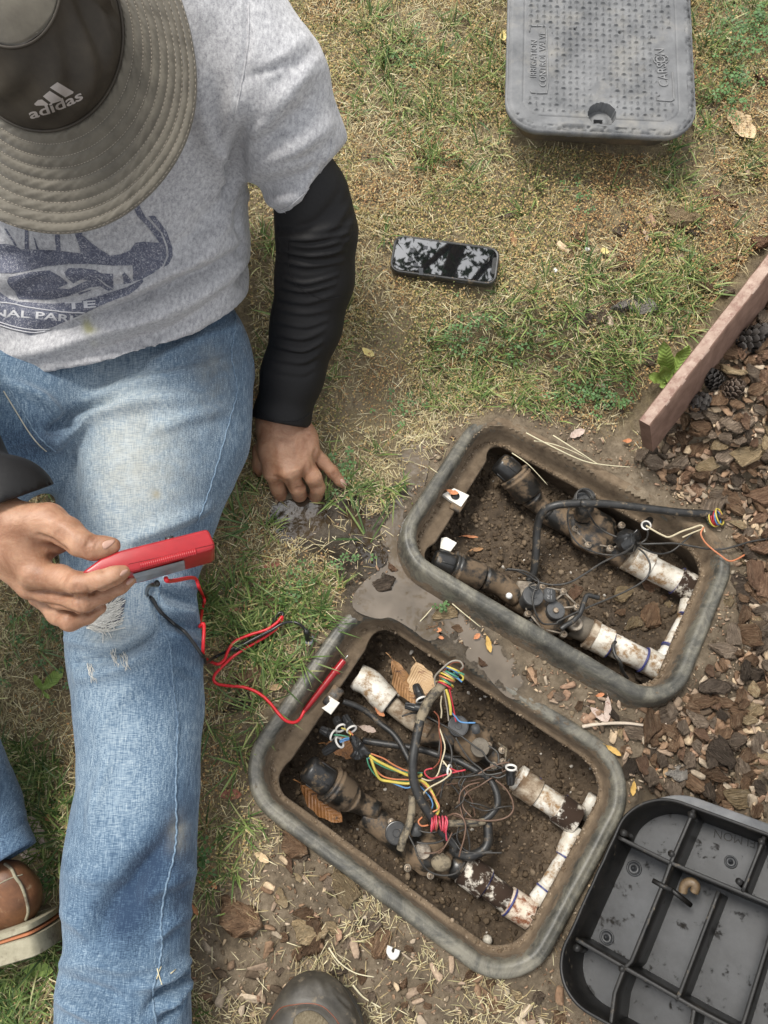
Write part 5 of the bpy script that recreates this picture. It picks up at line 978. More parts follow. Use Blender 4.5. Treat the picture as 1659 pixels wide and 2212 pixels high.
KN1, AN1 = Pz(285, 1330, .115), Pz(270, 2290, .085); KN2, AN2 = Pz(-330, 1180, .30), Pz(-70, 1800, .075)
HJ1, HJ2 = Pz(390, 830, .12), Pz(120, 830, .13)
Bd += [(HJ1, KN1, .075, .050), (KN1, AN1, .050, .036), (HJ2, KN2, .075, .050), (KN2, AN2, .050, .036)]
P3_, Q3_ = field(Bd, .006, .02); P3_ = relax(P3_, Q3_, 2)
Pall = np.vstack([P1_, P2_, P3_]); Qall = np.vstack([Q1_, Q2_+len(P1_), Q3_+len(P1_)+len(P2_)])
link('body', mesh_np('body', Pall, Qall, attrs={'dirt': np.concatenate([skin_tone1, skin_tone2, np.zeros(len(P3_))])}), M['skin'], person)
bv1, bv2 = bvh_of(P1_, Q1_), bvh_of(P2_, Q2_)
def on_patch(bv, k, ring, off, name, mat, parent, dome=0.0, n=5, label=None, cen=None):
    """a thin plate following the surface inside a ring of pixels"""
    c = np.mean(ring, 0) if cen is None else np.array(cen); ring = curve_pts(ring, n, True); rows = []
    for s in (1.0, .96, .8, .55, .3, .02):
        row = []
        for q in ring:
            h = cast(bv, *V(k, *(c+(q-c)*s)))
            if h is None: return None
            p, nn = h; d = ray(*V(k, *q)); d = d/np.linalg.norm(d); row.append(p - d*off*(0 if s == 1.0 else 1) - d*dome*(1-s*s))
        rows.append(row)
    mb = MB(); mb.grid(rows, closev=True, capu=True); return mb.build(name, mat, parent, True, label)
on_patch(bv1, 's', [(1290, 800), (1315, 780), (1345, 800), (1382, 850), (1375, 885), (1340, 885), (1305, 850)], .0006, 'nail', M['nail'], person, .0006)
on_patch(bv2, 'p', [(1190, 880), (1210, 840), (1270, 820), (1335, 815), (1330, 845), (1270, 900), (1215, 925)], .0006, 'nail', M['nail'], person, .0006)
on_patch(bv2, 'p', [(1395, 1230), (1430, 1175), (1490, 1160), (1480, 1195), (1430, 1235)], .0005, 'nail', M['nail'], person, .0004)
on_patch(bv2, 'p', [(1470, 1310), (1530, 1245), (1575, 1250), (1540, 1310), (1490, 1345)], .0005, 'nail', M['nail'], person, .0004)
# ---- jeans
m, nt, b = mk('denim'); tc = nt.nodes.new('ShaderNodeTexCoord').outputs['Object']
w1 = noise(nt, 1, 4, .65, tc, 0, (950, 70, 170)); w2 = noise(nt, 1, 3, .6, tc, 0, (90, 900, 900)); w3 = noise(nt, 7, 5, .6, tc)
weave = mathn(nt, 'ADD', mathn(nt, 'MULTIPLY', w1, .5), mathn(nt, 'MULTIPLY', w2, .5))
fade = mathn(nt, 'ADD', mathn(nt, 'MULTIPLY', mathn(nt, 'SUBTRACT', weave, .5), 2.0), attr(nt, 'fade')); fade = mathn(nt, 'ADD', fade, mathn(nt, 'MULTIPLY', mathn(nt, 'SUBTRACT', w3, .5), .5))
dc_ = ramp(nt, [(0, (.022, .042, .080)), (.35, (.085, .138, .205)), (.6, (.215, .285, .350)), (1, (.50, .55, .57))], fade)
dc_ = mixc(nt, mathn(nt, 'MULTIPLY', attr(nt, 'soil'), ramp(nt, [(.3, (.4,)*3), (.6, (1,)*3)], noise(nt, 60, 5, .6, tc))), dc_, (.30, .27, .19))
nt.links.new(dc_, b.inputs['Base Color']); b.inputs['Roughness'].default_value = .9; b.inputs['Specular IOR Level'].default_value = .15; b.inputs['Sheen Weight'].default_value = .15
bump(nt, b, weave, .5, .0012); M['denim'] = m
def legp(rows): return [pzk('v', u, v, z, r) for u, v, z, r in rows]
up1 = (np.array([0, 0, 1.]), .80)
leg1 = legp([(372, 800, .135, 178), (345, 930, .135, 182), (312, 1030, .130, 172), (290, 1150, .125, 150), (280, 1280, .118, 125), (292, 1370, .112, 126), (296, 1450, .106, 128), (302, 1560, .100, 124), (300, 1700, .096, 119), (285, 1830, .092, 125), (276, 1930, .090, 123), (275, 2060, .088, 116), (268, 2150, .086, 125), (266, 2260, .084, 130), (262, 2330, .082, 134)])
leg2 = [pzk('v', 150, 800, .15, 180), pzk('v', 30, 900, .20, 150), (KN2*.5+Pz(30, 900, .20)*.5, .095), (KN2, .092)]
leg2b = [(KN2, .090), (KN2*.5+AN2*.5, .082), pzk('v', -60, 1745, .085, 90), pzk('v', -10, 1795, .085, 62)]
J = chainp(leg1, up1, .03) + chainp(leg2, None, .03) + chainp(leg2b, None, .02) + [(Pz(300, 720, .13), Pz(60, 720, .13), .135, .135, (np.array([0, 0, 1.]), .9), .04)]
hem1 = leg1[-1][0]; ax1 = leg1[-1][0]-leg1[-3][0]; ax1[2] = 0; hem2, ax2 = Pz(50, 1845, .085), None
PJ, QJ = field(J, .0042, .02, cuts=[(Pz(262, 2300, .085), ax1)]); PJ = relax(PJ, QJ, 2)
fj = [('v', [(520, 760), (440, 800), (300, 830), (200, 860)], .004, .014), ('v', [(535, 700), (430, 740), (330, 790)], .005, .014), ('v', [(500, 880), (420, 900), (330, 930)], .003, .012), ('v', [(120, 960), (200, 900), (300, 870), (420, 860)], .006, .016), ('v', [(110, 930), (170, 890), (250, 870)], -.006, .010),
    ('v', [(130, 900), (90, 860), (20, 830)], .006, .014), ('v', [(0, 960), (80, 950), (125, 960)], .004, .012), ('v', [(150, 960), (160, 1040), (150, 1150)], -.002, .02),
    ('e', [(905, 330), (800, 380), (680, 430), (560, 480)], .0050, .0150), ('e', [(905, 380), (820, 420), (700, 465), (590, 500)], -.0030, .0090), ('e', [(300, 640), (420, 690), (560, 690)], .002, .014),
    ('e', [(690, 625), (750, 660), (860, 690)], .0040, .0120), ('e', [(690, 690), (760, 715), (850, 735)], -.0045, .0065), ('e', [(675, 745), (740, 775), (850, 795)], .0045, .0100), ('e', [(700, 815), (780, 838), (865, 850)], -.0040, .0060), ('e', [(700, 870), (790, 900), (870, 925)], .0050, .0110),
    ('e', [(700, 835), (660, 885), (590, 935), (470, 985), (330, 1012)], -.0052, .0065), ('e', [(730, 960), (640, 965), (520, 1030), (340, 1070)], .0048, .0150), ('e', [(680, 640), (672, 720), (690, 800)], -.003, .007), ('e', [(300, 900), (420, 925), (540, 915), (640, 870)], .0045, .0130), ('e', [(760, 1040), (860, 1060)], -.003, .008), ('e', [(600, 1100), (480, 1200), (420, 1330)], .002, .016),
    ('f', [(480, 200), (430, 350), (400, 500)], .003, .016), ('f', [(640, 650), (540, 760), (450, 900), (400, 1050)], -.007, .022), ('f', [(760, 520), (680, 640), (600, 760), (560, 900)], -.005, .020), ('f', [(300, 700), (420, 730), (560, 740)], .002, .012), ('f', [(840, 700), (740, 740), (640, 800)], .004, .014), ('f', [(830, 880), (740, 930), (680, 1000)], .004, .012), ('f', [(280, 880), (380, 960), (420, 1080)], .004, .018),
    ('f', [(270, 1100), (400, 1090), (560, 1120), (700, 1100)], .004, .012), ('f', [(820, 1090), (760, 1150), (680, 1180), (600, 1200)], .006, .010), ('f', [(825, 1130), (760, 1190), (700, 1230), (640, 1300)], -.006, .009), ('f', [(820, 1180), (770, 1250), (720, 1300)], .006, .010), ('f', [(290, 1180), (400, 1210), (520, 1260)], -.005, .012), ('f', [(260, 1240), (340, 1280), (440, 1340)], .006, .012), ('f', [(800, 1240), (760, 1300), (700, 1350)], -.006, .008)]
fj = [(a, b_, c*(2.7 if a == 'e' else 2.6), d*.68) for a, b_, c, d in fj]; PJ = sculpt(PJ, QJ, fj); NJ = vnormals(PJ, QJ)
PJ = PJ + NJ*((fbm(PJ[:, 0]*14, PJ[:, 1]*14, PJ[:, 2]*14, 3)-.5)*.008 + (fbm(PJ[:, 0]*60, PJ[:, 1]*25, PJ[:, 2]*60, 2)-.5)*.0022)[:, None]
uvj = proj(PJ)
def blob(uv, k, lst):
    r = np.zeros(len(uv))
    for x, y, rx, ry, a, ang in lst:
        c = V(k, x, y); dx, dy = uv[:, 0]-c[0], uv[:, 1]-c[1]; ca, sa = math.cos(math.radians(ang)), math.sin(math.radians(ang)); rx, ry = SZ(k, rx), SZ(k, ry)
        r += a*np.exp(-((dx*ca+dy*sa)/rx)**2 - ((dy*ca-dx*sa)/ry)**2)
    return r
fd = .39 + 1.25*blob(uvj, 'v', [(270, 1010, 110, 230, .40, 0), (240, 1330, 80, 90, .22, 0), (250, 1550, 70, 180, .10, 0), (230, 1750, 60, 120, .06, 0), (60, 960, 120, 60, -.24, 0), (500, 640, 60, 120, -.08, 0), (440, 1150, 30, 120, -.08, 0), (390, 1380, 50, 60, -.12, 0), (335, 1850, 38, 120, -.30, 25), (285, 1975, 62, 100, -.28, 15), (395, 1900, 34, 130, -.26, 0), (20, 1770, 90, 90, -.12, 0)])  # faded thigh and knee lighter, patches down the lower leg darker
soilj = np.clip(blob(uvj, 'v', [(300, 1000, 130, 170, .45, 0), (385, 1800, 25, 40, .45, 0), (250, 1370, 60, 30, .35, 0), (460, 850, 40, 60, .2, 0), (340, 1070, 9, 9, .8, 0), (460, 780, 50, 40, .25, 0)]), 0, 1)
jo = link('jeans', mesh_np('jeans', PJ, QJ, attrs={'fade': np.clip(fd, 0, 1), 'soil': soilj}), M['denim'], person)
bvj = bvh_of(PJ, QJ)
def on_line(bv, k, pts, r, name, mat, parent, off=.0005, n=10, kk=6, jig=0, label=None, top=None):
    w3 = []
    for i, q in enumerate(curve_pts(pts, n)):
        h = cast(bv, *V(k, *q[:2]))
        if h is not None: w3.append(h[0]+h[1]*off + (np.array([1, 0, 0])*jig*math.sin(i*1.7) if jig else 0))
    if len(w3) < 3: return None
    mb = MB(); mb.tube(w3, r, kk); return mb.build(name, mat, parent, True, label)
M['seam'] = simple('denim_seam', (.07, .12, .19), (.24, .32, .40), 300, .9, .5, .001, .1)
M['stitch'] = plain('pale_stitch', (.46, .44, .36), .9)
M['threads'] = simple('frayed_white_thread', (.55, .53, .48), (.80, .78, .72), 400, .9, .3)
for k, pts, r in (('v', [(505, 640), (508, 700), (500, 770), (512, 840), (498, 900), (470, 1000), (445, 1080), (425, 1130)], .0011), ('e', [(700, 660), (690, 750), (700, 840), (735, 920), (745, 1000), (755, 1120), (770, 1230), (775, 1326)], .0013), ('f', [(775, 0), (770, 150), (765, 350), (768, 520), (755, 640), (715, 800), (700, 930), (705, 1010), (690, 1120), (665, 1230), (680, 1363)], .0014), ('v', [(15, 830), (45, 880), (80, 940), (120, 975)], .0010), ('a', [(1060, 1170), (1075, 1260), (1100, 1330), (1105, 1480), (1100, 1600)], .0010), ('a', [(870, 1330), (960, 1320), (1020, 1330)], .0009)):
    on_line(bvj, k, pts, r, 'seam', M['seam'], jo, jig=.0007)
on_line(bvj, 'v', [(8, 845), (35, 890), (70, 945), (100, 975)], .0008, 'stitching', M['stitch'], jo)
h = cast(bvj, *V('a', 1012, 1300))
if h: mb = MB(); mb.lathe(h[0], h[1], [(-.001, .0042), (.0012, .0040), (.0018, .002), (.0018, .0002)], 14); mb.build('rivet', plain('rivet_metal', (.35, .3, .25), .35, metal=.9), jo)
# the rip over the knee: a dark gap with white threads across it
M['rip'] = simple('dark_gap_in_rip', (.06, .07, .09), (.11, .12, .16), 200, .95, .4)
on_patch(bvj, 'p', [(980, 1780), (1150, 1650), (1300, 1520), (1440, 1500), (1460, 1560), (1420, 1700), (1380, 1790), (1250, 1850), (1080, 1860)], .0012, 'ripped_hole', M['rip'], jo, 0, 4)
rs = random.Random(3); mbt = MB()
for i in range(150):
    t = rs.random(); x0 = 1020 + 60*rs.random() + 90*t; y0 = 1850 - 330*t + rs.uniform(-20, 20); x1 = 1360 + rs.uniform(-60, 110); y1 = y0 - rs.uniform(-40, 150); mx, my = (x0+x1)/2 + rs.uniform(-30, 30), (y0+y1)/2 + rs.uniform(10, 70)
    if rs.random() < .2: y1 += 160; x1 -= 120
    w3 = [cast(bvj, *V('p', *q)) for q in curve_pts([(x0, y0), (mx, my), (x1, y1)], 5)]
    w3 = [q[0]+q[1]*(.0022+.0015*math.sin(j*.9+i)) for j, q in enumerate(w3) if q is not None]
    if len(w3) > 3: mbt.tube(w3, rs.uniform(.0003, .0006), 4)
for (x, y) in ((500, 985), (545, 1000), (400, 1050)):
    for i in range(9):
        w3 = [cast(bvj, *V('e', x+a*20+rs.uniform(-14, 14), y+b_*35+rs.uniform(-14, 14))) for a, b_ in ((-.5, -1), (0, 0), (.6, 1))]; w3 = [q[0]+q[1]*.0014 for q in w3 if q is not None]
        if len(w3) == 3: mbt.tube(curve_pts(w3, 4), .0003, 4)
tag(mbt.build('frayed_thread', M['threads'], jo), kind='stuff')
# cuff of the bent leg
mb = MB(); cdir = Pz(40, 1850, .09)-Pz(-40, 1700, .09)
# ---- shirt
m, nt, b = mk('heather_jersey'); tc = nt.nodes.new('ShaderNodeTexCoord').outputs['Object']
n1 = noise(nt, 1, 5, .7, tc, 0, (260, 120, 260)); n2 = noise(nt, 900, 2, .5, tc); n3 = noise(nt, 9, 3, .5, tc)
hc = ramp(nt, [(.34, (.225, .225, .24)), (.48, (.37, .37, .385)), (.64, (.54, .54, .55))], mathn(nt, 'ADD', mathn(nt, 'MULTIPLY', n1, .7), mathn(nt, 'MULTIPLY', n2, .3)))
hc = mixc(nt, mathn(nt, 'MULTIPLY', attr(nt, 'stain'), .8), hc, (.30, .29, .11))
nt.links.new(hc, b.inputs['Base Color']); b.inputs['Roughness'].default_value = .95; b.inputs['Specular IOR Level'].default_value = .1; b.inputs['Sheen Weight'].default_value = .25
bump(nt, b, mathn(nt, 'ADD', n1, n2), .35, .001); M['jersey'] = m
ub = np.array([.05, -.62, .78])
T = []
T += [(np.array([-.52, .50, .15]), np.array([-.50, .62, .22]), .175, .17, (ub, .84), .05), (np.array([-.405, .50, .135]), np.array([-.385, .64, .235]), .190, .178, (ub, .84), .05), (np.array([-.385, .64, .235]), np.array([-.36, .745, .345]), .175, .165, (ub, .80), .05), (np.array([-.27, .79, .39]), np.array([-.46, .79, .39]), .135, .135, (ub, .9), .05),
      (np.array([-.36, .78, .43]), np.array([-.355, .77, .50]), .10, .08, None, .05), (np.array([-.20, .80, .42]), np.array([-.30, .82, .45]), .075, .10, None, .05)]
sleeve = [pzk('v', 500, 70, .425, 118), pzk('v', 583, 190, .395, 118), pzk('v', 640, 320, .335, 94), pzk('v', 675, 420, .29, 84)]
T += chainp(sleeve, None, .035) + [(SHR, SHR*.45+ELB*.55, .085, .078, None, .03)]
hc0, hc1 = Pz(733, 312, .35), Pz(602, 478, .27); hcm = (hc0+hc1)/2; hv = hc1-hc0; hn = np.cross(hv, ray(670, 390)); hn /= np.linalg.norm(hn); hn = hn if hn @ (sleeve[3][0]-sleeve[1][0]) > 0 else -hn
hemA, hemB, hemC = Pz(540, 590, .12), Pz(330, 742, .262), Pz(20, 806, .265); hm = np.cross(hemB-hemA, hemC-hemA); hm /= np.linalg.norm(hm); hm = hm if hm[1] < 0 else -hm
PS, QS = field(T, .0042, .02, cuts=[(hcm + hn*.002, hn, .17), (hemB+hm*.004, hm)]); PS = relax(PS, QS, 3)
fs = [('a', [(960, 740), (900, 600), (870, 440), (900, 300)], .006, .016), ('a', [(1010, 780), (960, 700), (1000, 560), (1040, 400)], .007, .016), ('a', [(1040, 760), (1030, 640), (1050, 560)], -.010, .014), ('a', [(985, 840), (1010, 780), (960, 700)], -.012, .012), ('a', [(1080, 0), (1075, 200), (1040, 420)], -.0025, .005),
    ('a', [(1420, 560), (1300, 640), (1180, 720), (1080, 780)], .005, .014), ('a', [(1450, 700), (1330, 760), (1200, 800), (1080, 820)], -.004, .011), ('a', [(1400, 790), (1280, 850), (1150, 880), (1060, 850)], .005, .012), ('a', [(1380, 420), (1260, 540), (1150, 640)], -.004, .016), ('a', [(1330, 320), (1200, 480), (1100, 600)], .003, .014),
    ('a', [(1040, 1040), (900, 1110), (700, 1200), (500, 1300), (420, 1330)], .008, .016), ('a', [(1040, 1100), (900, 1180), (740, 1250), (560, 1330), (380, 1400), (150, 1450)], -.010, .012), ('a', [(1050, 1150), (940, 1230), (800, 1320), (640, 1390), (420, 1450), (200, 1520), (0, 1560)], .008, .016), ('a', [(960, 1290), (800, 1400), (650, 1470), (500, 1510), (300, 1560)], -.006, .012),
    ('a', [(700, 1180), (560, 1240), (400, 1290), (200, 1310), (0, 1290)], -.007, .011), ('a', [(640, 1140), (500, 1180), (300, 1180), (100, 1190), (0, 1200)], .006, .014), ('a', [(1000, 920), (940, 1010), (860, 1080)], .005, .016), ('a', [(980, 860), (900, 960), (800, 1040)], -.004, .016), ('a', [(1040, 900), (1030, 1000), (1060, 1100)], -.004, .012), ('a', [(0, 1120), (150, 1100), (300, 1120)], -.004, .012)]
rs0 = random.Random(9); fs += [('a', [(x_, y_), (x_+rs0.uniform(60, 140), y_-rs0.uniform(20, 70)), (x_+rs0.uniform(180, 260), y_-rs0.uniform(80, 160))], rs0.choice([-1, 1])*rs0.uniform(.0012, .0026), rs0.uniform(.005, .009)) for x_, y_ in [(rs0.uniform(0, 900), rs0.uniform(1000, 1560)) for _ in range(16)] + [(rs0.uniform(1060, 1280), rs0.uniform(300, 900)) for _ in range(12)]]; fs = [(a, b_, c*1.9, d*.8) for a, b_, c, d in fs]; PS = sculpt(PS, QS, fs); NS = vnormals(PS, QS); PS = PS + NS*((fbm(PS[:, 0]*18, PS[:, 1]*18, PS[:, 2]*18, 3)-.5)*.010)[:, None]
uvs = proj(PS); so_ = link('tshirt', mesh_np('tshirt', PS, QS, attrs={'stain': np.clip(blob(uvs, 't', [(760, 960, 38, 60, 1.0, -10), (800, 990, 50, 30, .6, 0), (820, 1110, 25, 25, .3, 0)]), 0, 1)}), M['jersey'], person); bvs = bvh_of(PS, QS)
on_line(bvs, 'a', [(1085, 20), (1080, 200), (1050, 380), (1020, 520)], .0010, 'shoulder_seam', M['jersey'], so_)
on_line(bvs, 'a', [(1445, 600), (1430, 680), (1360, 800), (1270, 890), (1200, 925)], .0008, 'hem_seam', M['jersey'], so_)
# the print
m, nt, b = mk('shirt_print'); tc = nt.nodes.new('ShaderNodeTexCoord').outputs['Object']
pn = noise(nt, 210, 4, .7, tc, 2.5); nt.links.new(ramp(nt, [(.42, (.075, .082, .118)), (.54, (.125, .132, .175)), (.62, (.36, .365, .39))], pn), b.inputs['Base Color']); b.inputs['Roughness'].default_value = .9; M['print'] = m
M['printlight'] = plain('print_light', (.50, .50, .52), .9)
def decal(bv, poly2, off, name, mat, parent, step=9.0):
    """poly2: 2-D polygon or a 2-D mesh (verts, faces), pixel coordinates; dropped onto the surface"""
    bmx = bmesh.new()
    if isinstance(poly2, tuple): vs = [bmx.verts.new((x, y, 0)) for x, y in poly2[0]]; [bmx.faces.new([vs[i] for i in f]) for f in poly2[1]]
    else:
        from mathutils.geometry import tessellate_polygon
        vs = [bmx.verts.new((x, y, 0)) for x, y in poly2]; [bmx.faces.new([vs[i] for i in t]) for t in tessellate_polygon([[Vector((x, y, 0)) for x, y in poly2]])]
    bmesh.ops.triangulate(bmx, faces=bmx.faces[:])
    for _ in range(6):
        lg = [e for e in bmx.edges if e.calc_length() > step]
        if not lg: break
        bmesh.ops.subdivide_edges(bmx, edges=lg, cuts=1); bmesh.ops.triangulate(bmx, faces=[f for f in bmx.faces if len(f.verts) > 3])
    bad = []
    for v in bmx.verts:
        h = cast(bv, v.co.x, v.co.y)
        if h is None: bad.append(v); continue
        d = ray(v.co.x, v.co.y); d = d/np.linalg.norm(d); v.co = Vector(h[0]-d*off)
    if bad: bmesh.ops.delete(bmx, geom=bad, context='VERTS')
    me = bpy.data.meshes.new(name); bmx.to_mesh(me); bmx.free(); return link(name, me, mat, parent)
for poly in ([(-200, 245), (60, 245), (130, 262), (180, 290), (480, 300), (700, 325), (690, 260), (648, 150), (655, 60), (690, 60), (720, 170), (790, 230), (870, 290), (960, 345), (1050, 335), (1130, 300), (1180, 235), (1250, 225), (1390, 235), (1300, 110), (1195, 0), (1150, -100), (1210, -100), (1260, 0), (1400, 150), (1445, 270), (1450, 350), (1420, 430), (1350, 490), (1240, 550), (1160, 570), (1155, 430), (1000, 435), (800, 420), (600, 420), (400, 440), (200, 490), (110, 500), (-200, 495)],
    [(1290, 0), (1350, 0), (1450, 130), (1500, 270), (1505, 350), (1470, 420), (1425, 450), (1468, 350), (1462, 270), (1415, 150)], [(35, 110), (55, 110), (150, 265), (130, 262)], [(215, 115), (245, 115), (252, 290), (215, 290)], [(290, 180), (304, 200), (338, 295), (318, 295)], [(485, 100), (515, 100), (530, 305), (490, 305), (478, 200)],
    [(75, 535), (180, 510), (260, 490), (430, 475), (520, 525), (600, 590), (500, 630), (600, 640), (700, 590), (830, 530), (920, 610), (985, 640), (940, 655), (870, 612), (780, 625), (600, 700), (450, 730), (160, 725), (130, 660), (80, 610), (60, 570)],
    [(560, 490), (600, 455), (700, 455), (830, 470), (880, 500), (985, 505), (990, 635), (930, 600), (850, 540), (780, 560), (700, 555), (640, 590), (580, 540)], [(1065, 510), (1085, 490), (1120, 530), (1160, 580), (1080, 595)], [(680, 670), (800, 640), (780, 655), (690, 690)],
    [(-200, 640), (0, 665), (80, 720), (150, 745), (450, 765), (700, 742), (900, 685), (1100, 622), (1240, 552), (1250, 570), (1200, 630), (1120, 690), (1040, 715), (950, 750), (860, 790), (740, 850), (600, 905), (480, 960), (380, 1000), (270, 1038), (100, 990), (-200, 900)]):
    decal(bvs, VL('t', poly), .0007, 'print', M['print'], so_)
def text2d(txt, c, ang, h, wd, k, bend=0.0):
    me = font_mesh(txt, 1.0, 0, 'lettering', .02); v = mesh_verts(me); x, y = v[:, 0], v[:, 1]; sx = wd/(x.max()-x.min()); x = (x-(x.max()+x.min())/2)*sx; y = (y-(y.max()+y.min())/2)*h/(y.max()-y.min()); yy = -y + bend*(x/wd*2)**2
    ca, sa = math.cos(math.radians(ang)), math.sin(math.radians(ang)); q = [V(k, c[0]+a*ca-b_*sa, c[1]+a*sa+b_*ca) for a, b_ in zip(x, yy)]; f = [tuple(p.vertices) for p in me.polygons]; bpy.data.meshes.remove(me); return (q, f)
def letters(bv, txt, c, ang, h, wd, k, off, mat, parent, name='lettering', bend=0, step=6):
    q, f = text2d(txt, c, ang, h, wd, k, bend); return decal(bv, (q, [t_ for t_ in f]), off, name, mat, parent, step)
letters(bvs, 'NAL PARK', (330, 865), 5, 62, 780, 't', .0012, M['printlight'], so_, bend=14)
letters(bvs, 'TE', (700, 775), -4, 62, 270, 't', .0012, M['printlight'], so_)
for pts in ([(0, 755), (120, 770), (250, 800), (500, 832), (740, 840)], [(0, 925), (150, 970), (300, 990), (440, 985)], [(0, 950), (130, 990), (280, 1015), (400, 1005)]): on_line(bvs, 't', pts, .0009, 'print_line', M['printlight'], so_, .0010)
# ---- sleeves
m, nt, b = mk('black_stretch_cloth'); tc = nt.nodes.new('ShaderNodeTexCoord').outputs['Object']
nt.links.new(ramp(nt, [(.3, (.003, .0027, .003)), (.7, (.006, .0055, .006))], noise(nt, 300, 3, .6, tc)), b.inputs['Base Color']); b.inputs['Roughness'].default_value = .62; b.inputs['Specular IOR Level'].default_value = .35; bump(nt, b, noise(nt, 600, 3, .6, tc), .25, .0005); M['stretch'] = m
AR = [pzk('v', 645, 350, .325, 66), pzk('v', 672, 425, .285, 76), pzk('v', 684, 500, .245, 83), pzk('v', 680, 600, .195, 80), pzk('v', 662, 700, .150, 72), pzk('v', 632, 810, .105, 63), pzk('v', 608, 905, .066, 57), pzk('v', 598, 960, .050, 57)]
cw = pzk('v', 607, 912, .058, 50)[0]; cwn = AR[-1][0]-AR[-2][0]
PA, QA = field(chainp(AR, None, .02), .0030, .01, cuts=[(Pz(608, 911, .058), cwn)]); PA = relax(PA, QA, 1)
fa_ = []
for i, y in enumerate((980, 1000, 1025, 1050, 1085, 1130, 1175, 1210, 1250, 1300, 1345, 1400, 1455, 1505, 1560, 1610)):
    x0 = 1215-(y-980)*.06; fa_.append(('a', [(x0+rs.uniform(0, 40), y+rs.uniform(-6, 6)), (x0+130, y+22+rs.uniform(-6, 6)), (1530-(y-980)*.25, y+rs.uniform(-20, 10))], .0030*rs.uniform(.2, 1.5), rs.uniform(.0026, .0045))); fa_.append(('a', [(x0, y+14), (x0+140, y+36), (1520-(y-980)*.25, y+10)], -.0016*rs.uniform(.2, 1.4), .004))
fa_ += [('a', [(1530, 880), (1440, 990), (1330, 1030), (1220, 1030)], .004, .007), ('a', [(1540, 960), (1460, 1050), (1350, 1080), (1230, 1070)], .004, .006), ('a', [(1480, 840), (1400, 950), (1300, 1000), (1215, 1000)], -.003, .007), ('a', [(1535, 1020), (1450, 1100), (1340, 1120)], .003, .005)]
PA = sculpt(PA, QA, fa_); link('arm_sleeve', mesh_np('arm_sleeve', PA, QA), M['stretch'], person); bva = bvh_of(PA, QA)
on_line(bva, 'v', [(556, 888), (580, 903), (615, 912), (650, 907), (668, 893)], .0009, 'cuff_seam', M['stretch'], person); on_line(bva, 'a', [(1262, 1010), (1255, 1130), (1290, 1240), (1400, 1300), (1480, 1290)], .0006, 'sleeve_seam', M['stretch'], person)
c2 = hk(60, 290, 10, .74)[0]; AR2 = [(ELB, .056), (ELB*.5+WR*.5, .050), (WR, .0445), (hk(40, 700, 10, .745)[0], .0445)]
ca_, cb_ = Pd(*V('p', -10, 395), .73), Pd(*V('p', 285, 292), .74); cn = np.cross(cb_-ca_, ray(*V('p', 100, 340))); cn = cn/np.linalg.norm(cn); cn = cn if cn[1] < 0 else -cn
PA2, QA2 = field(chainp(AR2, None, .02) + chainp([(SHR, .072), (ELB, .056)], None, .02) + chainp([(WR, .05), (Pd(*V('p', 80, 380), .755), .048)], None, .02), .0040, .01, cuts=[((ca_+cb_)/2, cn)]); link('arm_sleeve', mesh_np('arm_sleeve', relax(PA2, QA2, 1), QA2), M['stretch'], person)
# ---- hat
m, nt, b = mk('hat_cloth'); tc = nt.nodes.new('ShaderNodeTexCoord').outputs['Object']
nt.links.new(ramp(nt, [(.3, (.075, .065, .048)), (.7, (.120, .106, .080))], noise(nt, 50, 5, .6, tc)), b.inputs['Base Color']); b.inputs['Roughness'].default_value = .78; b.inputs['Sheen Weight'].default_value = .3; bump(nt, b, noise(nt, 500, 3, .6, tc), .25, .0006); M['hat'] = m
M['crown'] = simple('dark_crown_cloth', (.022, .017, .012), (.046, .037, .026), 30, .6, .3, .0008, .35)
M['hatthread'] = plain('hat_stitching', (.30, .26, .21), .8); M['emb'] = plain('embroidery', (.30, .27, .25), .5)
u_ = np.cross([0, 1., 0], HN); u_ /= np.linalg.norm(u_); v_ = np.cross(HN, u_)
C0 = Pd(90, 78, .770); C1 = Pd(104, 152, .800); CT = Pd(20, -30, .690)
R0, R1, RT = 190*.770/F, 336*.800/F, 118*.690/F
def hring(c, r, a, wob=0): return c + r*(np.cos(a)[:, None]*u_ + np.sin(a)[:, None]*v_)
aa = np.linspace(0, 2*math.pi, 193)[:-1]; rows = []; nb = 88; NR = 9
for i in range(nb+1):
    t = i/nb; c = C0*(1-t) + C1*t; r = R0 + (R1-R0)*t; ph = (t*NR) % 1; q = .0030*(abs(math.sin(math.pi*t*NR)))**.7 if t < .985 else 0
    w_ = .0012*np.sin(aa*60+i*.8+3*np.sin(aa*7+t*5))*math.sin(math.pi*ph) + .006*t*np.sin(3*aa+.8) + .004*t*np.sin(5*aa) ; rows.append(hring(c, r, aa) + HN*(q + w_)[:, None] + HN*(-.010*math.sin(math.pi*t)))
for q, dz in ((.0, -.002), (-.002, -.0035), (-.03, -.004), (-.09, -.003)): rows.append(hring(C1*(1+q/.11) - C0*(q/.11), R1+q*.85, aa) + HN*(dz + rows[nb][0]@np.zeros(3)))
hat = tag(bpy.data.objects.new('hat', None)); C.objects.link(hat); hat.parent = person; hat.location = Vector(C0)-person.location
mb = MB(); mb.grid(rows[:nb+1], closev=True); br = mb.build('brim', M['hat'], hat); PB_ = np.vstack(mb.v); QB_ = np.array(mb.f[4])
mb = MB(); mb.grid([r_ - HN*.0028 for r_ in rows[nb::-8]], closev=True); mb.grid([rows[nb], rows[nb]-HN*.0014+0, rows[nb]-HN*.0028], closev=True); mb.build('brim_underside', M['hat'], hat)
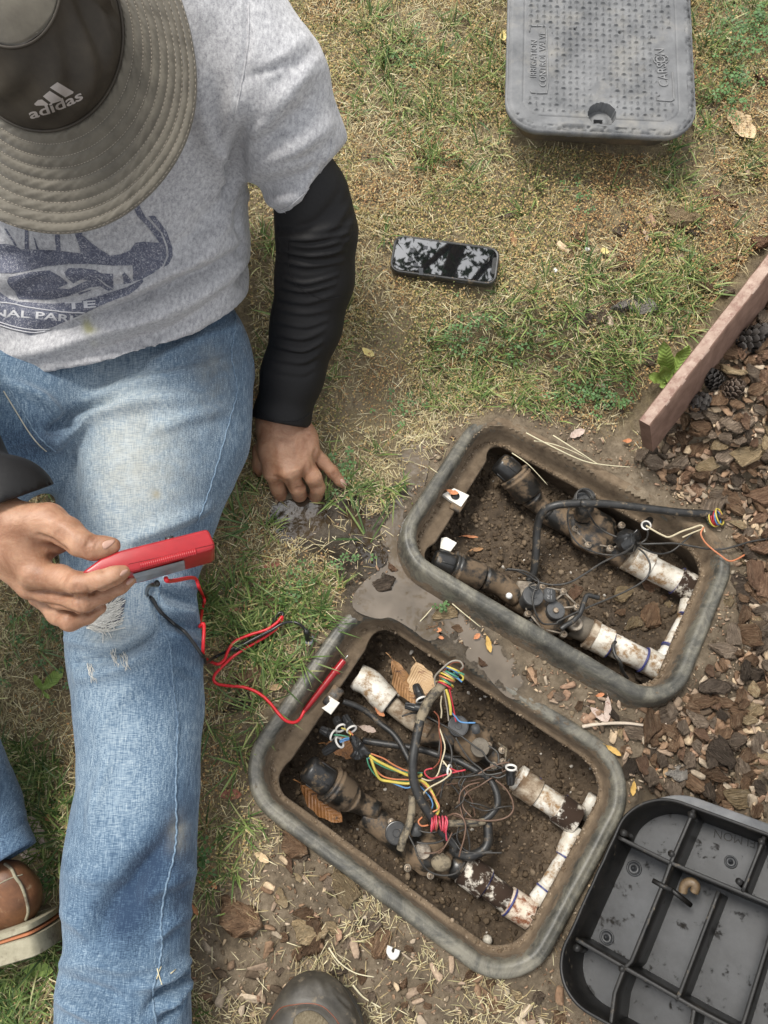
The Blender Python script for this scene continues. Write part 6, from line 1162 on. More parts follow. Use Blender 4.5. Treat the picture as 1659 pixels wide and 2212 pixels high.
for j in range(1, NR+1):
    i = min(int(round(j*nb/NR)), nb-1); dsh = rows[i] + HN*.0004; mbx = MB()
    for s in range(0, 192, 1): mbx.tube([dsh[s], dsh[s]*.45+dsh[(s+1) % 192]*.55], .00042, 4)
    tag(mbx.build('stitching', M['hatthread'], hat), kind='stuff')
rows = []
for t in np.linspace(0, 1, 30):
    c = C0*(1-t) + CT*t; r = (R0*(1-t) + RT*t)*(1+.10*math.sin(math.pi*t)); w_ = .006*np.sin(aa*2.5+t*3)*math.sin(math.pi*t) + .004*np.sin(aa*9-t*9)*math.sin(math.pi*t)**2; rows.append(c + (r+w_)[:, None]*(np.cos(aa)[:, None]*u_ + np.sin(aa)[:, None]*v_) + HN*.004*(1-t))
mb = MB(); mb.grid(rows, closev=True); cr = mb.build('crown', M['crown'], hat); PC_ = np.vstack(mb.v); QC_ = np.array(mb.f[4])
mb = MB(); cap_ = [hring(CT, RT*(1-s)**.8, aa)+HN*(.020*math.sin(s*1.5)) + HN*.002*np.sin(aa*4)[:, None]*(1-s) for s in np.linspace(0, .97, 14)]; mb.grid(cap_, closev=True, capu=True); mb.build('crown_top', M['hat'], hat)
for rr0, off in ((rows[0], 1.012), (rows[-1], 1.02)):
    cc = rr0.mean(0); mb = MB(); mb.tube([*(cc+(rr0-cc)*off), cc+(rr0[0]-cc)*off], .0016, 6, cap=False); mb.build('band_seam', M['crown'], hat)
bvc = bvh_of(PC_, QC_)
letters(bvc, 'adidas', (420, 605), -21, 78, 425, 'x', .0010, M['emb'], hat, 'embroidery', bend=-14, step=8)
for poly in ([(255, 590), (285, 560), (315, 555), (365, 592), (350, 600), (270, 602)], [(322, 532), (372, 490), (468, 550), (462, 565), (385, 588), (375, 575)], [(374, 466), (430, 425), (552, 498), (548, 510), (490, 540)]): decal(bvc, VL('x', poly), .0010, 'embroidery', M['emb'], hat, 8)
# ---- boots
M['leather'] = simple('worn_brown_leather', (.075, .032, .015), (.20, .088, .040), 34, .5, .4, .001, .45, dirt=(.30, .22, .13), dirtscale=50, dlo=.60, dhi=.72)
M['sole'] = simple('dusty_pale_sole', (.21, .19, .125), (.36, .33, .24), 40, .8, .4, .001, dirt=(.14, .11, .075), dirtscale=26, dlo=.5, dhi=.62)
M['welt'] = plain('orange_welt', (.38, .14, .06), .7)
bt = bpy.data.objects.new('boot', None); C.objects.link(bt); bt.parent = person; bt.location = Vector(Pz(20, 1960, .02))-person.location
bp_ = [(pzk('q', -60, 640, .075, 95)), (pzk('q', 60, 660, .072, 95)), (pzk('q', 120, 740, .062, 100)), (pzk('q', 100, 830, .05, 112))]
bp2 = chainp(bp_, None, .02) + chainp([pzk('q', 130, 790, .052, 100), pzk('q', -100, 860, .052, 120), pzk('q', -520, 980, .055, 130), pzk('q', -760, 1040, .05, 110)], None, .02)
sn = Pz(*V('q', 290, 880), .055)-Pz(*V('q', 0, 985), .055); sn = np.array([sn[1], -sn[0], 0]); sn /= np.linalg.norm(sn)
PBt, QBt = field(bp2, .0032, .01, cuts=[(Pz(*V('q', 130, 930), .05), sn)]); PBt = relax(PBt, QBt, 1)
link('upper', mesh_np('upper', PBt, QBt), M['leather'], bt); bvb = bvh_of(PBt, QBt)
on_line(bvb, 'q', [(30, 560), (70, 590), (95, 640), (130, 690), (160, 770), (175, 850), (160, 905)], .0022, 'heel_seam', M['sole'], bt); on_line(bvb, 'q', [(-20, 690), (60, 650), (140, 625)], .0008, 'seam', M['sole'], bt)
def solep(off, inset, pts, zr=(.004, .100)):
    return None
def slab(a, b_, off0, off1, name, mat, ext=0.0, z0=.002, z1=.098):
    """the sole: a plate on edge, running from a to b, between two offsets along sn"""
    pa, pb = Pz(*V('q', *a), .05), Pz(*V('q', *b_), .05); d = pb-pa; d /= np.linalg.norm(d); rows = []; n = 12
    for i in range(n+1):
        an = math.pi*i/n; rows.append(None)
    outl = [(pb + d*(.010+ext) * math.sin(t_) + 0*d, .05 - (.047+ext)*math.cos(t_)) for t_ in np.linspace(0, math.pi, 11)]
    far = pa - d*.18; outl += [(far - d*(.02)*math.sin(t_), .05 + (.044+ext)*math.cos(t_)) for t_ in np.linspace(0, math.pi, 7)]
    poly = [np.array([p[0], p[1], z]) for p, z in outl]; mb = MB(); g = []
    for o_, s_ in ((off0, -.0015), (off0+.001, 0), (off1-.001, 0), (off1, -.0015)):
        c = np.mean(poly, 0); g.append([c + (q-c)*(1+s_/.05) + sn*o_ for q in poly])
    mb.grid(g, closev=True, capu=True); return sharp(mb.build(name, mat, bt), 40)
slab((0, 985), (262, 895), -.004, .0045, 'welt_strip', M['sole'], .002); slab((0, 985), (268, 900), .0045, .0085, 'welt_stripe', M['welt'], .0015); slab((0, 985), (272, 905), .0085, .0335, 'sole', M['sole'], .004)
# cuff of the bent leg, over the boot
mb = MB(); c0, c1 = pzk('q', -90, 400, .085, 150), pzk('q', 30, 470, .085, 105); a_ = Pz(*V('q', 165, 490), .09); ax_ = (Pz(*V('q', 20, 500), .08)-Pz(*V('q', -60, 330), .08)); ax_ /= np.linalg.norm(ax_)
w0 = Pz(*V('q', -20, 330), .085); R_ = SZ('q', 150)*1.1/F; rows = []
for t, rr0 in ((-.10, 1.02), (-.04, .98), (-.012, 1.0), (0, 1.10), (.010, 1.0), (.022, 1.02), (.040, 1.06), (.044, 1.04), (.043, .96), (.02, .94)):
    sdv = np.cross(ax_, [0, 0, 1.]); sdv /= np.linalg.norm(sdv); rows.append([w0 + ax_*t + (R_*rr0)*(math.cos(x)*sdv*1.0 + math.sin(x)*np.cross(ax_, sdv)*.9)*(1+.05*math.sin(3*x+t*60)) for x in np.linspace(0, 2*math.pi, 41)[:-1]])
mb.grid(rows, closev=True); me = mesh_np('trouser_cuff', np.vstack(mb.v), [np.array(x) for x in mb.f.values()], attrs={'fade': np.full(sum(len(v) for v in mb.v), .30), 'soil': np.zeros(sum(len(v) for v in mb.v))}); link('trouser_cuff', me, M['denim'], jo)
# second boot on the stretched leg, just beyond the picture
b2 = bpy.data.objects.new('boot', None); C.objects.link(b2); b2.parent = person; b2.location = Vector(Pz(262, 2400, .02))-person.location
A0 = Pz(262, 2330, .08); P5, Q5 = field(chainp([(A0, .05), (A0+[0, -.07, -.01], .052)]) + chainp([(A0+[0, -.06, -.03], .045), (A0+[.03, -.10, .09], .042), (A0+[.05, -.11, .15], .035)]), .005, .015); link('upper', mesh_np('upper', relax(P5, Q5), Q5), M['leather'], b2)
mb = MB(); mb.box(A0+[.018, -.155, .04], np.array([[1, 0, 0], [0, 1, 0], [0, 0, 1]]), .09, .02, .26, .004); mb.build('sole', M['sole'], b2)
# ------------------------------------------------------------ the red multimeter and its leads
vm = ray(*V('e', 720, 540)); vm = vm/np.linalg.norm(vm); xm = Pd(*V('e', 905, 422), .735)-Pd(*V('e', 525, 515), .735); xm = xm - vm*(xm@vm); xm /= np.linalg.norm(xm); ym = np.cross(xm, vm); ym = ym if ym@UPV > 0 else -ym
al = math.radians(13); zm = vm*math.cos(al) - ym*math.sin(al); MO = Pd(*V('e', 720, 540), .730)
def onm(x, y, d=0.0):                       # a point of the meter's near side, by pixel, d deep into it
    r_ = ray(*V('e', x, y)); nn = np.cross(xm, ym*math.cos(al)+vm*math.sin(al)); q = MO; t = ((q-O)@nn)/(r_@nn); return O + r_*t + zm*d
meter = thing('multimeter', 'red handheld multimeter seen edge-on, gripped between thumb and fingers', 'multimeter', MO+np.array([0, 0, -.03]))
m, nt, b = mk('red_plastic'); b.inputs['Base Color'].default_value = (.52, .022, .030, 1); b.inputs['Roughness'].default_value = .30; tc = nt.nodes.new('ShaderNodeTexCoord').outputs['Object']; nt.links.new(ramp(nt, [(.3, (.28, .010, .015)), (.7, (.36, .015, .020))], noise(nt, 60, 3, .5, tc)), b.inputs['Base Color']); bump(nt, b, noise(nt, 900, 2, .5, tc), .06, .0003); M['redp'] = m
def bevprism(poly, dvec, name, mat, parent, bev=.002, seg=3, label=None):
    bmx = bmesh.new(); vs = [bmx.verts.new(Vector(p)) for p in poly]; f = bmx.faces.new(vs); r = bmesh.ops.extrude_face_region(bmx, geom=[f]); bmesh.ops.translate(bmx, verts=[g for g in r['geom'] if isinstance(g, bmesh.types.BMVert)], vec=Vector(dvec))
    bmesh.ops.recalc_face_normals(bmx, faces=bmx.faces[:]); bmesh.ops.bevel(bmx, geom=bmx.edges[:], offset=bev, segments=seg, profile=.5, affect='EDGES'); me = bpy.data.meshes.new(name); bmx.to_mesh(me); bmx.free()
    o = sharp(link(name, me, mat, parent), 40)
    if label: o['label'] = label
    return o
bevprism([onm(*p) for p in ((352, 612), (440, 548), (528, 514), (905, 421), (938, 492), (930, 512), (600, 604), (420, 640))], zm*.062, 'casing', M['redp'], meter, .0035, 4)
mb = MB(); 
for i in range(27):
    x = 614 + i*9.0; y0 = 573 - i*2.28; mbr = [onm(x, y0, -.0004), onm(x+4, y0+24, -.0004)]
    mb.tube([onm(x-1, y0-4, -.0002), onm(x+5, y0+22, -.0002)], .0014, 6)
tag(mb.build('grip_ridge', M['redp'], meter), kind='stuff')
mb = MB(); mb.tube([onm(560, 577, -.0001), onm(700, 545, -.0001), onm(934, 490, -.0001)], .00035, 4); mb.build('seam_line', plain('dark_red_seam', (.18, .01, .012), .5), meter)
dn = -(ym*math.cos(al)+vm*math.sin(al)); mb = MB(); q0, q1 = onm(575, 612), onm(800, 552); o_ = dn*.0006; mb.add([q0+zm*.006+o_, q1+zm*.006+o_, q1+zm*.052+o_, q0+zm*.052+o_], [[0, 1, 2, 3]]); mb.build('label_plate', simple('grey_label', (.16, .17, .18), (.34, .36, .38), 60, .35, 0), meter, False)
mb = MB(); c = onm(712, 470, .02); mb.lathe(c, ym, [(-.004, .013), (.003, .012), (.0042, .010), (.0042, .0002)], 24); mb.build('selector_knob', M['redp'], meter); mb = MB(); c = onm(738, 464, .012); mb.lathe(c, ym, [(-.004, .0045), (.0048, .0043), (.005, .003)], 16); mb.build('button', M['nut'], meter)
def onsurf(k, x, y, off=.002):
    h = cast(bvj, *V(k, x, y)); g = Pg(*V(k, x, y), off+.015)
    if h is not None and h[0][2] > g[2]: return h[0] + h[1]*off
    return g
def lead(name, label, first, pts, mat, r):
    w3 = list(first); n = len(first)
    for q in pts: w3.append(onsurf('e', q[0], q[1], q[2] if len(q) > 2 else .004))
    mb = MB(); mb.tube(curve_pts(w3, 8), r, 10); return mb.build(name, mat)
pB = lead('l', '', [onm(672, 628, .03), onm(676, 640, .032), Pd(*V('e', 650, 672), .80)], [(636, 712, .012), (655, 735), (700, 770), (745, 828), (800, 890, .006), (842, 935, .02), (858, 980, .012), (885, 1008), (930, 985), (1000, 950, .008), (1070, 918, .008), (1130, 888, .010), (1190, 850, .012), (1222, 815, .012), (1232, 792, .012), (1215, 790, .012), (1196, 815, .010), (1186, 845, .006), (1160, 870, .004), (1100, 905, .003), (1040, 945, .003), (1010, 955, .003)], M['leadblack'], .0024)
pB.name = 'test_lead'; tag(top_origin(pB), 'thin black test lead running from the red meter over the jeans', 'cable')
w3 = [onsurf('e', *q) for q in ((1020, 950, .012), (1100, 905, .014), (1180, 865, .014), (1230, 835, .014), (1270, 828, .012), (1305, 838, .014), (1332, 865, .02))]; mb = MB(); mb.tube(curve_pts(w3, 8), .0024, 10); o = mb.build('test_lead', M['leadblack']); tag(top_origin(o), 'end of the black lead leaving the folded bundle on the grass', 'cable')
pr = thing('test_probe', 'black test probe stuck upright into the grass, pale collar at its foot', 'probe', Pg(*V('e', 1345, 915)))
p0, p1 = w3[-1], Pg(*V('e', 1344, 905), .004); a = (p1-p0)/np.linalg.norm(p1-p0); Lp = float(np.linalg.norm(p1-p0)); mb = MB(); mb.lathe(p0, a, [(0, .0035), (.004, .0048), (Lp*.9, .0060), (Lp, .0055)], 16); mb.build('handle', M['leadblack'], pr)
mb = MB(); mb.lathe(p1, a, [(-.002, .007), (.0, .0095), (.003, .0095), (.004, .006)], 18); mb.build('collar', plain('grey_collar', (.22, .23, .25), .4), pr); mb = MB(); mb.lathe(p1, a, [(0, .001), (.02, .0005)], 8); mb.build('tip', plain('steel', (.6, .6, .6), .25, metal=1), pr)
pR = lead('l', '', [onm(715, 612, .03), onm(722, 622, .032), Pd(*V('e', 760, 648), .84)], [(810, 668, .016), (850, 682, .006), (880, 706), (890, 735), (880, 780), (858, 840, .006), (848, 890, .02), (862, 940, .012), (900, 990, .006), (945, 1012, .006), (975, 995, .006), (995, 950, .01), (1025, 912, .01), (1090, 884, .01), (1160, 862, .012), (1205, 832, .014), (1228, 806, .014), (1216, 845, .008), (1160, 890, .006), (1090, 930, .006), (1020, 975, .006), (965, 1025, .006), (932, 1065, .005), (940, 1095, .005), (990, 1106, .005), (1060, 1112, .005), (1120, 1135, .006), (1170, 1175, .008), (1215, 1230, .014), (1245, 1258, .014), (1280, 1266, .010), (1306, 1250, .004), (1325, 1215, .002)], M['leadred'] if 'leadred' in M else M['w_leadred'], .0024)
pR.name = 'test_lead'; tag(top_origin(pR), 'long red test lead looping over jeans and grass to the box rim', 'cable')
mb = MB(); pr = thing('test_probe', 'red test probe lying on the inner ledge of the near valve box', 'probe', Pb(BA, 'e', 1400, 1110, -.04))
q0, q1, q2, q3 = Pb(BA, 'e', 1325, 1216, -.036), Pb(BA, 'e', 1462, 1036, -.030), Pb(BA, 'e', 1497, 996, -.030), Pb(BA, 'e', 1517, 968, -.029); a = (q2-q0)/np.linalg.norm(q2-q0); L1 = float(np.linalg.norm(q1-q0)); L2 = float(np.linalg.norm(q2-q0)); L3 = float(np.linalg.norm(q3-q0))
mb.lathe(q0, a, [(-.001, .0030), (0, .0040), (L1*.3, .0048), (L1*.96, .0056), (L1*.965, .0085), (L1*1.0, .0088), (L1*1.005, .0058), (L2, .0052), (L2+.001, .002)], 18); sharp(mb.build('handle', M['redp'], pr), 40)
mb = MB(); mb.lathe(q0, a, [(L2, .0010), (L3-.003, .0009), (L3, .0002)], 8); mb.build('tip', plain('steel_tip', (.6, .6, .58), .25, metal=1), pr)
# ------------------------------------------------------------ phone on the lawn
g0 = float(zg(np.array(.09), np.array(.68), False)); ZP = g0+.026
cs = [Pz(*V('o', *p), ZP) for p in ((72, 352), (100, 78), (884, 176), (868, 470))]; pc = sum(cs)/4; ax_ = (cs[3]-cs[0]+cs[2]-cs[1]); PL = float(np.linalg.norm(ax_)/2); ax_ /= np.linalg.norm(ax_); ay_ = np.cross([0, 0, 1.], ax_); PW = float(abs((cs[1]-cs[0]) @ ay_)); Rp = np.stack([ax_, ay_, [0, 0, 1.]], 1)
ph = thing('smartphone', 'black smartphone lying screen up on the lawn, reflecting leaves', 'phone', pc-np.array([0, 0, .016]))
def prr(L, W, r, z, n=8): return [pc + Rp@np.array([x, y, z]) for x, y, a, b_ in rrect(L, W, r, n, 6)]
mb = MB(); mb.grid([prr(PL-.004, PW-.004, .015, -.0150), prr(PL, PW, .017, -.0125), prr(PL+.001, PW+.001, .017, -.002), prr(PL, PW, .017, 0), prr(PL-.0035, PW-.0035, .015, .0005), prr(PL-.0055, PW-.0055, .014, -.0004)], closev=True, capu=True); mb.build('case', M['cable'], ph)
m, nt, b = mk('screen_glass'); b.inputs['Base Color'].default_value = (.006, .007, .009, 1); b.inputs['Roughness'].default_value = .02; b.inputs['Specular IOR Level'].default_value = 1.0; b.inputs['IOR'].default_value = 1.9; b.inputs['Coat Weight'].default_value = 1; b.inputs['Coat Roughness'].default_value = .01; M['glass'] = m
mb = MB(); r_ = prr(PL-.008, PW-.008, .013, .0002); mb.add(r_, [list(range(len(r_)))]); mb.build('screen', M['glass'], ph, False)
mb = MB(); pts = [(PL/2-.0045, y) for y in (-.017, -.015)] ; sx = PL/2-.004; nr = [(sx, -.016), (sx-.005, -.015), (sx-.006, -.012), (sx-.006, .012), (sx-.005, .015), (sx, .016)]; mb.add([pc + Rp@np.array([x, y, .0006]) for x, y in nr], [list(range(6))]); mb.build('notch', M['nut'], ph, False)
M['icon'] = plain('dim_icon', (.035, .037, .042), .2)
for x, y in ((235, 205), (225, 268), (262, 308), (300, 345), (335, 180), (300, 372)):
    c = Pz(*V('o', x, y), ZP+.0005); mb = MB(); mb.add([c + Rp@np.array([a*.0036, b_*.0032, 0]) for a, b_ in ((-1, -1), (1, -1), (1, 1), (-1, 1))], [[0, 1, 2, 3]]); mb.build('icon', M['icon'], ph, False)
mb = MB(); mb.box(pc + Rp@np.array([PL*.18, -PW/2-.0005, -.006]), Rp, .017, .0022, .003, .0006); mb.build('side_button', M['cable'], ph)
# ------------------------------------------------------------ toe of the photographer's shoe
sh = thing('shoe', 'dark trail shoe toe with tan mesh panel at the very bottom of the picture', 'shoe', Pz(690, 2300, .0))
S_ = chainp([pzk('r', 440, 455, .045, 150), pzk('r', 440, 600, .052, 270), pzk('r', 445, 760, .058, 315), pzk('r', 440, 1100, .065, 300)], (np.array([0, 0, 1.]), .72), .03) + [(Pz(*V('r', 440, 1050), .06), Pz(*V('r', 440, 1500), .07), .058, .055, (np.array([0, 0, 1.]), .9), .03), (Pz(*V('r', 440, 1350), .10), Pz(*V('r', 440, 1420), .16), .045, .042, None, .02)]
PH, QH = field(S_, .0034, .02, cuts=[(np.array([0, 0, .014]), np.array([0, 0, -1.])), (Pz(*V('r', 440, 1420), .165), np.array([0, -.2, 1]))]); PH = relax(PH, QH, 1)
PH = sculpt(PH, QH, [('r', [(560, 330), (600, 400), (680, 450), (750, 500)], .002, .004), ('r', [(580, 380), (640, 440), (720, 520)], -.002, .003), ('r', [(470, 290), (500, 350), (530, 400)], .0025, .004), ('r', [(120, 620), (200, 520), (300, 490), (420, 480), (520, 510), (600, 590)], -.002, .003), ('r', [(600, 420), (660, 490), (740, 560)], .0018, .003), ('r', [(250, 420), (350, 350), (450, 320)], .002, .010)])
link('upper', mesh_np('upper', PH, QH), simple('dark_shoe_rubber', (.030, .027, .022), (.075, .066, .052), 40, .5, .4, .001, .5, dirt=(.20, .16, .11), dirtscale=60, dlo=.58, dhi=.72), sh); bvh_s = bvh_of(PH, QH)
m = simple('tan_mesh_fabric', (.10, .08, .05), (.26, .215, .145), 420, .9, .9, .002, .2, stretch=(1, .45, 1)); on_patch(bvh_s, 'r', [(290, 660), (300, 590), (350, 545), (420, 530), (480, 550), (540, 600), (570, 660), (560, 760), (300, 760)], .0012, 'mesh_panel', m, sh, .0, 5)
mb = MB(); mb.grid([[np.array([p[0], p[1], z]) for p in [Pz(*V('r', *(np.array((440, 760))+(np.array(q)-np.array((440, 760)))*f_)), .02) for q in curve_pts([(60, 900), (75, 680), (150, 520), (280, 370), (390, 300), (480, 282), (570, 305), (670, 375), (760, 480), (820, 640), (830, 900), (800, 1500), (440, 1640), (90, 1500)], 4, True)]] for z, f_ in ((.000, .96), (.004, 1.0), (.018, 1.01), (.022, .98), (.022, .7))], closev=True, capu=True); mb.build('sole', simple('dusty_black_sole', (.03, .028, .025), (.08, .07, .055), 60, .8), sh)
on_line(bvh_s, 'r', [(130, 600), (200, 515), (300, 488), (420, 478), (520, 505), (600, 580), (640, 640)], .0006, 'stitching', M['w_brown'], sh)
# ------------------------------------------------------------ overhanging tree that the phone mirrors
tr = thing('tree', 'broadleaf tree reaching over the lawn from beyond the top of the picture', 'tree', (2.1, 4.6, 0))
M['bark'] = simple('grey_bark', (.06, .045, .035), (.15, .12, .09), 9, .95, 1, .02)
mb = MB(); mb.tube([(2.1, 4.6, -.1), (2.05, 4.55, 1.5), (1.8, 4.4, 3.0), (1.6, 4.2, 4.4)], [.17, .14, .12, .08], 14); mb.build('trunk', M['bark'], tr)
for pts in ([(1.8, 4.4, 3.0), (1.2, 3.9, 3.6), (.6, 3.4, 3.9), (.1, 3.0, 4.05)], [(1.65, 4.3, 4.0), (1.0, 3.6, 4.3), (.5, 3.0, 4.4)], [(1.9, 4.5, 2.6), (1.5, 3.7, 3.3), (1.1, 3.1, 3.7)], [(.6, 3.4, 3.9), (.2, 2.4, 4.2), (-.2, 1.5, 4.25)], [(1.7, 4.3, 3.8), (2.3, 3.9, 4.6)]): mb = MB(); mb.tube(curve_pts(pts, 5), np.linspace(.06, .014, len(curve_pts(pts, 5))), 8); mb.build('limb', M['bark'], tr)
rg = np.random.default_rng(3); cl = rg.normal(0, 1, (150, 3))*[.95, .65, .28] + [.75, 3.35, 4.15]; cl = np.concatenate([cl[:90], rg.normal(0, 1, (60, 3))*[.55, .42, .25] + [-.25, 1.35, 4.2]]); ctr = np.repeat(cl, 48, 0) + rg.normal(0, .075, (150*48, 3)); n = len(ctr)
az = rg.random(n)*6.28; el = rg.normal(0, .5, n); L_ = rg.uniform(.022, .052, n); d = np.stack([np.cos(az)*np.cos(el), np.sin(az)*np.cos(el), np.sin(el)], 1); sidev = np.cross(d, rg.normal(0, 1, (n, 3))+[0, 0, 1.5]); sidev /= np.linalg.norm(sidev, axis=1)[:, None]
vv = np.stack([ctr-d*L_[:, None], ctr+sidev*L_[:, None]*.38, ctr+d*L_[:, None], ctr-sidev*L_[:, None]*.38], 1).reshape(-1, 3); o = link('crown', mesh_np('crown', vv, np.arange(n*4).reshape(n, 4), col=np.repeat(np.stack([rg.uniform(.03, .07, n), rg.uniform(.06, .12, n), rg.uniform(.02, .04, n)], 1), 4, 0)), tinted('tree_leaves', .5), tr, False); tag(o, kind='stuff')
# ------------------------------------------------------------ grass, straw, moss, clover, crumbs
rg = np.random.default_rng(23)
LEG = [(525,575),(552,720),(548,850),(505,960),(472,1080),(422,1280),(424,1390),(444,1440),(442,1560),(432,1700),(420,1870),(400,2030),(412,2330),(118,2330),(130,2060),(138,1880),(165,1760),(165,1600),(150,1480),(142,1370),(130,1150),(125,990),(0,1050),(-200,1100),(-300,700),(-100,-100),(520,-60)]
BOOT = [(-300,1650),(40,1700),(60,1840),(110,1900),(125,2000),(0,2070),(-300,2150)]; HANDP = [(560,900),(660,900),(690,980),(748,1050),(720,1060),(690,1085),(590,1080),(550,980)]; SHOEP = [(560,2230),(600,2160),(660,2120),(720,2122),(770,2170),(785,2240),(700,2600),(600,2600)]
def wpoly(poly): return [tuple(Pg(*p)[:2]) for p in poly]
EX = [wpoly(p) for p in (LEG, BOOT, HANDP, SHOEP)] + [[tuple(lw_(q)[:2]) for q in ((-LW/2+.02, -LL/2+.03, 0), (LW/2-.02, -LL/2+.03, 0), (LW/2-.02, LL/2, 0), (-LW/2+.02, LL/2, 0))], [tuple(q[:2]) for q in cs], [tuple(uw(q)[:2]) for q in np.array([(-UL/2, -UW/2, 0), (UL/2, -UW/2, 0), (UL/2, UW/2, 0), (-UL/2, UW/2, 0)])]]
BRD = [tuple(a0[:2]), tuple((a0+d_b*LB)[:2]) if 0 else tuple((a0+(b0-a0)/np.linalg.norm(b0-a0)*LB)[:2])]
def free(x, y, margin=0.0, water=True):
    k = np.ones(len(x), bool)
    for i, p in enumerate(EX):
        ins = inpoly(x, y, p)
        if margin: ins |= segdist(x, y, p, True) < margin
        k &= ~ins
    for B in (BA, BB): q = B.loc(x, y); k &= B.sd(q[:, 0], q[:, 1]) > .002+margin
    if water:
        for p in PUDW: k &= ~(inpoly(x, y, p) & (segdist(x, y, p, True) > .006))
    k &= segdist(x, y, BRD) > .016+margin
    return k
def scatter(n, mask):
    x = rg.uniform(-.80, .82, n); y = rg.uniform(-.50, 1.34, n); k = (rg.random(n) < mask(x, y)); x, y = x[k], y[k]; k = free(x, y); return x[k], y[k]
def turf_w(x, y): return turf_mask(x, y)
wmask = lambda x, y: smooth(.01, -.02, np.where(inpoly(x, y, wm), -1, 1)*segdist(x, y, wm, True))
def blades(name, label, x, y, az, L_, wd, th0, curl, lift, col, mat, z=None):
    n = len(x); z = zg(x, y) if z is None else z; S = np.array([0, .38, .72, 1.0]); rows = []
    dx, dy = np.cos(az), np.sin(az); px, py = -dy, dx; hx = np.zeros(n); hz = np.zeros(n); prev = 0; tw = rg.normal(0, .35, n)
    for i, s in enumerate(S):
        if i: th = th0 + curl*(s+prev)/2; hx = hx + L_*(s-prev)*np.sin(th); hz = hz + L_*(s-prev)*np.cos(th); prev = s
        cx, cy, cz = x+dx*hx, y+dy*hx, z+lift+hz; w_ = wd*(.5 if i == 0 else (.5 if i == 1 else .38))
        if i < 3:
            rows.append(np.stack([cx-px*w_, cy-py*w_, cz+tw*w_], 1)); rows.append(np.stack([cx+px*w_, cy+py*w_, cz-tw*w_], 1))
        else: rows.append(np.stack([cx, cy, cz], 1))
    v = np.stack(rows, 1).reshape(-1, 3); b = np.arange(n)[:, None]*7
    q = np.concatenate([b+[0, 1, 3, 2], b+[2, 3, 5, 4]]); t = b+np.array([4, 5, 6]); c7 = np.repeat(col, 7, 0)
    o = link(name, mesh_np(name, v, [q, t], col=c7), mat, None, False); return tag(o, label, kind='stuff')
MG = tinted('grass_blade', .5, spec=.35); MS = tinted('straw_blade', .65, spec=.3)
def pick(n, cols, w_=None):
    cols = np.array(cols); i = rg.choice(len(cols), n, p=w_); c = cols[i]*rg.uniform(.75, 1.25, (n, 1)); return np.clip(c, 0, 1)
# tufts of green grass
def bare(x, y): return 1-.8*smooth(.50, .62, fbm(x*6+9, y*6+2, 8, 4))*smooth(-.35, .15, x + .2*y)
def gdens(x, y): return bare(x, y)*turf_w(x, y)*(1-.8*wmask(x, y))*(.10 + .90*smooth(.40, .62, fbm(x*7+3, y*7+1, 5, 3)))
tx_, ty_ = scatter(9000, lambda x, y: gdens(x, y)*(.38+.5*smooth(.75, .2, y)))
nb_ = 15; n = len(tx_)*nb_; r_ = rg.exponential(.008, n); a_ = rg.random(n)*6.283; x = np.repeat(tx_, nb_)+r_*np.cos(a_); y = np.repeat(ty_, nb_)+r_*np.sin(a_); az = a_+rg.normal(0, .8, n); taz = np.repeat(rg.random(len(tx_))*6.28, nb_); az = np.where(rg.random(n) < .5, taz+rg.normal(0, .5, n), az); k = free(x, y)
x, y, az = x[k], y[k], az[k]; n = len(x); ngreen = n
blades('grass', 'green grass growing in loose tufts', x, y, az, rg.uniform(.016, .055, n)*(1+.25*(rg.random(n) > .93)), rg.uniform(.0012, .0026, n), rg.uniform(.25, 1.15, n), rg.uniform(.1, 1.0, n), np.zeros(n), pick(n, [(.13, .19, .05), (.08, .14, .036), (.21, .27, .085), (.34, .34, .14), (.05, .10, .03)], [.32, .24, .22, .14, .08]), MG)
tx_, ty_ = scatter(2600, lambda x, y: gdens(x, y)*.5*smooth(.6, .1, y)); nb_ = 9; n = len(tx_)*nb_; r_ = rg.exponential(.006, n); a_ = rg.random(n)*6.283; x = np.repeat(tx_, nb_)+r_*np.cos(a_); y = np.repeat(ty_, nb_)+r_*np.sin(a_); k = free(x, y); x, y, az = x[k], y[k], (np.repeat(rg.random(len(tx_))*6.28, nb_)+rg.normal(0, .9, n))[k]; n = len(x)
blades('grass', 'longer dark green grass blades beside the trouser leg', x, y, az, rg.uniform(.045, .085, n), rg.uniform(.0016, .0030, n), rg.uniform(.6, 1.2, n), rg.uniform(.1, .7, n), np.zeros(n), pick(n, [(.085, .14, .035), (.055, .10, .028), (.15, .20, .06)]), MG)
# straw
x, y = scatter(210000, lambda x, y: (bare(x, y)*turf_w(x, y)*(1-.85*wmask(x, y))*(.35+.65*smooth(.35, .55, fbm(x*9+8, y*9, 1, 3))) + (.05+.6*smooth(.50, .60, fbm(x*14+2, y*14, 6, 2)))*smooth(.05, -.15, y)*(x < .25)*(1-turf_w(x, y)))*.85); n = len(x)
blades('dry_grass', 'pale dry straw lying matted over the lawn', x, y, rg.random(n)*6.283, rg.uniform(.007, .026, n), rg.uniform(.0005, .0011, n), rg.uniform(1.15, 1.6, n), rg.normal(0, .25, n), rg.exponential(.0035, n)+.001, pick(n, [(.50, .42, .24), (.62, .55, .35), (.36, .28, .14), (.44, .40, .20), (.26, .19, .10)], [.3, .22, .2, .16, .12]), MS)
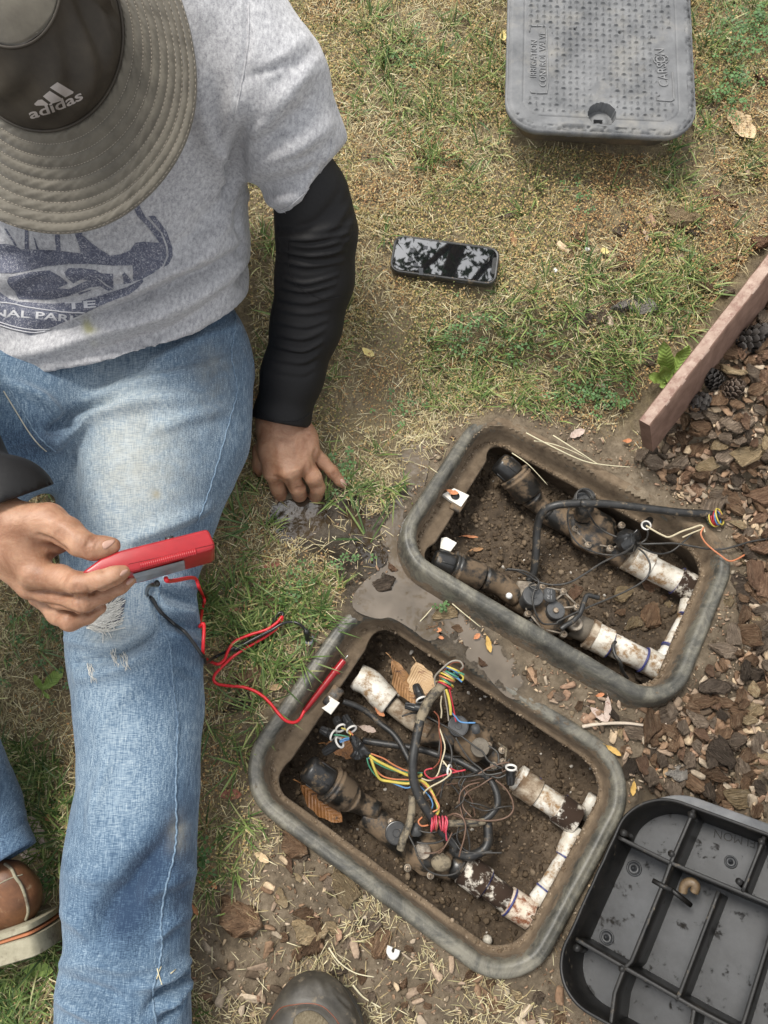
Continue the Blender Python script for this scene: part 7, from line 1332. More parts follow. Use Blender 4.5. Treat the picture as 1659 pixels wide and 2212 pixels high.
# the lawn goes on outside the picture, more coarsely
X0_, Y0_ = rg.uniform(-1.9, 1.7, 60000), rg.uniform(-.6, 2.5, 60000); k = ((X0_ < -.8) | (Y0_ > 1.34) | ((X0_ > .82) & (Y0_ > .9))) & (rg.random(60000) < .75); x, y = X0_[k], Y0_[k]; k = free(x, y); x, y = x[k], y[k]; n = len(x); gr_ = rg.random(n) < .4
blades('grass', 'coarse mixed lawn grass beyond the edges of the picture', x, y, rg.random(n)*6.283, rg.uniform(.02, .06, n), rg.uniform(.0022, .004, n), np.where(gr_, rg.uniform(.3, 1.1, n), rg.uniform(1.0, 1.5, n)), rg.uniform(.0, .6, n), np.zeros(n)+.002, np.where(gr_[:, None], pick(n, [(.13, .19, .05), (.08, .14, .036), (.21, .27, .085)]), pick(n, [(.50, .42, .24), (.36, .28, .14), (.44, .40, .20)])), MG)
# moss-like ground cover: tiny leaves
x, y = scatter(620000, lambda x, y: turf_w(x, y)*(1-wmask(x, y))*(.25+.75*smooth(.40, .52, fbm(x*11+1, y*11+5, 2, 3)))*(.35+.65*smooth(.30, .65, y))*.80); n = len(x)
cx_ = np.round(x/.009)*.009 ; hgt = rg.exponential(.0045, n)+.003; c = np.stack([x, y, zg(x, y)+hgt], 1); az = rg.random(n)*6.28; s_ = rg.uniform(.0009, .0024, n); el = rg.normal(0, .5, n); u = np.stack([np.cos(az)*np.cos(el), np.sin(az)*np.cos(el), np.sin(el)], 1)*s_[:, None]; w_ = np.stack([-np.sin(az), np.cos(az), rg.normal(0, .4, n)], 1)*(s_*.7)[:, None]
v = np.stack([c-u, c+w_, c+u, c-w_], 1).reshape(-1, 3); zone = smooth(.42, .58, fbm(x*10, y*10, 9, 2))[:, None]
colm = pick(n, [(.36, .20, .085), (.46, .32, .15), (.33, .26, .11), (.22, .125, .07)], [.30, .28, .26, .16])*(1-zone) + pick(n, [(.17, .18, .065), (.38, .30, .12), (.13, .15, .05), (.44, .30, .14)], [.26, .30, .16, .28])*zone
tag(link('ground_cover', mesh_np('ground_cover', v, np.arange(n*4).reshape(n, 4), col=np.repeat(colm, 4, 0)), tinted('moss_leaf', .7, spec=.2), None, False), 'orange brown and yellow green moss-like ground cover', kind='stuff'); nmoss = n
# clover
vs, fs_, cc_ = [], [], []; b_ = 0
for (u0, v0, ru, rv, cnt) in ((1625, 60, 70, 75, 150), (1590, 190, 45, 55, 60), (1270, 850, 60, 38, 60), (1345, 865, 30, 20, 16), (735, 1010, 28, 45, 22), (1010, 715, 90, 50, 55), (960, 545, 60, 26, 30), (110, 1340, 90, 120, 50), (955, 1312, 14, 8, 9), (640, 1250, 60, 50, 18), (440, 1850, 20, 40, 14), (880, 100, 40, 60, 16), (90, 1900, 20, 20, 10), (760, 1210, 40, 20, 10), (1140, 740, 70, 40, 26), (1250, 420, 40, 40, 12), (870, 870, 50, 40, 16)):
    for i in range(cnt):
        u1, v1 = u0+rg.normal(0, ru*.55), v0+rg.normal(0, rv*.55); p = Pg(u1, v1, rg.uniform(.010, .028)); a0_ = rg.random()*6.28; R_ = rg.uniform(.0026, .0044)
        if not free(np.array([p[0]]), np.array([p[1]]), 0, False)[0]: continue
        g = rg.uniform(.75, 1.3); tl = rg.normal(0, .2, 2)
        for j in range(3):
            a = a0_+j*2.094; pts = []
            for rr0, da in ((.1, 0), (.75, -.55), (1.12, -.42), (1.12, -.12), (.98, 0), (1.12, .12), (1.12, .42), (.75, .55)): q = np.array([math.cos(a+da), math.sin(a+da)])*R_*rr0*1.5; pts.append([p[0]+q[0], p[1]+q[1], p[2]+q@tl-.0007*(rr0 > 1)])
            vs += pts; fs_.append([b_+t_ for t_ in range(8)]); b_ += 8; cc_ += [np.array((.075, .15, .045))*g]*8
tag(link('clover', mesh_np('clover', np.array(vs), np.array(fs_), col=np.array(cc_)), tinted('clover_leaf', .55), None, False), 'small three-leaved clover scattered through the lawn', kind='stuff')
# crumbs of soil and bits of bark
def ico():
    bmx = bmesh.new(); bmesh.ops.create_icosphere(bmx, subdivisions=1, radius=1); v = np.array([x.co[:] for x in bmx.verts]); f = np.array([[q.index for q in p.verts] for p in bmx.faces]); bmx.free(); return v, f
IV, IF = ico()
def crumbs(name, label, P, r, col, mat, flat=(1, 1, .7)):
    n = len(P); R = rg.normal(0, 1, (n, 3, 3)); Q_, _ = np.linalg.qr(R); v = np.repeat(IV[None], n, 0)*(1+rg.normal(0, .22, (n, len(IV), 1))); v = v*np.array(flat); v = np.einsum('nij,nkj->nki', Q_, v)*r[:, None, None] + P[:, None, :]
    f = (IF[None]+np.arange(n)[:, None, None]*len(IV)).reshape(-1, 3); o = link(name, mesh_np(name, v.reshape(-1, 3), f, col=np.repeat(col, len(IV), 0)), mat, None, False); return tag(o, label, kind='stuff')
MC = tinted('soil_crumb', .95, .6, spec=.15, scale=500)
x, y = scatter(26000, lambda x, y: (1-turf_w(x, y))*.8*smooth(.30, .56, fbm(x*10, y*10, 4, 3)+.1)*(1-.5*wmask(x, y)) + .06); n = len(x); r = rg.exponential(.0011, n)+.0007
crumbs('soil_crumbs', 'crumbs of soil and grit on the bare ground', np.stack([x, y, zg(x, y)+r*.3], 1), r, pick(n, [(.17, .13, .085), (.26, .205, .14), (.11, .083, .055), (.38, .32, .24), (.24, .165, .11)], [.3, .25, .25, .1, .1]), MC)
for B, bv, nm in ((BA, bvhA, 'near'), (BB, bvhB, 'far')):
    n = 5000; lx, ly = rg.uniform(-B.L/2+.03, B.L/2-.03, n), rg.uniform(-B.W/2+.02, B.W/2-.02, n); P = B.w(np.stack([lx, ly, np.zeros(n)], 1)); nz = -B.R[:, 2]; out = []
    for p in P:
        h = bv.ray_cast(Vector(p), Vector(nz))
        if h[0] is not None: out.append(h[0][:])
    out = np.array(out); n = len(out); r = rg.exponential(.0012, n)+.0008; r = np.minimum(r, .006)
    crumbs('soil_crumbs', 'crumbly dark soil filling the %s valve box' % nm, out+np.array([0, 0, .3])*r[:, None], r, pick(n, [(.10, .072, .046), (.15, .11, .072), (.065, .046, .030), (.21, .16, .11), (.50, .46, .40)], [.35, .28, .25, .105, .015]), MC)
# mud crumbs along the ledges of the boxes
for B, s_ in ((BA, 1.0), (BB, 1.6)):
    rr_ = rrect(B.L, B.W, B.r, 14, 14); n = int(1500*s_); i = rg.integers(0, len(rr_), n); off = rg.uniform(.024, .036, n); jx = rg.normal(0, .012, n); q = rr_[i]; tx2, ty2 = -q[:, 3], q[:, 2]
    P = B.w(np.stack([q[:, 0]+q[:, 2]*off+tx2*jx, q[:, 1]+q[:, 3]*off+ty2*jx, np.full(n, -.0425)], 1)); r = rg.exponential(.0007, n)+.0004; crumbs('mud_crumbs', 'dried mud crumbs on the inner ledge of a valve box', P, r, pick(n, [(.20, .15, .10), (.14, .10, .065), (.27, .21, .15)]), MC)
# ------------------------------------------------------------ bark
def bark_mesh(seed, el=1.6, fl=.42, sub=3, name='bark_chip'):
    bmx = bmesh.new(); bmesh.ops.create_icosphere(bmx, subdivisions=sub, radius=1); v = np.array([x.co[:] for x in bmx.verts]); f = np.array([[q.index for q in p.verts] for p in bmx.faces]); bmx.free(); rs_ = np.random.default_rng(seed)
    v = np.sign(v)*np.abs(v)**.45; v[:, 0] += v[:, 1]*rs_.normal(0, .35); v[:, 1] *= 1-.35*v[:, 0]*rs_.random()
    for _ in range(8):                                      # knock flat facets off
        nrm = rs_.normal(0, 1, 3)*[1, 1, .5]; nrm /= np.linalg.norm(nrm); h = rs_.uniform(.45, .85); d_ = v@nrm; v = v - np.maximum(d_-h, 0)[:, None]*nrm
    v = v + (fbm(v[:, 0]*1.5+seed, v[:, 1]*3.5, v[:, 2]*3, 3)-.5)[:, None]*v*.7; lay = (fbm(v[:, 0]*.8+seed, v[:, 1]*9, v[:, 2]*6+seed, 3)-.5); v[:, 2] += lay*.8; v[:, 1] += (fbm(v[:, 0]*1.0, v[:, 2]*8+seed, 3, 2)-.5)*.35
    v = v*[el*.5, .5, fl*.5]; return mesh_np(name, v, f)
def bark_mat(name, d, m_, l):
    m, nt, b = mk(name); tc = nt.nodes.new('ShaderNodeTexCoord').outputs['Object']; oi = nt.nodes.new('ShaderNodeObjectInfo')
    n1 = noise(nt, 1, 6, .7, tc, .4, (1.6, 9, 9)); n2 = noise(nt, 3.5, 6, .7, tc); col = ramp(nt, [(.3, d), (.5, m_), (.72, l)], mathn(nt, 'ADD', mathn(nt, 'MULTIPLY', n1, .6), mathn(nt, 'MULTIPLY', n2, .4)))
    h = nt.nodes.new('ShaderNodeHueSaturation'); mr = nt.nodes.new('ShaderNodeMapRange'); nt.links.new(oi.outputs['Random'], mr.inputs[0]); mr.inputs[3].default_value = 1.15; mr.inputs[4].default_value = 2.4; nt.links.new(mr.outputs[0], h.inputs['Value']); nt.links.new(col, h.inputs['Color'])
    nt.links.new(h.outputs[0], b.inputs['Base Color']); b.inputs['Roughness'].default_value = .9; b.inputs['Specular IOR Level'].default_value = .2; bump(nt, b, n1, 1.0, .12); return m
BM = {'brown': bark_mat('brown_bark', (.075, .042, .024), (.22, .135, .080), (.40, .285, .185)), 'grey': bark_mat('grey_brown_bark', (.095, .070, .050), (.24, .18, .13), (.42, .335, .25)), 'tan': bark_mat('tan_inner_bark', (.20, .135, .07), (.42, .31, .18), (.58, .47, .31)), 'red': bark_mat('reddish_bark', (.09, .046, .028), (.25, .15, .095), (.40, .27, .18)), 'dark': bark_mat('dark_bark', (.03, .022, .016), (.10, .075, .055), (.20, .155, .115)), 'stone': bark_mat('grey_stone', (.20, .18, .155), (.34, .31, .27), (.50, .46, .41))}
BK = [bark_mesh(i*7+1, *p) for i, p in enumerate(((1.5, .40), (1.9, .34), (1.25, .55), (2.4, .36), (1.6, .5), (1.35, .36), (2.0, .5), (1.15, .7), (1.7, .3), (3.0, .38)))]
MATV = {}
def chip_mesh(i, mat):
    if (i, mat) not in MATV: me = BK[i].copy(); me.materials.clear(); me.materials.append(BM[mat]); me.polygons.foreach_set('use_smooth', [True]*len(me.polygons)); MATV[i, mat] = me
    return MATV[i, mat]
def put_chip(p, size, mat, i, az, tilt, label, cat='bark chip', group=None, name='bark_chip', zs=1.0):
    o = bpy.data.objects.new(name, chip_mesh(i, mat)); C.objects.link(o); o.location = Vector(p); o.rotation_euler = (tilt[0], tilt[1], az); o.scale = (size, size, size*zs); return tag(o, label, cat, group)
def wsize(k, r, p): return SZ(k, r)*depth(p)/F
SPEC = [('b', 1290, 945, 130, 'tan', 2, -10, 'large pale tan wood chunk lying in the thin grass above the board'), ('b', 1410, 840, 85, 'red', 6, 30, 'reddish bark chip near the right edge below the tread lid'), ('b', 840, 1012, 95, 'brown', 3, -10, 'dark brown bark chip just beyond the phone, upper of two'), ('b', 520, 922, 75, 'grey', 1, 20, 'small grey-brown bark chip above the phone'),
    ('b', 1210, 1025, 80, 'brown', 5, -30, 'brown bark chip below the pale tan chunk'), ('b', 1330, 1000, 90, 'dark', 4, 20, 'dark chip touching the pale tan chunk'), ('b', 1625, 1050, 90, 'red', 2, 15, 'red-brown bark chip by the upper end of the board'), ('b', 818, 1210, 85, 'grey', 3, -50, 'greyish bark sliver standing in bare soil below the phone'), ('b', 1035, 1315, 78, 'stone', 7, 70, 'white and tan lump of stone in bare soil'), ('b', 1135, 1325, 95, 'stone', 5, 10, 'flat pale grey stone in bare soil'),
    ('b', 945, 1352, 72, 'grey', 2, 80, 'grey-brown rounded chip beside the white lump'), ('b', 845, 1368, 90, 'grey', 0, 0, 'grey flaky chip on bare soil, leftmost of four'), ('h', 770, 840, 125, 'tan', 4, 70, 'tan bark chunk against the left side of the board'), ('h', 805, 575, 130, 'brown', 7, 10, 'thick brown bark lump close to the board'), ('h', 950, 600, 100, 'grey', 2, 0, 'grey-brown lump touching the board'), ('b', 1630, 362, 75, 'red', 7, 0, 'pinkish stone at the right edge under the clover'),
    ('h', 885, 1040, 140, 'grey', 7, 40, 'round fibrous grey bark ball beside the board'), ('h', 1140, 1170, 170, 'grey', 7, 0, 'big knobbly grey bark lump at the right edge'), ('h', 1000, 1120, 100, 'red', 0, 0, 'small reddish chip between the two grey bark lumps'), ('h', 800, 1500, 180, 'brown', 2, 20, 'broad flat brown bark chunk below the pine cones'), ('h', 930, 1600, 120, 'tan', 5, 60, 'orange-edged bark chip with dark centre'), ('h', 650, 1560, 150, 'brown', 6, -60, 'ridged brown bark chunk next to the board end'), ('h', 740, 1665, 115, 'red', 5, 10, 'reddish oval bark chip below the board end'), ('h', 1060, 1470, 170, 'grey', 5, 30, 'large layered bark chunk near the right edge'), ('h', 1090, 1730, 200, 'brown', 6, 20, 'long rough brown bark chunk at the right edge'), ('h', 560, 1580, 110, 'dark', 4, -40, 'dark bark chip leaning near the board end'),
    ('k', 340, 590, 190, 'tan', 0, 5, 'tan bark chip sitting in the muddy puddle'), ('k', 272, 660, 110, 'brown', 5, 10, 'smaller brown chip in the puddle, left of a pebble'), ('k', 455, 685, 125, 'brown', 4, 0, 'brown chip at the puddle edge touching the far box'), ('k', 645, 945, 70, 'red', 7, 0, 'reddish lump in the lower arm of the puddle'), ('y', 690, 540, 190, 'dark', 3, 15, 'long dark bark strip lying across the puddle'), ('y', 800, 490, 95, 'red', 3, -60, 'narrow reddish bark strip against the corner of the far box'), ('y', 745, 462, 55, 'red', 7, 0, 'small reddish pebble by the puddle'),
    ('e', 1172, 735, 130, 'brown', 4, 0, 'brown bark chunk in the grass above the folded leads'), ('e', 1100, 1068, 105, 'brown', 2, 20, 'dark brown bark chunk beside the red lead'), ('e', 1060, 1170, 140, 'dark', 3, 60, 'dark bark strip in the grass below the red lead'), ('f', 1290, 590, 110, 'brown', 7, 0, 'rough brown lump beside the near box'), ('f', 1505, 770, 150, 'tan', 6, -50, 'big pale tan bark chunk beside the rim of the near box'), ('f', 1370, 980, 130, 'brown', 2, 70, 'brown and tan bark chunk on bare soil'), ('f', 1548, 935, 75, 'grey', 1, 80, 'smooth grey-green pebble among bark'), ('f', 1625, 925, 130, 'grey', 3, 45, 'grey bark sliver below the near box'), ('f', 1060, 905, 170, 'brown', 7, 10, 'large brown soil lump in front of the shoe'), ('d', 615, 1480, 110, 'brown', 0, 60, 'brown chip beside the white plastic fragment'), ('d', 345, 1420, 120, 'tan', 7, 30, 'speckled tan chip below the near box'),
    ('j', 530, 1022, 150, 'tan', 2, 20, 'tan bark chunk in the middle of the far box'), ('j', 440, 1225, 150, 'grey', 3, -55, 'grey grooved bark strip in the far box'), ('j', 612, 1255, 170, 'tan', 4, 40, 'orange bark chunk beside the lower white pipe, far box'), ('j', 762, 1190, 190, 'brown', 2, 70, 'flaky pinkish bark chunk in the far box'), ('j', 770, 965, 115, 'red', 5, 0, 'red-brown chip under the upper white pipe, far box'), ('j', 510, 1165, 80, 'brown', 7, 60, 'small brown chip between two bigger ones, far box'), ('j', 850, 1050, 70, 'brown', 6, 50, 'small chip beside the tee branch, far box'), ('j', 895, 1105, 75, 'tan', 5, 80, 'hollow tan chip beside the tee branch, far box'), ('j', 690, 1690, 160, 'dark', 7, 0, 'dark soil clod half covering the lower elbow, far box'), ('j', 130, 1000, 140, 'red', 6, 60, 'orange-brown bark chunk beside the lower valve'), ('j', 1530, 980, 260, 'dark', 8, -35, 'large dark slate-coloured bark plate right of the far box'), ('j', 1380, 1080, 150, 'tan', 3, 65, 'tan elongated chip against the rim of the far box'), ('j', 1490, 1120, 170, 'grey', 6, -70, 'grey-brown chip right of the far box, below the dark plate'), ('j', 1590, 1260, 230, 'tan', 1, -35, 'large pale layered chip at the right edge'), ('j', 1500, 755, 70, 'tan', 7, 0, 'small tan lump where the orange wire ends'), ('j', 1550, 740, 60, 'red', 0, 0, 'small reddish chip near the orange wire'),
    ('g', 950, 565, 130, 'stone', 7, 60, 'pale grey round lump above the upturned lid'), ('g', 1110, 625, 180, 'brown', 6, 85, 'tall brown bark block above the upturned lid'), ('g', 1215, 620, 140, 'grey', 4, 70, 'grey bark block right of the tall brown one'), ('g', 1430, 600, 200, 'brown', 1, 15, 'striped brown bark chunk at the right edge above the lid'), ('g', 1375, 745, 150, 'tan', 5, 10, 'tan-orange chip touching the flange of the upturned lid'), ('g', 700, 530, 260, 'dark', 9, -55, 'long dark bark splinter pointing at the upturned lid'), ('g', 780, 440, 170, 'grey', 1, 50, 'grey-brown angular bark chunk'), ('g', 690, 310, 140, 'grey', 5, -10, 'flat pinkish grey bark chunk below the bleached twig'), ('g', 870, 215, 150, 'grey', 2, 30, 'light brown bark chunk at the forked end of the twig'), ('g', 970, 290, 230, 'brown', 3, -20, 'long ridged bark strip, lower right of the twig'), ('g', 1230, 430, 160, 'grey', 6, 80, 'upright pale brown bark block in the mulch'), ('g', 1490, 460, 200, 'tan', 1, 60, 'large pale yellow bark strip at the right edge'), ('g', 1000, 440, 220, 'dark', 3, -60, 'dark ridged bark strip in the mulch'), ('g', 1060, 380, 170, 'brown', 1, -35, 'brown and tan bark block in the mulch'), ('g', 1340, 170, 130, 'brown', 2, 0, 'brown bark block near the right edge, lower mulch')]
for k_, x_, y_, s_, mt, i_, an, lb in SPEC:
    u0, v0 = V(k_, x_, y_); B = BB if (k_ == 'j' and x_ < 1000) else None
    p = on_soil(BB, u0, v0) if B is not None else Pg(u0, v0)
    if B is None: p = np.array([p[0], p[1], float(zg(p[0], p[1]))])
    asp = (1.5, 1.9, 1.25, 2.4, 1.6, 1.35, 2.0, 1.15, 1.7, 3.0)[i_]; sz = wsize(k_, s_, p)/asp*1.28; p = p + np.array([0, 0, sz*.10])
    put_chip(p, sz, mt, i_, math.radians(an), (rg.normal(0, .12), rg.normal(0, .12)), lb, 'stone' if mt == 'stone' or 'pebble' in lb or 'stone' in lb else 'bark chip', None, 'stone' if mt == 'stone' or 'pebble' in lb else 'bark_chip')
DENSE = [(1720, 560), (1490, 800), (1430, 960), (1378, 985), (1470, 1075), (1585, 1150), (1612, 1230), (1590, 1330), (1545, 1420), (1490, 1500), (1400, 1560), (1370, 1640), (1400, 1710), (1500, 1720), (1659, 1775), (1900, 1850), (1900, 500)]
MID = [(1130, 1440), (1250, 1490), (1380, 1530), (1480, 1520), (1500, 1600), (1420, 1700), (1340, 1700), (1290, 1600), (1180, 1520)]
LOW = [(520, 1880), (600, 1800), (700, 1870), (820, 1980), (1000, 2090), (1130, 2130), (1220, 2060), (1215, 2240), (1300, 2400), (420, 2400), (440, 2050)]
FARS = [(1180, 560), (1500, 420), (1659, 300), (1700, 560), (1400, 900), (1150, 870)]
dw, mw, lw2, fw_ = (wpoly(p) for p in (DENSE, MID, LOW, FARS))
def chipdens(x, y): return np.clip(inpoly(x, y, dw)*1.0 + inpoly(x, y, mw)*.35 + inpoly(x, y, lw2)*.22 + inpoly(x, y, fw_)*.05, 0, 1)
LMK = [('just below the board end', 'h', 560, 1680), ('beside the pine cones', 'h', 850, 1350), ('near the big knobbly bark lump', 'h', 1180, 1300), ('above the coil of coloured wire', 'j', 1290, 180), ('where the orange wire ends', 'j', 1560, 560), ('beside the dark slate-coloured plate', 'j', 1500, 950), ('against the far box rim', 'j', 1400, 1300), ('near the large pale layered chip', 'j', 1600, 1350), ('above the bleached twig', 'g', 700, 120), ('below the bleached twig', 'g', 720, 360), ('among the ridged strips of the lower mulch', 'g', 1080, 350), ('at the picture edge above the upturned lid', 'g', 1450, 350), ('along the flange of the upturned lid', 'g', 1150, 640), ('by the long dark splinter', 'g', 650, 520),
    ('in front of the shoe', 'r', 440, 120), ('below the rim of the near box', 'f', 1500, 950), ('left of the shoe', 'f', 1000, 1200), ('between the shoe and the near box', 'd', 900, 1650), ('in the grass near the top of the board', 'b', 1550, 950), ('on bare soil left of the board', 'h', 500, 700), ('at the upper right of the mulch bed', 'h', 1150, 900), ('beside the ridged chunk near the board end', 'h', 800, 1700)]
GL = {'dense': ('bark chip in the deep mulch between the far box and the right edge', 'bark chips in the deep mulch bed'), 'low': ('bark chip on bare soil between the near box and the shoe', 'bark chips on bare soil below the near box'), 'mid': ('bark chip on bare soil between the two boxes and the upturned lid', 'bark chips between the boxes and the upturned lid'), 'far': ('bark chip scattered in thin grass near the board', 'bark chips in the grass near the board')}
X_, Y_ = rg.uniform(-.15, .82, 22000), rg.uniform(-.46, 1.2, 22000); kk = (rg.random(22000) < chipdens(X_, Y_)); X_, Y_ = X_[kk], Y_[kk]; uvp = proj(np.stack([X_, Y_, zg(X_, Y_)], 1)); inv = (uvp[:, 0] > -20) & (uvp[:, 0] < 1690) & (uvp[:, 1] < 2250) & free(X_, Y_, .008); X_, Y_ = X_[inv], Y_[inv]
placed = []; cnt = 0
for x0, y0 in zip(X_, Y_):
    if cnt >= 285: break
    dn_ = bool(inpoly(np.array([x0]), np.array([y0]), dw)[0]); sz = rg.uniform(.015, .034) if dn_ else rg.uniform(.010, .022)
    if any((x0-a)**2 + (y0-b_)**2 < ((s0+sz)*(.40 if dn_ else .8))**2 for a, b_, s0 in placed): continue
    placed.append((x0, y0, sz)); cnt += 1; zn = 'dense' if dn_ else ('low' if inpoly(np.array([x0]), np.array([y0]), lw2)[0] else ('mid' if inpoly(np.array([x0]), np.array([y0]), mw)[0] else 'far'))
    mt = rg.choice(['brown', 'grey', 'red', 'tan', 'dark'], p=[.36, .30, .13, .13, .08]); ci = int(rg.integers(0, 9))
    uv_ = proj(np.array([x0, y0, 0.])); lm = min(LMK, key=lambda l: math.hypot(*(uv_-np.array(V(*l[1:4])))))
    lab = '%s %s %s bark chip %s' % ('big' if sz > .026 else ('middling' if sz > .018 else 'small'), {'brown': 'brown', 'grey': 'grey-brown', 'red': 'reddish', 'tan': 'pale tan', 'dark': 'dark'}[mt], ('squarish', 'long', 'stubby', 'stick-like', 'blocky', 'flat', 'thick', 'lumpy', 'thin')[ci], lm[0])
    put_chip((x0, y0, float(zg(x0, y0)) + (rg.uniform(.006, .016) if dn_ else sz*.15)), sz, mt, ci, rg.random()*6.28, (rg.normal(0, .3), rg.normal(0, .3)), lab, 'bark chip', GL[zn][1])
# the rest of the mulch, smaller
LV = []
for sb in (2, 1):
    tmp = bark_mesh(50, 1.6, .4, sb); LV.append(([mesh_verts(bark_mesh(50+i, 1.6+.3*i, .4, sb)) for i in range(4)], np.array([tuple(p.vertices) for p in tmp.polygons])))
    if sb == 1: LV[-1] = ([b_*[1, 1, .55] for b_ in LV[-1][0]], LV[-1][1])
def bits(name, label, n0, dens, lo, hi, zlo, zhi, lv=0):
    base_c, FB = LV[lv]
    X = rg.uniform(-.35, .82, n0); Y = rg.uniform(-.48, 1.25, n0); k = rg.random(n0) < dens(X, Y); X, Y = X[k], Y[k]; k = free(X, Y, .001); X, Y = X[k], Y[k]; n = len(X); s = rg.uniform(lo, hi, n); az = rg.random(n)*6.28; t1, t2 = rg.normal(0, .35, n), rg.normal(0, .35, n); vi = rg.integers(0, 4, n); allv = []
    bb = np.stack(base_c)[vi]*s[:, None, None]; c_, s_ = np.cos(t1)[:, None], np.sin(t1)[:, None]; y1, z1 = bb[..., 1]*c_-bb[..., 2]*s_, bb[..., 1]*s_+bb[..., 2]*c_; x1 = bb[..., 0]; c_, s_ = np.cos(t2)[:, None], np.sin(t2)[:, None]; x2, z2 = x1*c_+z1*s_, -x1*s_+z1*c_; c_, s_ = np.cos(az)[:, None], np.sin(az)[:, None]
    v = np.stack([x2*c_-y1*s_ + X[:, None], x2*s_+y1*c_ + Y[:, None], z2 + (zg(X, Y)+rg.uniform(zlo, zhi, n))[:, None]], -1); m0 = len(base_c[0]); f = (FB[None]+np.arange(n)[:, None, None]*m0).reshape(-1, 3)
    col = np.repeat(pick(n, [(.27, .175, .11), (.33, .245, .175), (.19, .12, .075), (.50, .38, .25), (.11, .08, .055), (.33, .21, .14), (.42, .34, .25)], [.22, .2, .15, .12, .09, .1, .12]), m0, 0)*rg.uniform(.8, 1.2, (n*m0, 1)); tag(link(name, mesh_np(name, v.reshape(-1, 3), f, col=col), MBK, None, lv == 0), label, kind='stuff'); return n
MBK = tinted('bark_bits', .92, .9, spec=.15, scale=220)
nbits = bits('bark_mulch', 'smaller bark pieces filling the mulch bed', 15000, lambda x, y: np.clip(inpoly(x, y, dw)*1.0 + inpoly(x, y, mw)*.35 + inpoly(x, y, lw2)*.10 + inpoly(x, y, fw_)*.05, 0, 1), .007, .017, .0, .008)
nbits += bits('bark_fines', 'fine bark crumbs between the chips', 34000, lambda x, y: np.clip(inpoly(x, y, dw)*.8 + (1-turf_w(x, y))*.62*(1-.5*inpoly(x, y, lw2)) + .10, 0, 1), .0016, .0055, .0, .003, 1)
# ------------------------------------------------------------ dead leaves
def leaf_mesh(seed, wd=.36, curl=.10, fold=.10, name='dry_leaf', wav=.02, thick=.012):
    rs_ = np.random.default_rng(seed); n = 15; rows = []
    for i in range(n):
        t = i/(n-1); x = t-.5; w_ = wd*math.sin(math.pi*min(max(t, .001), .999)**.85)**.8*(1+.10*math.sin(t*23+seed)); cy_ = .03*math.sin(t*3+seed); z0 = curl*(x*2)**2 + wav*math.sin(t*9+seed)
        rows.append([(x, cy_+w_*s/2, z0 + fold*abs(s)*w_*1.2 + wav*math.sin(t*14+s*3+seed)*abs(s) + (.012*(1-abs(s)*8) if abs(s) < .12 else 0)) for s in (-1, -.75, -.4, -.1, 0, .1, .4, .75, 1)])
    g = np.array(rows); mb = MB(); mb.grid(g); mb.tube([(.5, 0, curl), (.58, .02, curl+.02), (.66, .05, curl+.01)], .010, 5); me = mb.mesh(name); return me
def leaf_mat(name, a, b_, c=None):
    m, nt, b = mk(name); tc = nt.nodes.new('ShaderNodeTexCoord').outputs['Object']; col = ramp(nt, [(.3, a), (.7, b_)], noise(nt, 2.5, 6, .7, tc, .6))
    if c: col = mixc(nt, ramp(nt, [(.60, (0, 0, 0)), (.66, (1, 1, 1))], noise(nt, 7, 5, .7, tc)), col, c)
    sx_ = nt.nodes.new('ShaderNodeSeparateXYZ'); nt.links.new(tc, sx_.inputs[0]); ay = mathn(nt, 'ABSOLUTE', sx_.outputs[1]); wv = mathn(nt, 'SINE', mathn(nt, 'MULTIPLY', mathn(nt, 'ADD', sx_.outputs[0], ay), 75)); vein = ramp(nt, [(.90, (0, 0, 0)), (1, (.14, .14, .14))], wv); col = mixc(nt, vein, col, tuple(x*.55 for x in a))
    nt.links.new(col, b.inputs['Base Color']); b.inputs['Roughness'].default_value = .55; bump(nt, b, mathn(nt, 'ADD', wv, noise(nt, 12, 4, .6, tc)), .25, .01); return m
LM = {'brown': leaf_mat('brown_leaf', (.20, .095, .035), (.36, .20, .085), (.09, .045, .025)), 'tan': leaf_mat('tan_leaf', (.38, .24, .12), (.52, .36, .20), (.24, .13, .07)), 'beige': leaf_mat('beige_leaf', (.50, .36, .20), (.64, .49, .30), (.40, .25, .12)), 'orange': leaf_mat('orange_leaf', (.42, .15, .06), (.58, .25, .11)), 'red': leaf_mat('red_brown_leaf', (.20, .07, .04), (.32, .13, .08)), 'yellow': leaf_mat('yellow_leaf', (.62, .48, .14), (.78, .66, .30)), 'amber': leaf_mat('amber_leaf', (.45, .27, .06), (.62, .40, .12)), 'pale': leaf_mat('pale_leaf', (.40, .30, .24), (.58, .47, .40), (.30, .18, .14)), 'wet': leaf_mat('wet_dark_leaf', (.14, .055, .015), (.26, .115, .03), (.06, .03, .015)), 'green': leaf_mat('green_leaf', (.18, .28, .05), (.30, .40, .10))}
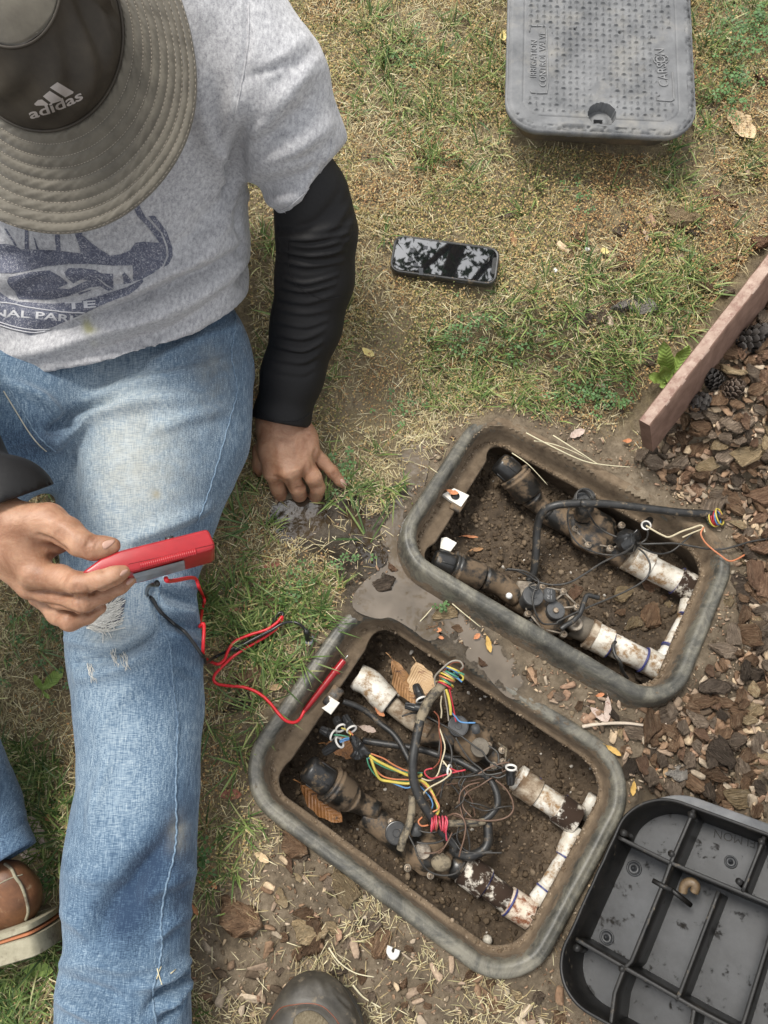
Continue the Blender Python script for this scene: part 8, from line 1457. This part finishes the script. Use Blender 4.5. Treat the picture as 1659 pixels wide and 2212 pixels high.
def put_leaf(k, p0, p1, wd, mat, label, z=None, B=None, lift=.006, curl=.10, fold=.10, tilt=0, parent=None, name='dry_leaf'):
    """from stem end p0 to tip p1, region pixels; wd relative to length"""
    f_ = (lambda u_, v_: Pb(B, k, u_, v_, z)) if B is not None and z is not None else ((lambda u_, v_: on_soil(B, *V(k, u_, v_))+[0, 0, lift]) if B is not None else (lambda u_, v_: Pg(*V(k, u_, v_), lift)))
    a, b_ = f_(*p0), f_(*p1); d = b_-a; L_ = float(np.linalg.norm(d)); ex_ = -d/L_; me = leaf_mesh(int(p0[0]+p0[1]*3) % 97, wd, curl, fold, name); me.materials.append(LM[mat]); me.polygons.foreach_set('use_smooth', [True]*len(me.polygons))
    ez_ = np.array([0, 0, 1.]) if B is None else B.R[:, 2]; ez_ = ez_ + np.cross(ex_, ez_)*tilt; ez_ = ez_ - ex_*(ex_@ez_); ez_ /= np.linalg.norm(ez_); ey_ = np.cross(ez_, ex_); o = bpy.data.objects.new(name, me); C.objects.link(o)
    o.matrix_world = Matrix([[ex_[i]*L_*1.0, ey_[i]*L_, ez_[i]*L_, (a[i]+b_[i])/2 - ez_[i]*curl*L_*.5*0] for i in range(3)] + [[0, 0, 0, 1]]); return tag(o, label, 'leaf') if parent is None else o
for a in (('b', (1475, 468), (1592, 605), .52, 'beige', 'large beige dry leaf right of the tread lid'), ('n', (62, 240), (62, 320), .55, 'yellow', 'small yellow leaf touching the left edge of the tread lid'), ('b', (560, 985), (572, 1062), .34, 'brown', 'curled brown leaf just above the phone corner'), ('b', (978, 1082), (940, 1072), .8, 'yellow', 'small round yellow leaf on bare soil right of the phone'), ('b', (1330, 1115), (1375, 1168), .25, 'orange', 'narrow orange leaf left of the board top'), ('v', (782, 752), (808, 770), .5, 'yellow', 'pale yellow leaf in the grass beside the black sleeve'),
    ('v', (950, 800), (990, 772), .28, 'brown', 'slim brown leaf in the middle of the lawn'), ('c', (1035, 258), (1075, 255), .45, 'orange', 'small orange leaf beside the board end'), ('c', (805, 245), (872, 212), .42, 'pale', 'flat greyish brown leaf above the far box'), ('i', (1565, 392), (1625, 375), .5, 'orange', 'orange leaf scrap at the far box edge near the board'), ('e', (1145, 590), (1225, 565), .5, 'red', 'reddish brown leaf in the grass below the hand puddle'), ('e', (985, 775), (1040, 772), .4, 'red', 'dark red leaf in grass right of the knee'), ('f', (955, 368), (1055, 362), .45, 'red', 'glossy red-brown oval leaf on bare soil left of the near box'), ('f', (1110, 610), (1170, 660), .42, 'beige', 'beige curled leaf below the near box'),
    ('f', (910, 735), (945, 775), .35, 'orange', 'orange leaf scrap beside the trouser leg'), ('f', (840, 840), (862, 890), .35, 'orange', 'orange leaf tucked against the trouser leg'), ('q', (300, 1010), (378, 1105), .4, 'red', 'pinkish brown leaf beside the boot sole'), ('q', (265, 285), (345, 255), .5, 'orange', 'small orange leaf above the boot'), ('k', (670, 740), (708, 865), .32, 'amber', 'amber pointed leaf beside the puddle'), ('k', (580, 765), (628, 730), .6, 'orange', 'orange oval leaf floating at the puddle edge'), ('k', (295, 700), (350, 705), .6, 'orange', 'small orange leaf in the puddle between bark chips'), ('k', (318, 750), (365, 762), .5, 'orange', 'tiny orange leaf near the near box rim in the puddle'),
    ('g', (470, 385), (570, 460), .30, 'amber', 'amber leaf between the near box and the mulch'), ('g', (655, 620), (650, 720), .38, 'amber', 'amber leaf standing above the corner of the upturned lid'), ('g', (480, 60), (480, 240), .26, 'pale', 'pale pink folded leaf pointing up beside the twig'), ('g', (365, 140), (475, 235), .35, 'pale', 'pale pink leaf half folded, left of the upright one'), ('g', (405, 65), (465, 55), .45, 'orange', 'small orange leaf below the far box rim'), ('g', (790, 550), (830, 555), .6, 'orange', 'orange leaf scrap left of the grey lump'), ('g', (868, 510), (862, 600), .35, 'tan', 'tan striped leaf left of the pale lump'), ('y', (590, 600), (620, 620), .7, 'tan', 'curled tan leaf scrap beside the dark strip in the puddle'), ('v', (1155, 520), (1150, 545), .35, 'brown', 'small curled brown leaf right of the phone'), ('h', (580, 1470), (620, 1420), .5, 'amber', 'amber leaf under the side of the board'), ('h', (660, 1280), (760, 1240), .4, 'red', 'red-brown leaf between board and pine cones'), ('e', (1160, 1120), (1230, 1105), .4, 'tan', 'tan leaf in the grass beside the red lead')): put_leaf(*a)
put_leaf('q', (120, 215), (215, 540), .62, 'pale', 'big crumpled grey-pink dead leaf above the boot', lift=.012, fold=.02, curl=.03)
put_leaf('f', (95, 1130), (240, 1120), .42, 'green', 'bright green jagged leaf below the boot', lift=.012)
for p0, p1, wd, mt, lb, z_, tl in (((900, 105), (1110, 470), .42, 'brown', 'large brown spotted dead leaf standing in the near box', -.030, .5), ((1120, 120), (1210, 420), .72, 'tan', 'large tan dead leaf beside the brown one in the near box', -.030, -.1), ((175, 1120), (500, 1440), .36, 'wet', 'long wet dark brown leaf under the big round cap', -.075, .3), ((380, 780), (720, 860), .50, 'wet', 'dark brown dead leaf under the tape lump, near box', -.085, 0), ((780, 490), (860, 560), .40, 'orange', 'small orange leaf beside the white elbow, near box', -.080, 0), ((650, 640), (790, 690), .35, 'pale', 'shrivelled grey leaf in the near box', -.085, 0)): put_leaf('l', p0, p1, wd, mt, lb, z_, BA, tilt=tl)
put_leaf('i', (118, 790), (218, 818), .42, 'orange', 'small orange leaf lying on the white clip of the far box', -.028, BB)
for p0, p1, wd, mt, lb in (((240, 1168), (380, 1172), .16, 'orange', 'slim orange stick-like leaf on the soil of the far box'), ((300, 1290), (420, 1265), .28, 'brown', 'brown leaf on soil above the lower cap, far box')): put_leaf('i', p0, p1, wd, mt, lb, None, BB, lift=.004, curl=.0)
# green weeds
wd_ = thing('weed', 'pale green broad-leaved weed growing against the edging board', 'plant', Pg(*V('h', 540, 1200)))
def wleaf(root, k, p0, p1, wdt, hz, mat='green'):
    a, b_ = Pg(*V(k, *p0), .004), Pz(*V(k, *p1), float(Pg(*V(k, *p1))[2])+hz); d = b_-a; L_ = float(np.linalg.norm(d)); ex_ = -d/L_; me = leaf_mesh(int(p1[0]) % 89, wdt, .06, .14, 'leaf', .03); me.materials.append(LM[mat]); me.polygons.foreach_set('use_smooth', [True]*len(me.polygons)); vw = (O-(a+b_)/2); vw /= np.linalg.norm(vw); ez_ = vw - ex_*(ex_@vw); ez_ /= np.linalg.norm(ez_); ey_ = np.cross(ez_, ex_); o = bpy.data.objects.new('leaf', me); C.objects.link(o); o.parent = root
    o.matrix_world = Matrix([[ex_[i]*L_, ey_[i]*L_, ez_[i]*L_, (a[i]+b_[i])/2] for i in range(3)] + [[0, 0, 0, 1]]); o.matrix_parent_inverse = Matrix.Identity(4); o.matrix_basis = Matrix.Translation(-root.location) @ Matrix([[ex_[i]*L_, ey_[i]*L_, ez_[i]*L_, (a[i]+b_[i])/2] for i in range(3)] + [[0, 0, 0, 1]])
for p0, p1, w0, hz in (((560, 1200), (545, 915), .30, .055), ((580, 1190), (700, 940), .34, .05), ((550, 1200), (430, 1140), .45, .02), ((560, 1210), (500, 1225), .6, .012), ((560, 1190), (520, 1080), .45, .03)): wleaf(wd_, 'h', p0, p1, w0, hz)
wd_ = thing('weed', 'two-leaved green seedling in the lawn left of the trouser leg', 'plant', Pg(*V('e', 190, 1130)))
for p0, p1, w0, hz in (((190, 1130), (275, 1020), .34, .02), ((185, 1130), (150, 1055), .30, .02), ((190, 1130), (215, 1165), .3, .01)): wleaf(wd_, 'e', p0, p1, w0, hz)
# ------------------------------------------------------------ pine cones
SCM = {k_: leaf_mat('cone_scale_'+k_, a, b_) for k_, a, b_ in (('dark', (.022, .018, .015), (.065, .055, .048)), ('brown', (.06, .04, .03), (.15, .11, .08)))}
sc_me = {}
def cone(k, x, y, r, mat, label, axd, seed, ln=1.25):
    p = Pg(*V(k, x, y)); R_ = wsize(k, r, p); p = p + [0, 0, R_*.55]; t = thing('pine_cone', label, 'pine cone', p-np.array([0, 0, R_*.5])); rs_ = random.Random(seed); ax3 = np.array(axd, float); ax3 /= np.linalg.norm(ax3)
    if mat not in sc_me:
        mb = MB(); g = []
        for i in range(6):
            s = i/5; w_ = .30+.34*math.sin(s*1.9)*(1 if s < .99 else .8); g.append([(s, w_*j, .10*(1-abs(j))+.20*s**2 + (.10 if s > .85 else 0)) for j in (-1, -.5, 0, .5, 1)])
        g2 = np.array(g); mb.grid(np.concatenate([g2, (g2-[0, 0, .14])[::-1]]), closeu=True); me = mb.mesh('scale'); me.materials.append(SCM[mat]); me.polygons.foreach_set('use_smooth', [True]*len(me.polygons)); sc_me[mat] = sharp(bpy.data.objects.new('t', me), 40).data
    mb = MB(); mb.ball(p, R_*.5, 7, (1, 1, 1)); mb.build('core', SCM[mat], t); up = np.array([0, 0, 1.]) if abs(ax3[2]) < .9 else np.array([1., 0, 0]); u = np.cross(up, ax3); u /= np.linalg.norm(u); w_ = np.cross(ax3, u); N_ = 46
    for i in range(N_):
        s = i/(N_-1); h = -1+2*s; a = i*2.39996; rr0 = math.sqrt(max(1-h*h*.85, 0)); d = (math.cos(a)*u + math.sin(a)*w_)*rr0 + ax3*(h*.5+.55); d /= np.linalg.norm(d); base = p + ax3*h*R_*ln*.5 + (math.cos(a)*u + math.sin(a)*w_)*rr0*R_*.28
        ey_ = np.cross(ax3, d); ey_ /= np.linalg.norm(ey_)+1e-9; ez_ = np.cross(d, ey_); L_ = R_*.62*rs_.uniform(.85, 1.15); o = bpy.data.objects.new('scale', sc_me[mat]); C.objects.link(o); o.parent = t; o.matrix_basis = Matrix.Translation(-t.location) @ Matrix([[d[j]*L_, ey_[j]*L_*.62, ez_[j]*L_, base[j]] for j in range(3)] + [[0, 0, 0, 1]])
cone('h', 1068, 950, 100, 'dark', 'large dark weathered pine cone, highest beside the board', (.5, .3, .35), 1, 1.7); cone('h', 850, 1200, 78, 'dark', 'dark pine cone in the middle of the row beside the board', (-.6, .3, .5), 2, 1.4); cone('h', 970, 1275, 82, 'brown', 'brownish open pine cone with star-like tip', (.2, .2, 1), 3, 1.2); cone('h', 730, 1352, 84, 'dark', 'black pine cone lying flat, lowest of the row', (1, .1, .1), 4, 1.3)
# ------------------------------------------------------------ twigs, straws and scraps
def straw(k, pts, r, label, zs=None, B=None, mat=None, name='dry_straw', cat='straw'):
    w3 = [(Pb(B, k, q[0], q[1], q[2]) if B is not None else Pg(*V(k, q[0], q[1]), q[2])) for q in pts]; mb = MB(); qn = curve_pts(w3, 6); mb.tube(qn, np.linspace(r, r*.5, len(qn)), 5); return one(mb.build(name, mat or STW), label, cat)
STW = plain('pale_straw', (.62, .56, .38), .6)
straw('i', [(770, 320, .012), (1000, 440, .012), (1230, 545, .012), (1400, 580, .012), (1620, 600, .012)], .0013, 'long pale straw lying over the buried edge of the far box', None, BB)
straw('i', [(990, 340, .012), (1180, 460, .014), (1360, 578, .012)], .0012, 'pale straw crossing the long one, far box edge', None, BB); straw('i', [(835, 385, .006), (980, 410, .008), (1150, 470, .01), (1360, 575, .01)], .0010, 'thin pale straw below the long one, far box', None, BB)
straw('i', [(655, 485, -.02), (790, 580, -.02), (945, 745, -.04)], .0011, 'pale straw leaning on the upper black cap', None, BB)
TW = plain('bleached_twig', (.50, .42, .33), .8, bs=.5)
straw('g', [(320, 268, .004), (430, 250, .007), (600, 245, .008), (740, 262, .008), (830, 275, .008), (870, 245, .012)], .0030, 'bleached forked twig lying on soil above the near box corner', mat=TW, name='twig', cat='twig')
straw('k', [(425, 510, .012), (520, 590, .012), (630, 680, .010)], .0011, 'pale grass stem leaning on the rim beside the puddle'); straw('k', [(160, 670, .004), (220, 610, .010), (285, 535, .012)], .0011, 'short straw standing in the puddle'); straw('h', [(620, 340, .006), (680, 500, .008), (712, 620, .008)], .0010, 'straight dry stem in the grass left of the board')
straw('r', [(560, 60, .01), (640, 170, .012), (760, 250, .012), (900, 280, .010)], .0013, 'pale straw beside the shoe toe, upper'); straw('r', [(740, 340, .006), (820, 430, .008), (950, 510, .008)], .0016, 'thick pale straw right of the shoe toe'); straw('f', [(680, 1120, .20), (695, 1150, .20), (705, 1190, .20)], .0007, 'tiny straw on the denim above the hem') if 0 else None
for k_, pts, lb in (('f', [(683, 1118), (690, 1150), (704, 1190)], 'tiny straw stuck on the lower trouser leg'), ('f', [(682, 1170), (690, 1140), (700, 1110)], 'second tiny straw crossing it on the trouser leg'), ('f', [(742, 1146), (765, 1128)], 'short straw at the side of the trouser leg')):
    w3 = [cast(bvj, *V(k_, *q)) for q in pts]; w3 = [q[0]+q[1]*.0012 for q in w3 if q is not None]
    if len(w3) > 1: mb = MB(); mb.tube(w3, .0007, 5); one(mb.build('dry_straw', STW), lb, 'straw')
WP = plain('white_plastic_scrap', (.78, .76, .72), .4)
mb = MB(); w3 = [Pg(*V('d', *q), .008) for q in ((655, 1530), (690, 1528), (700, 1500), (675, 1490), (655, 1495), (665, 1545))]; w3 = [Pg(*V('d', *q), .008) for q in ((660, 1478), (655, 1500), (670, 1522), (685, 1510), (690, 1492))]; mb.tube(curve_pts(w3, 6), .0042, 8); one(mb.build('plastic_fragment', WP), 'white hooked plastic fragment on bare soil below the near box', 'fragment')
mb = MB(); c = Pg(*V('b', 748, 1158), .006); mb.ball(c, .004, 6, (1, 1.2, .7)); one(mb.build('shell_fragment', WP), 'small white shell scrap below the phone', 'fragment')
mb = MB(); c = Pg(*V('b', 883, 1068), .006); mb.ball(c, .004, 6, (1.3, 1, .7)); one(mb.build('shell_fragment', WP), 'small white shell scrap right of the phone', 'fragment')
mb = MB(); w3 = [gz(975, 1355, .030), gz(990, 1300, .034), gz(1035, 1282, .036), (gz(1062, 1310, .034)), gz(1050, 1350, .03)]; mb.tube(curve_pts(w3, 7), [.003]+[.0058]*27+[.003] if len(curve_pts(w3, 7)) == 29 else .0055, 10); one(mb.build('grub', simple('brown_grub_skin', (.10, .065, .035), (.20, .14, .08), 200, .35)), 'curled brown grub on the latch of the upturned lid', 'grub')
print('counts green', ngreen, 'moss', nmoss, 'chips', cnt, 'bits', nbits, 'tris', sum(sum(len(p.vertices)-2 for p in o.data.polygons) if len(o.data.polygons) < 3000 else len(o.data.loops)-2*len(o.data.polygons) for o in bpy.data.objects if o.type == 'MESH'))
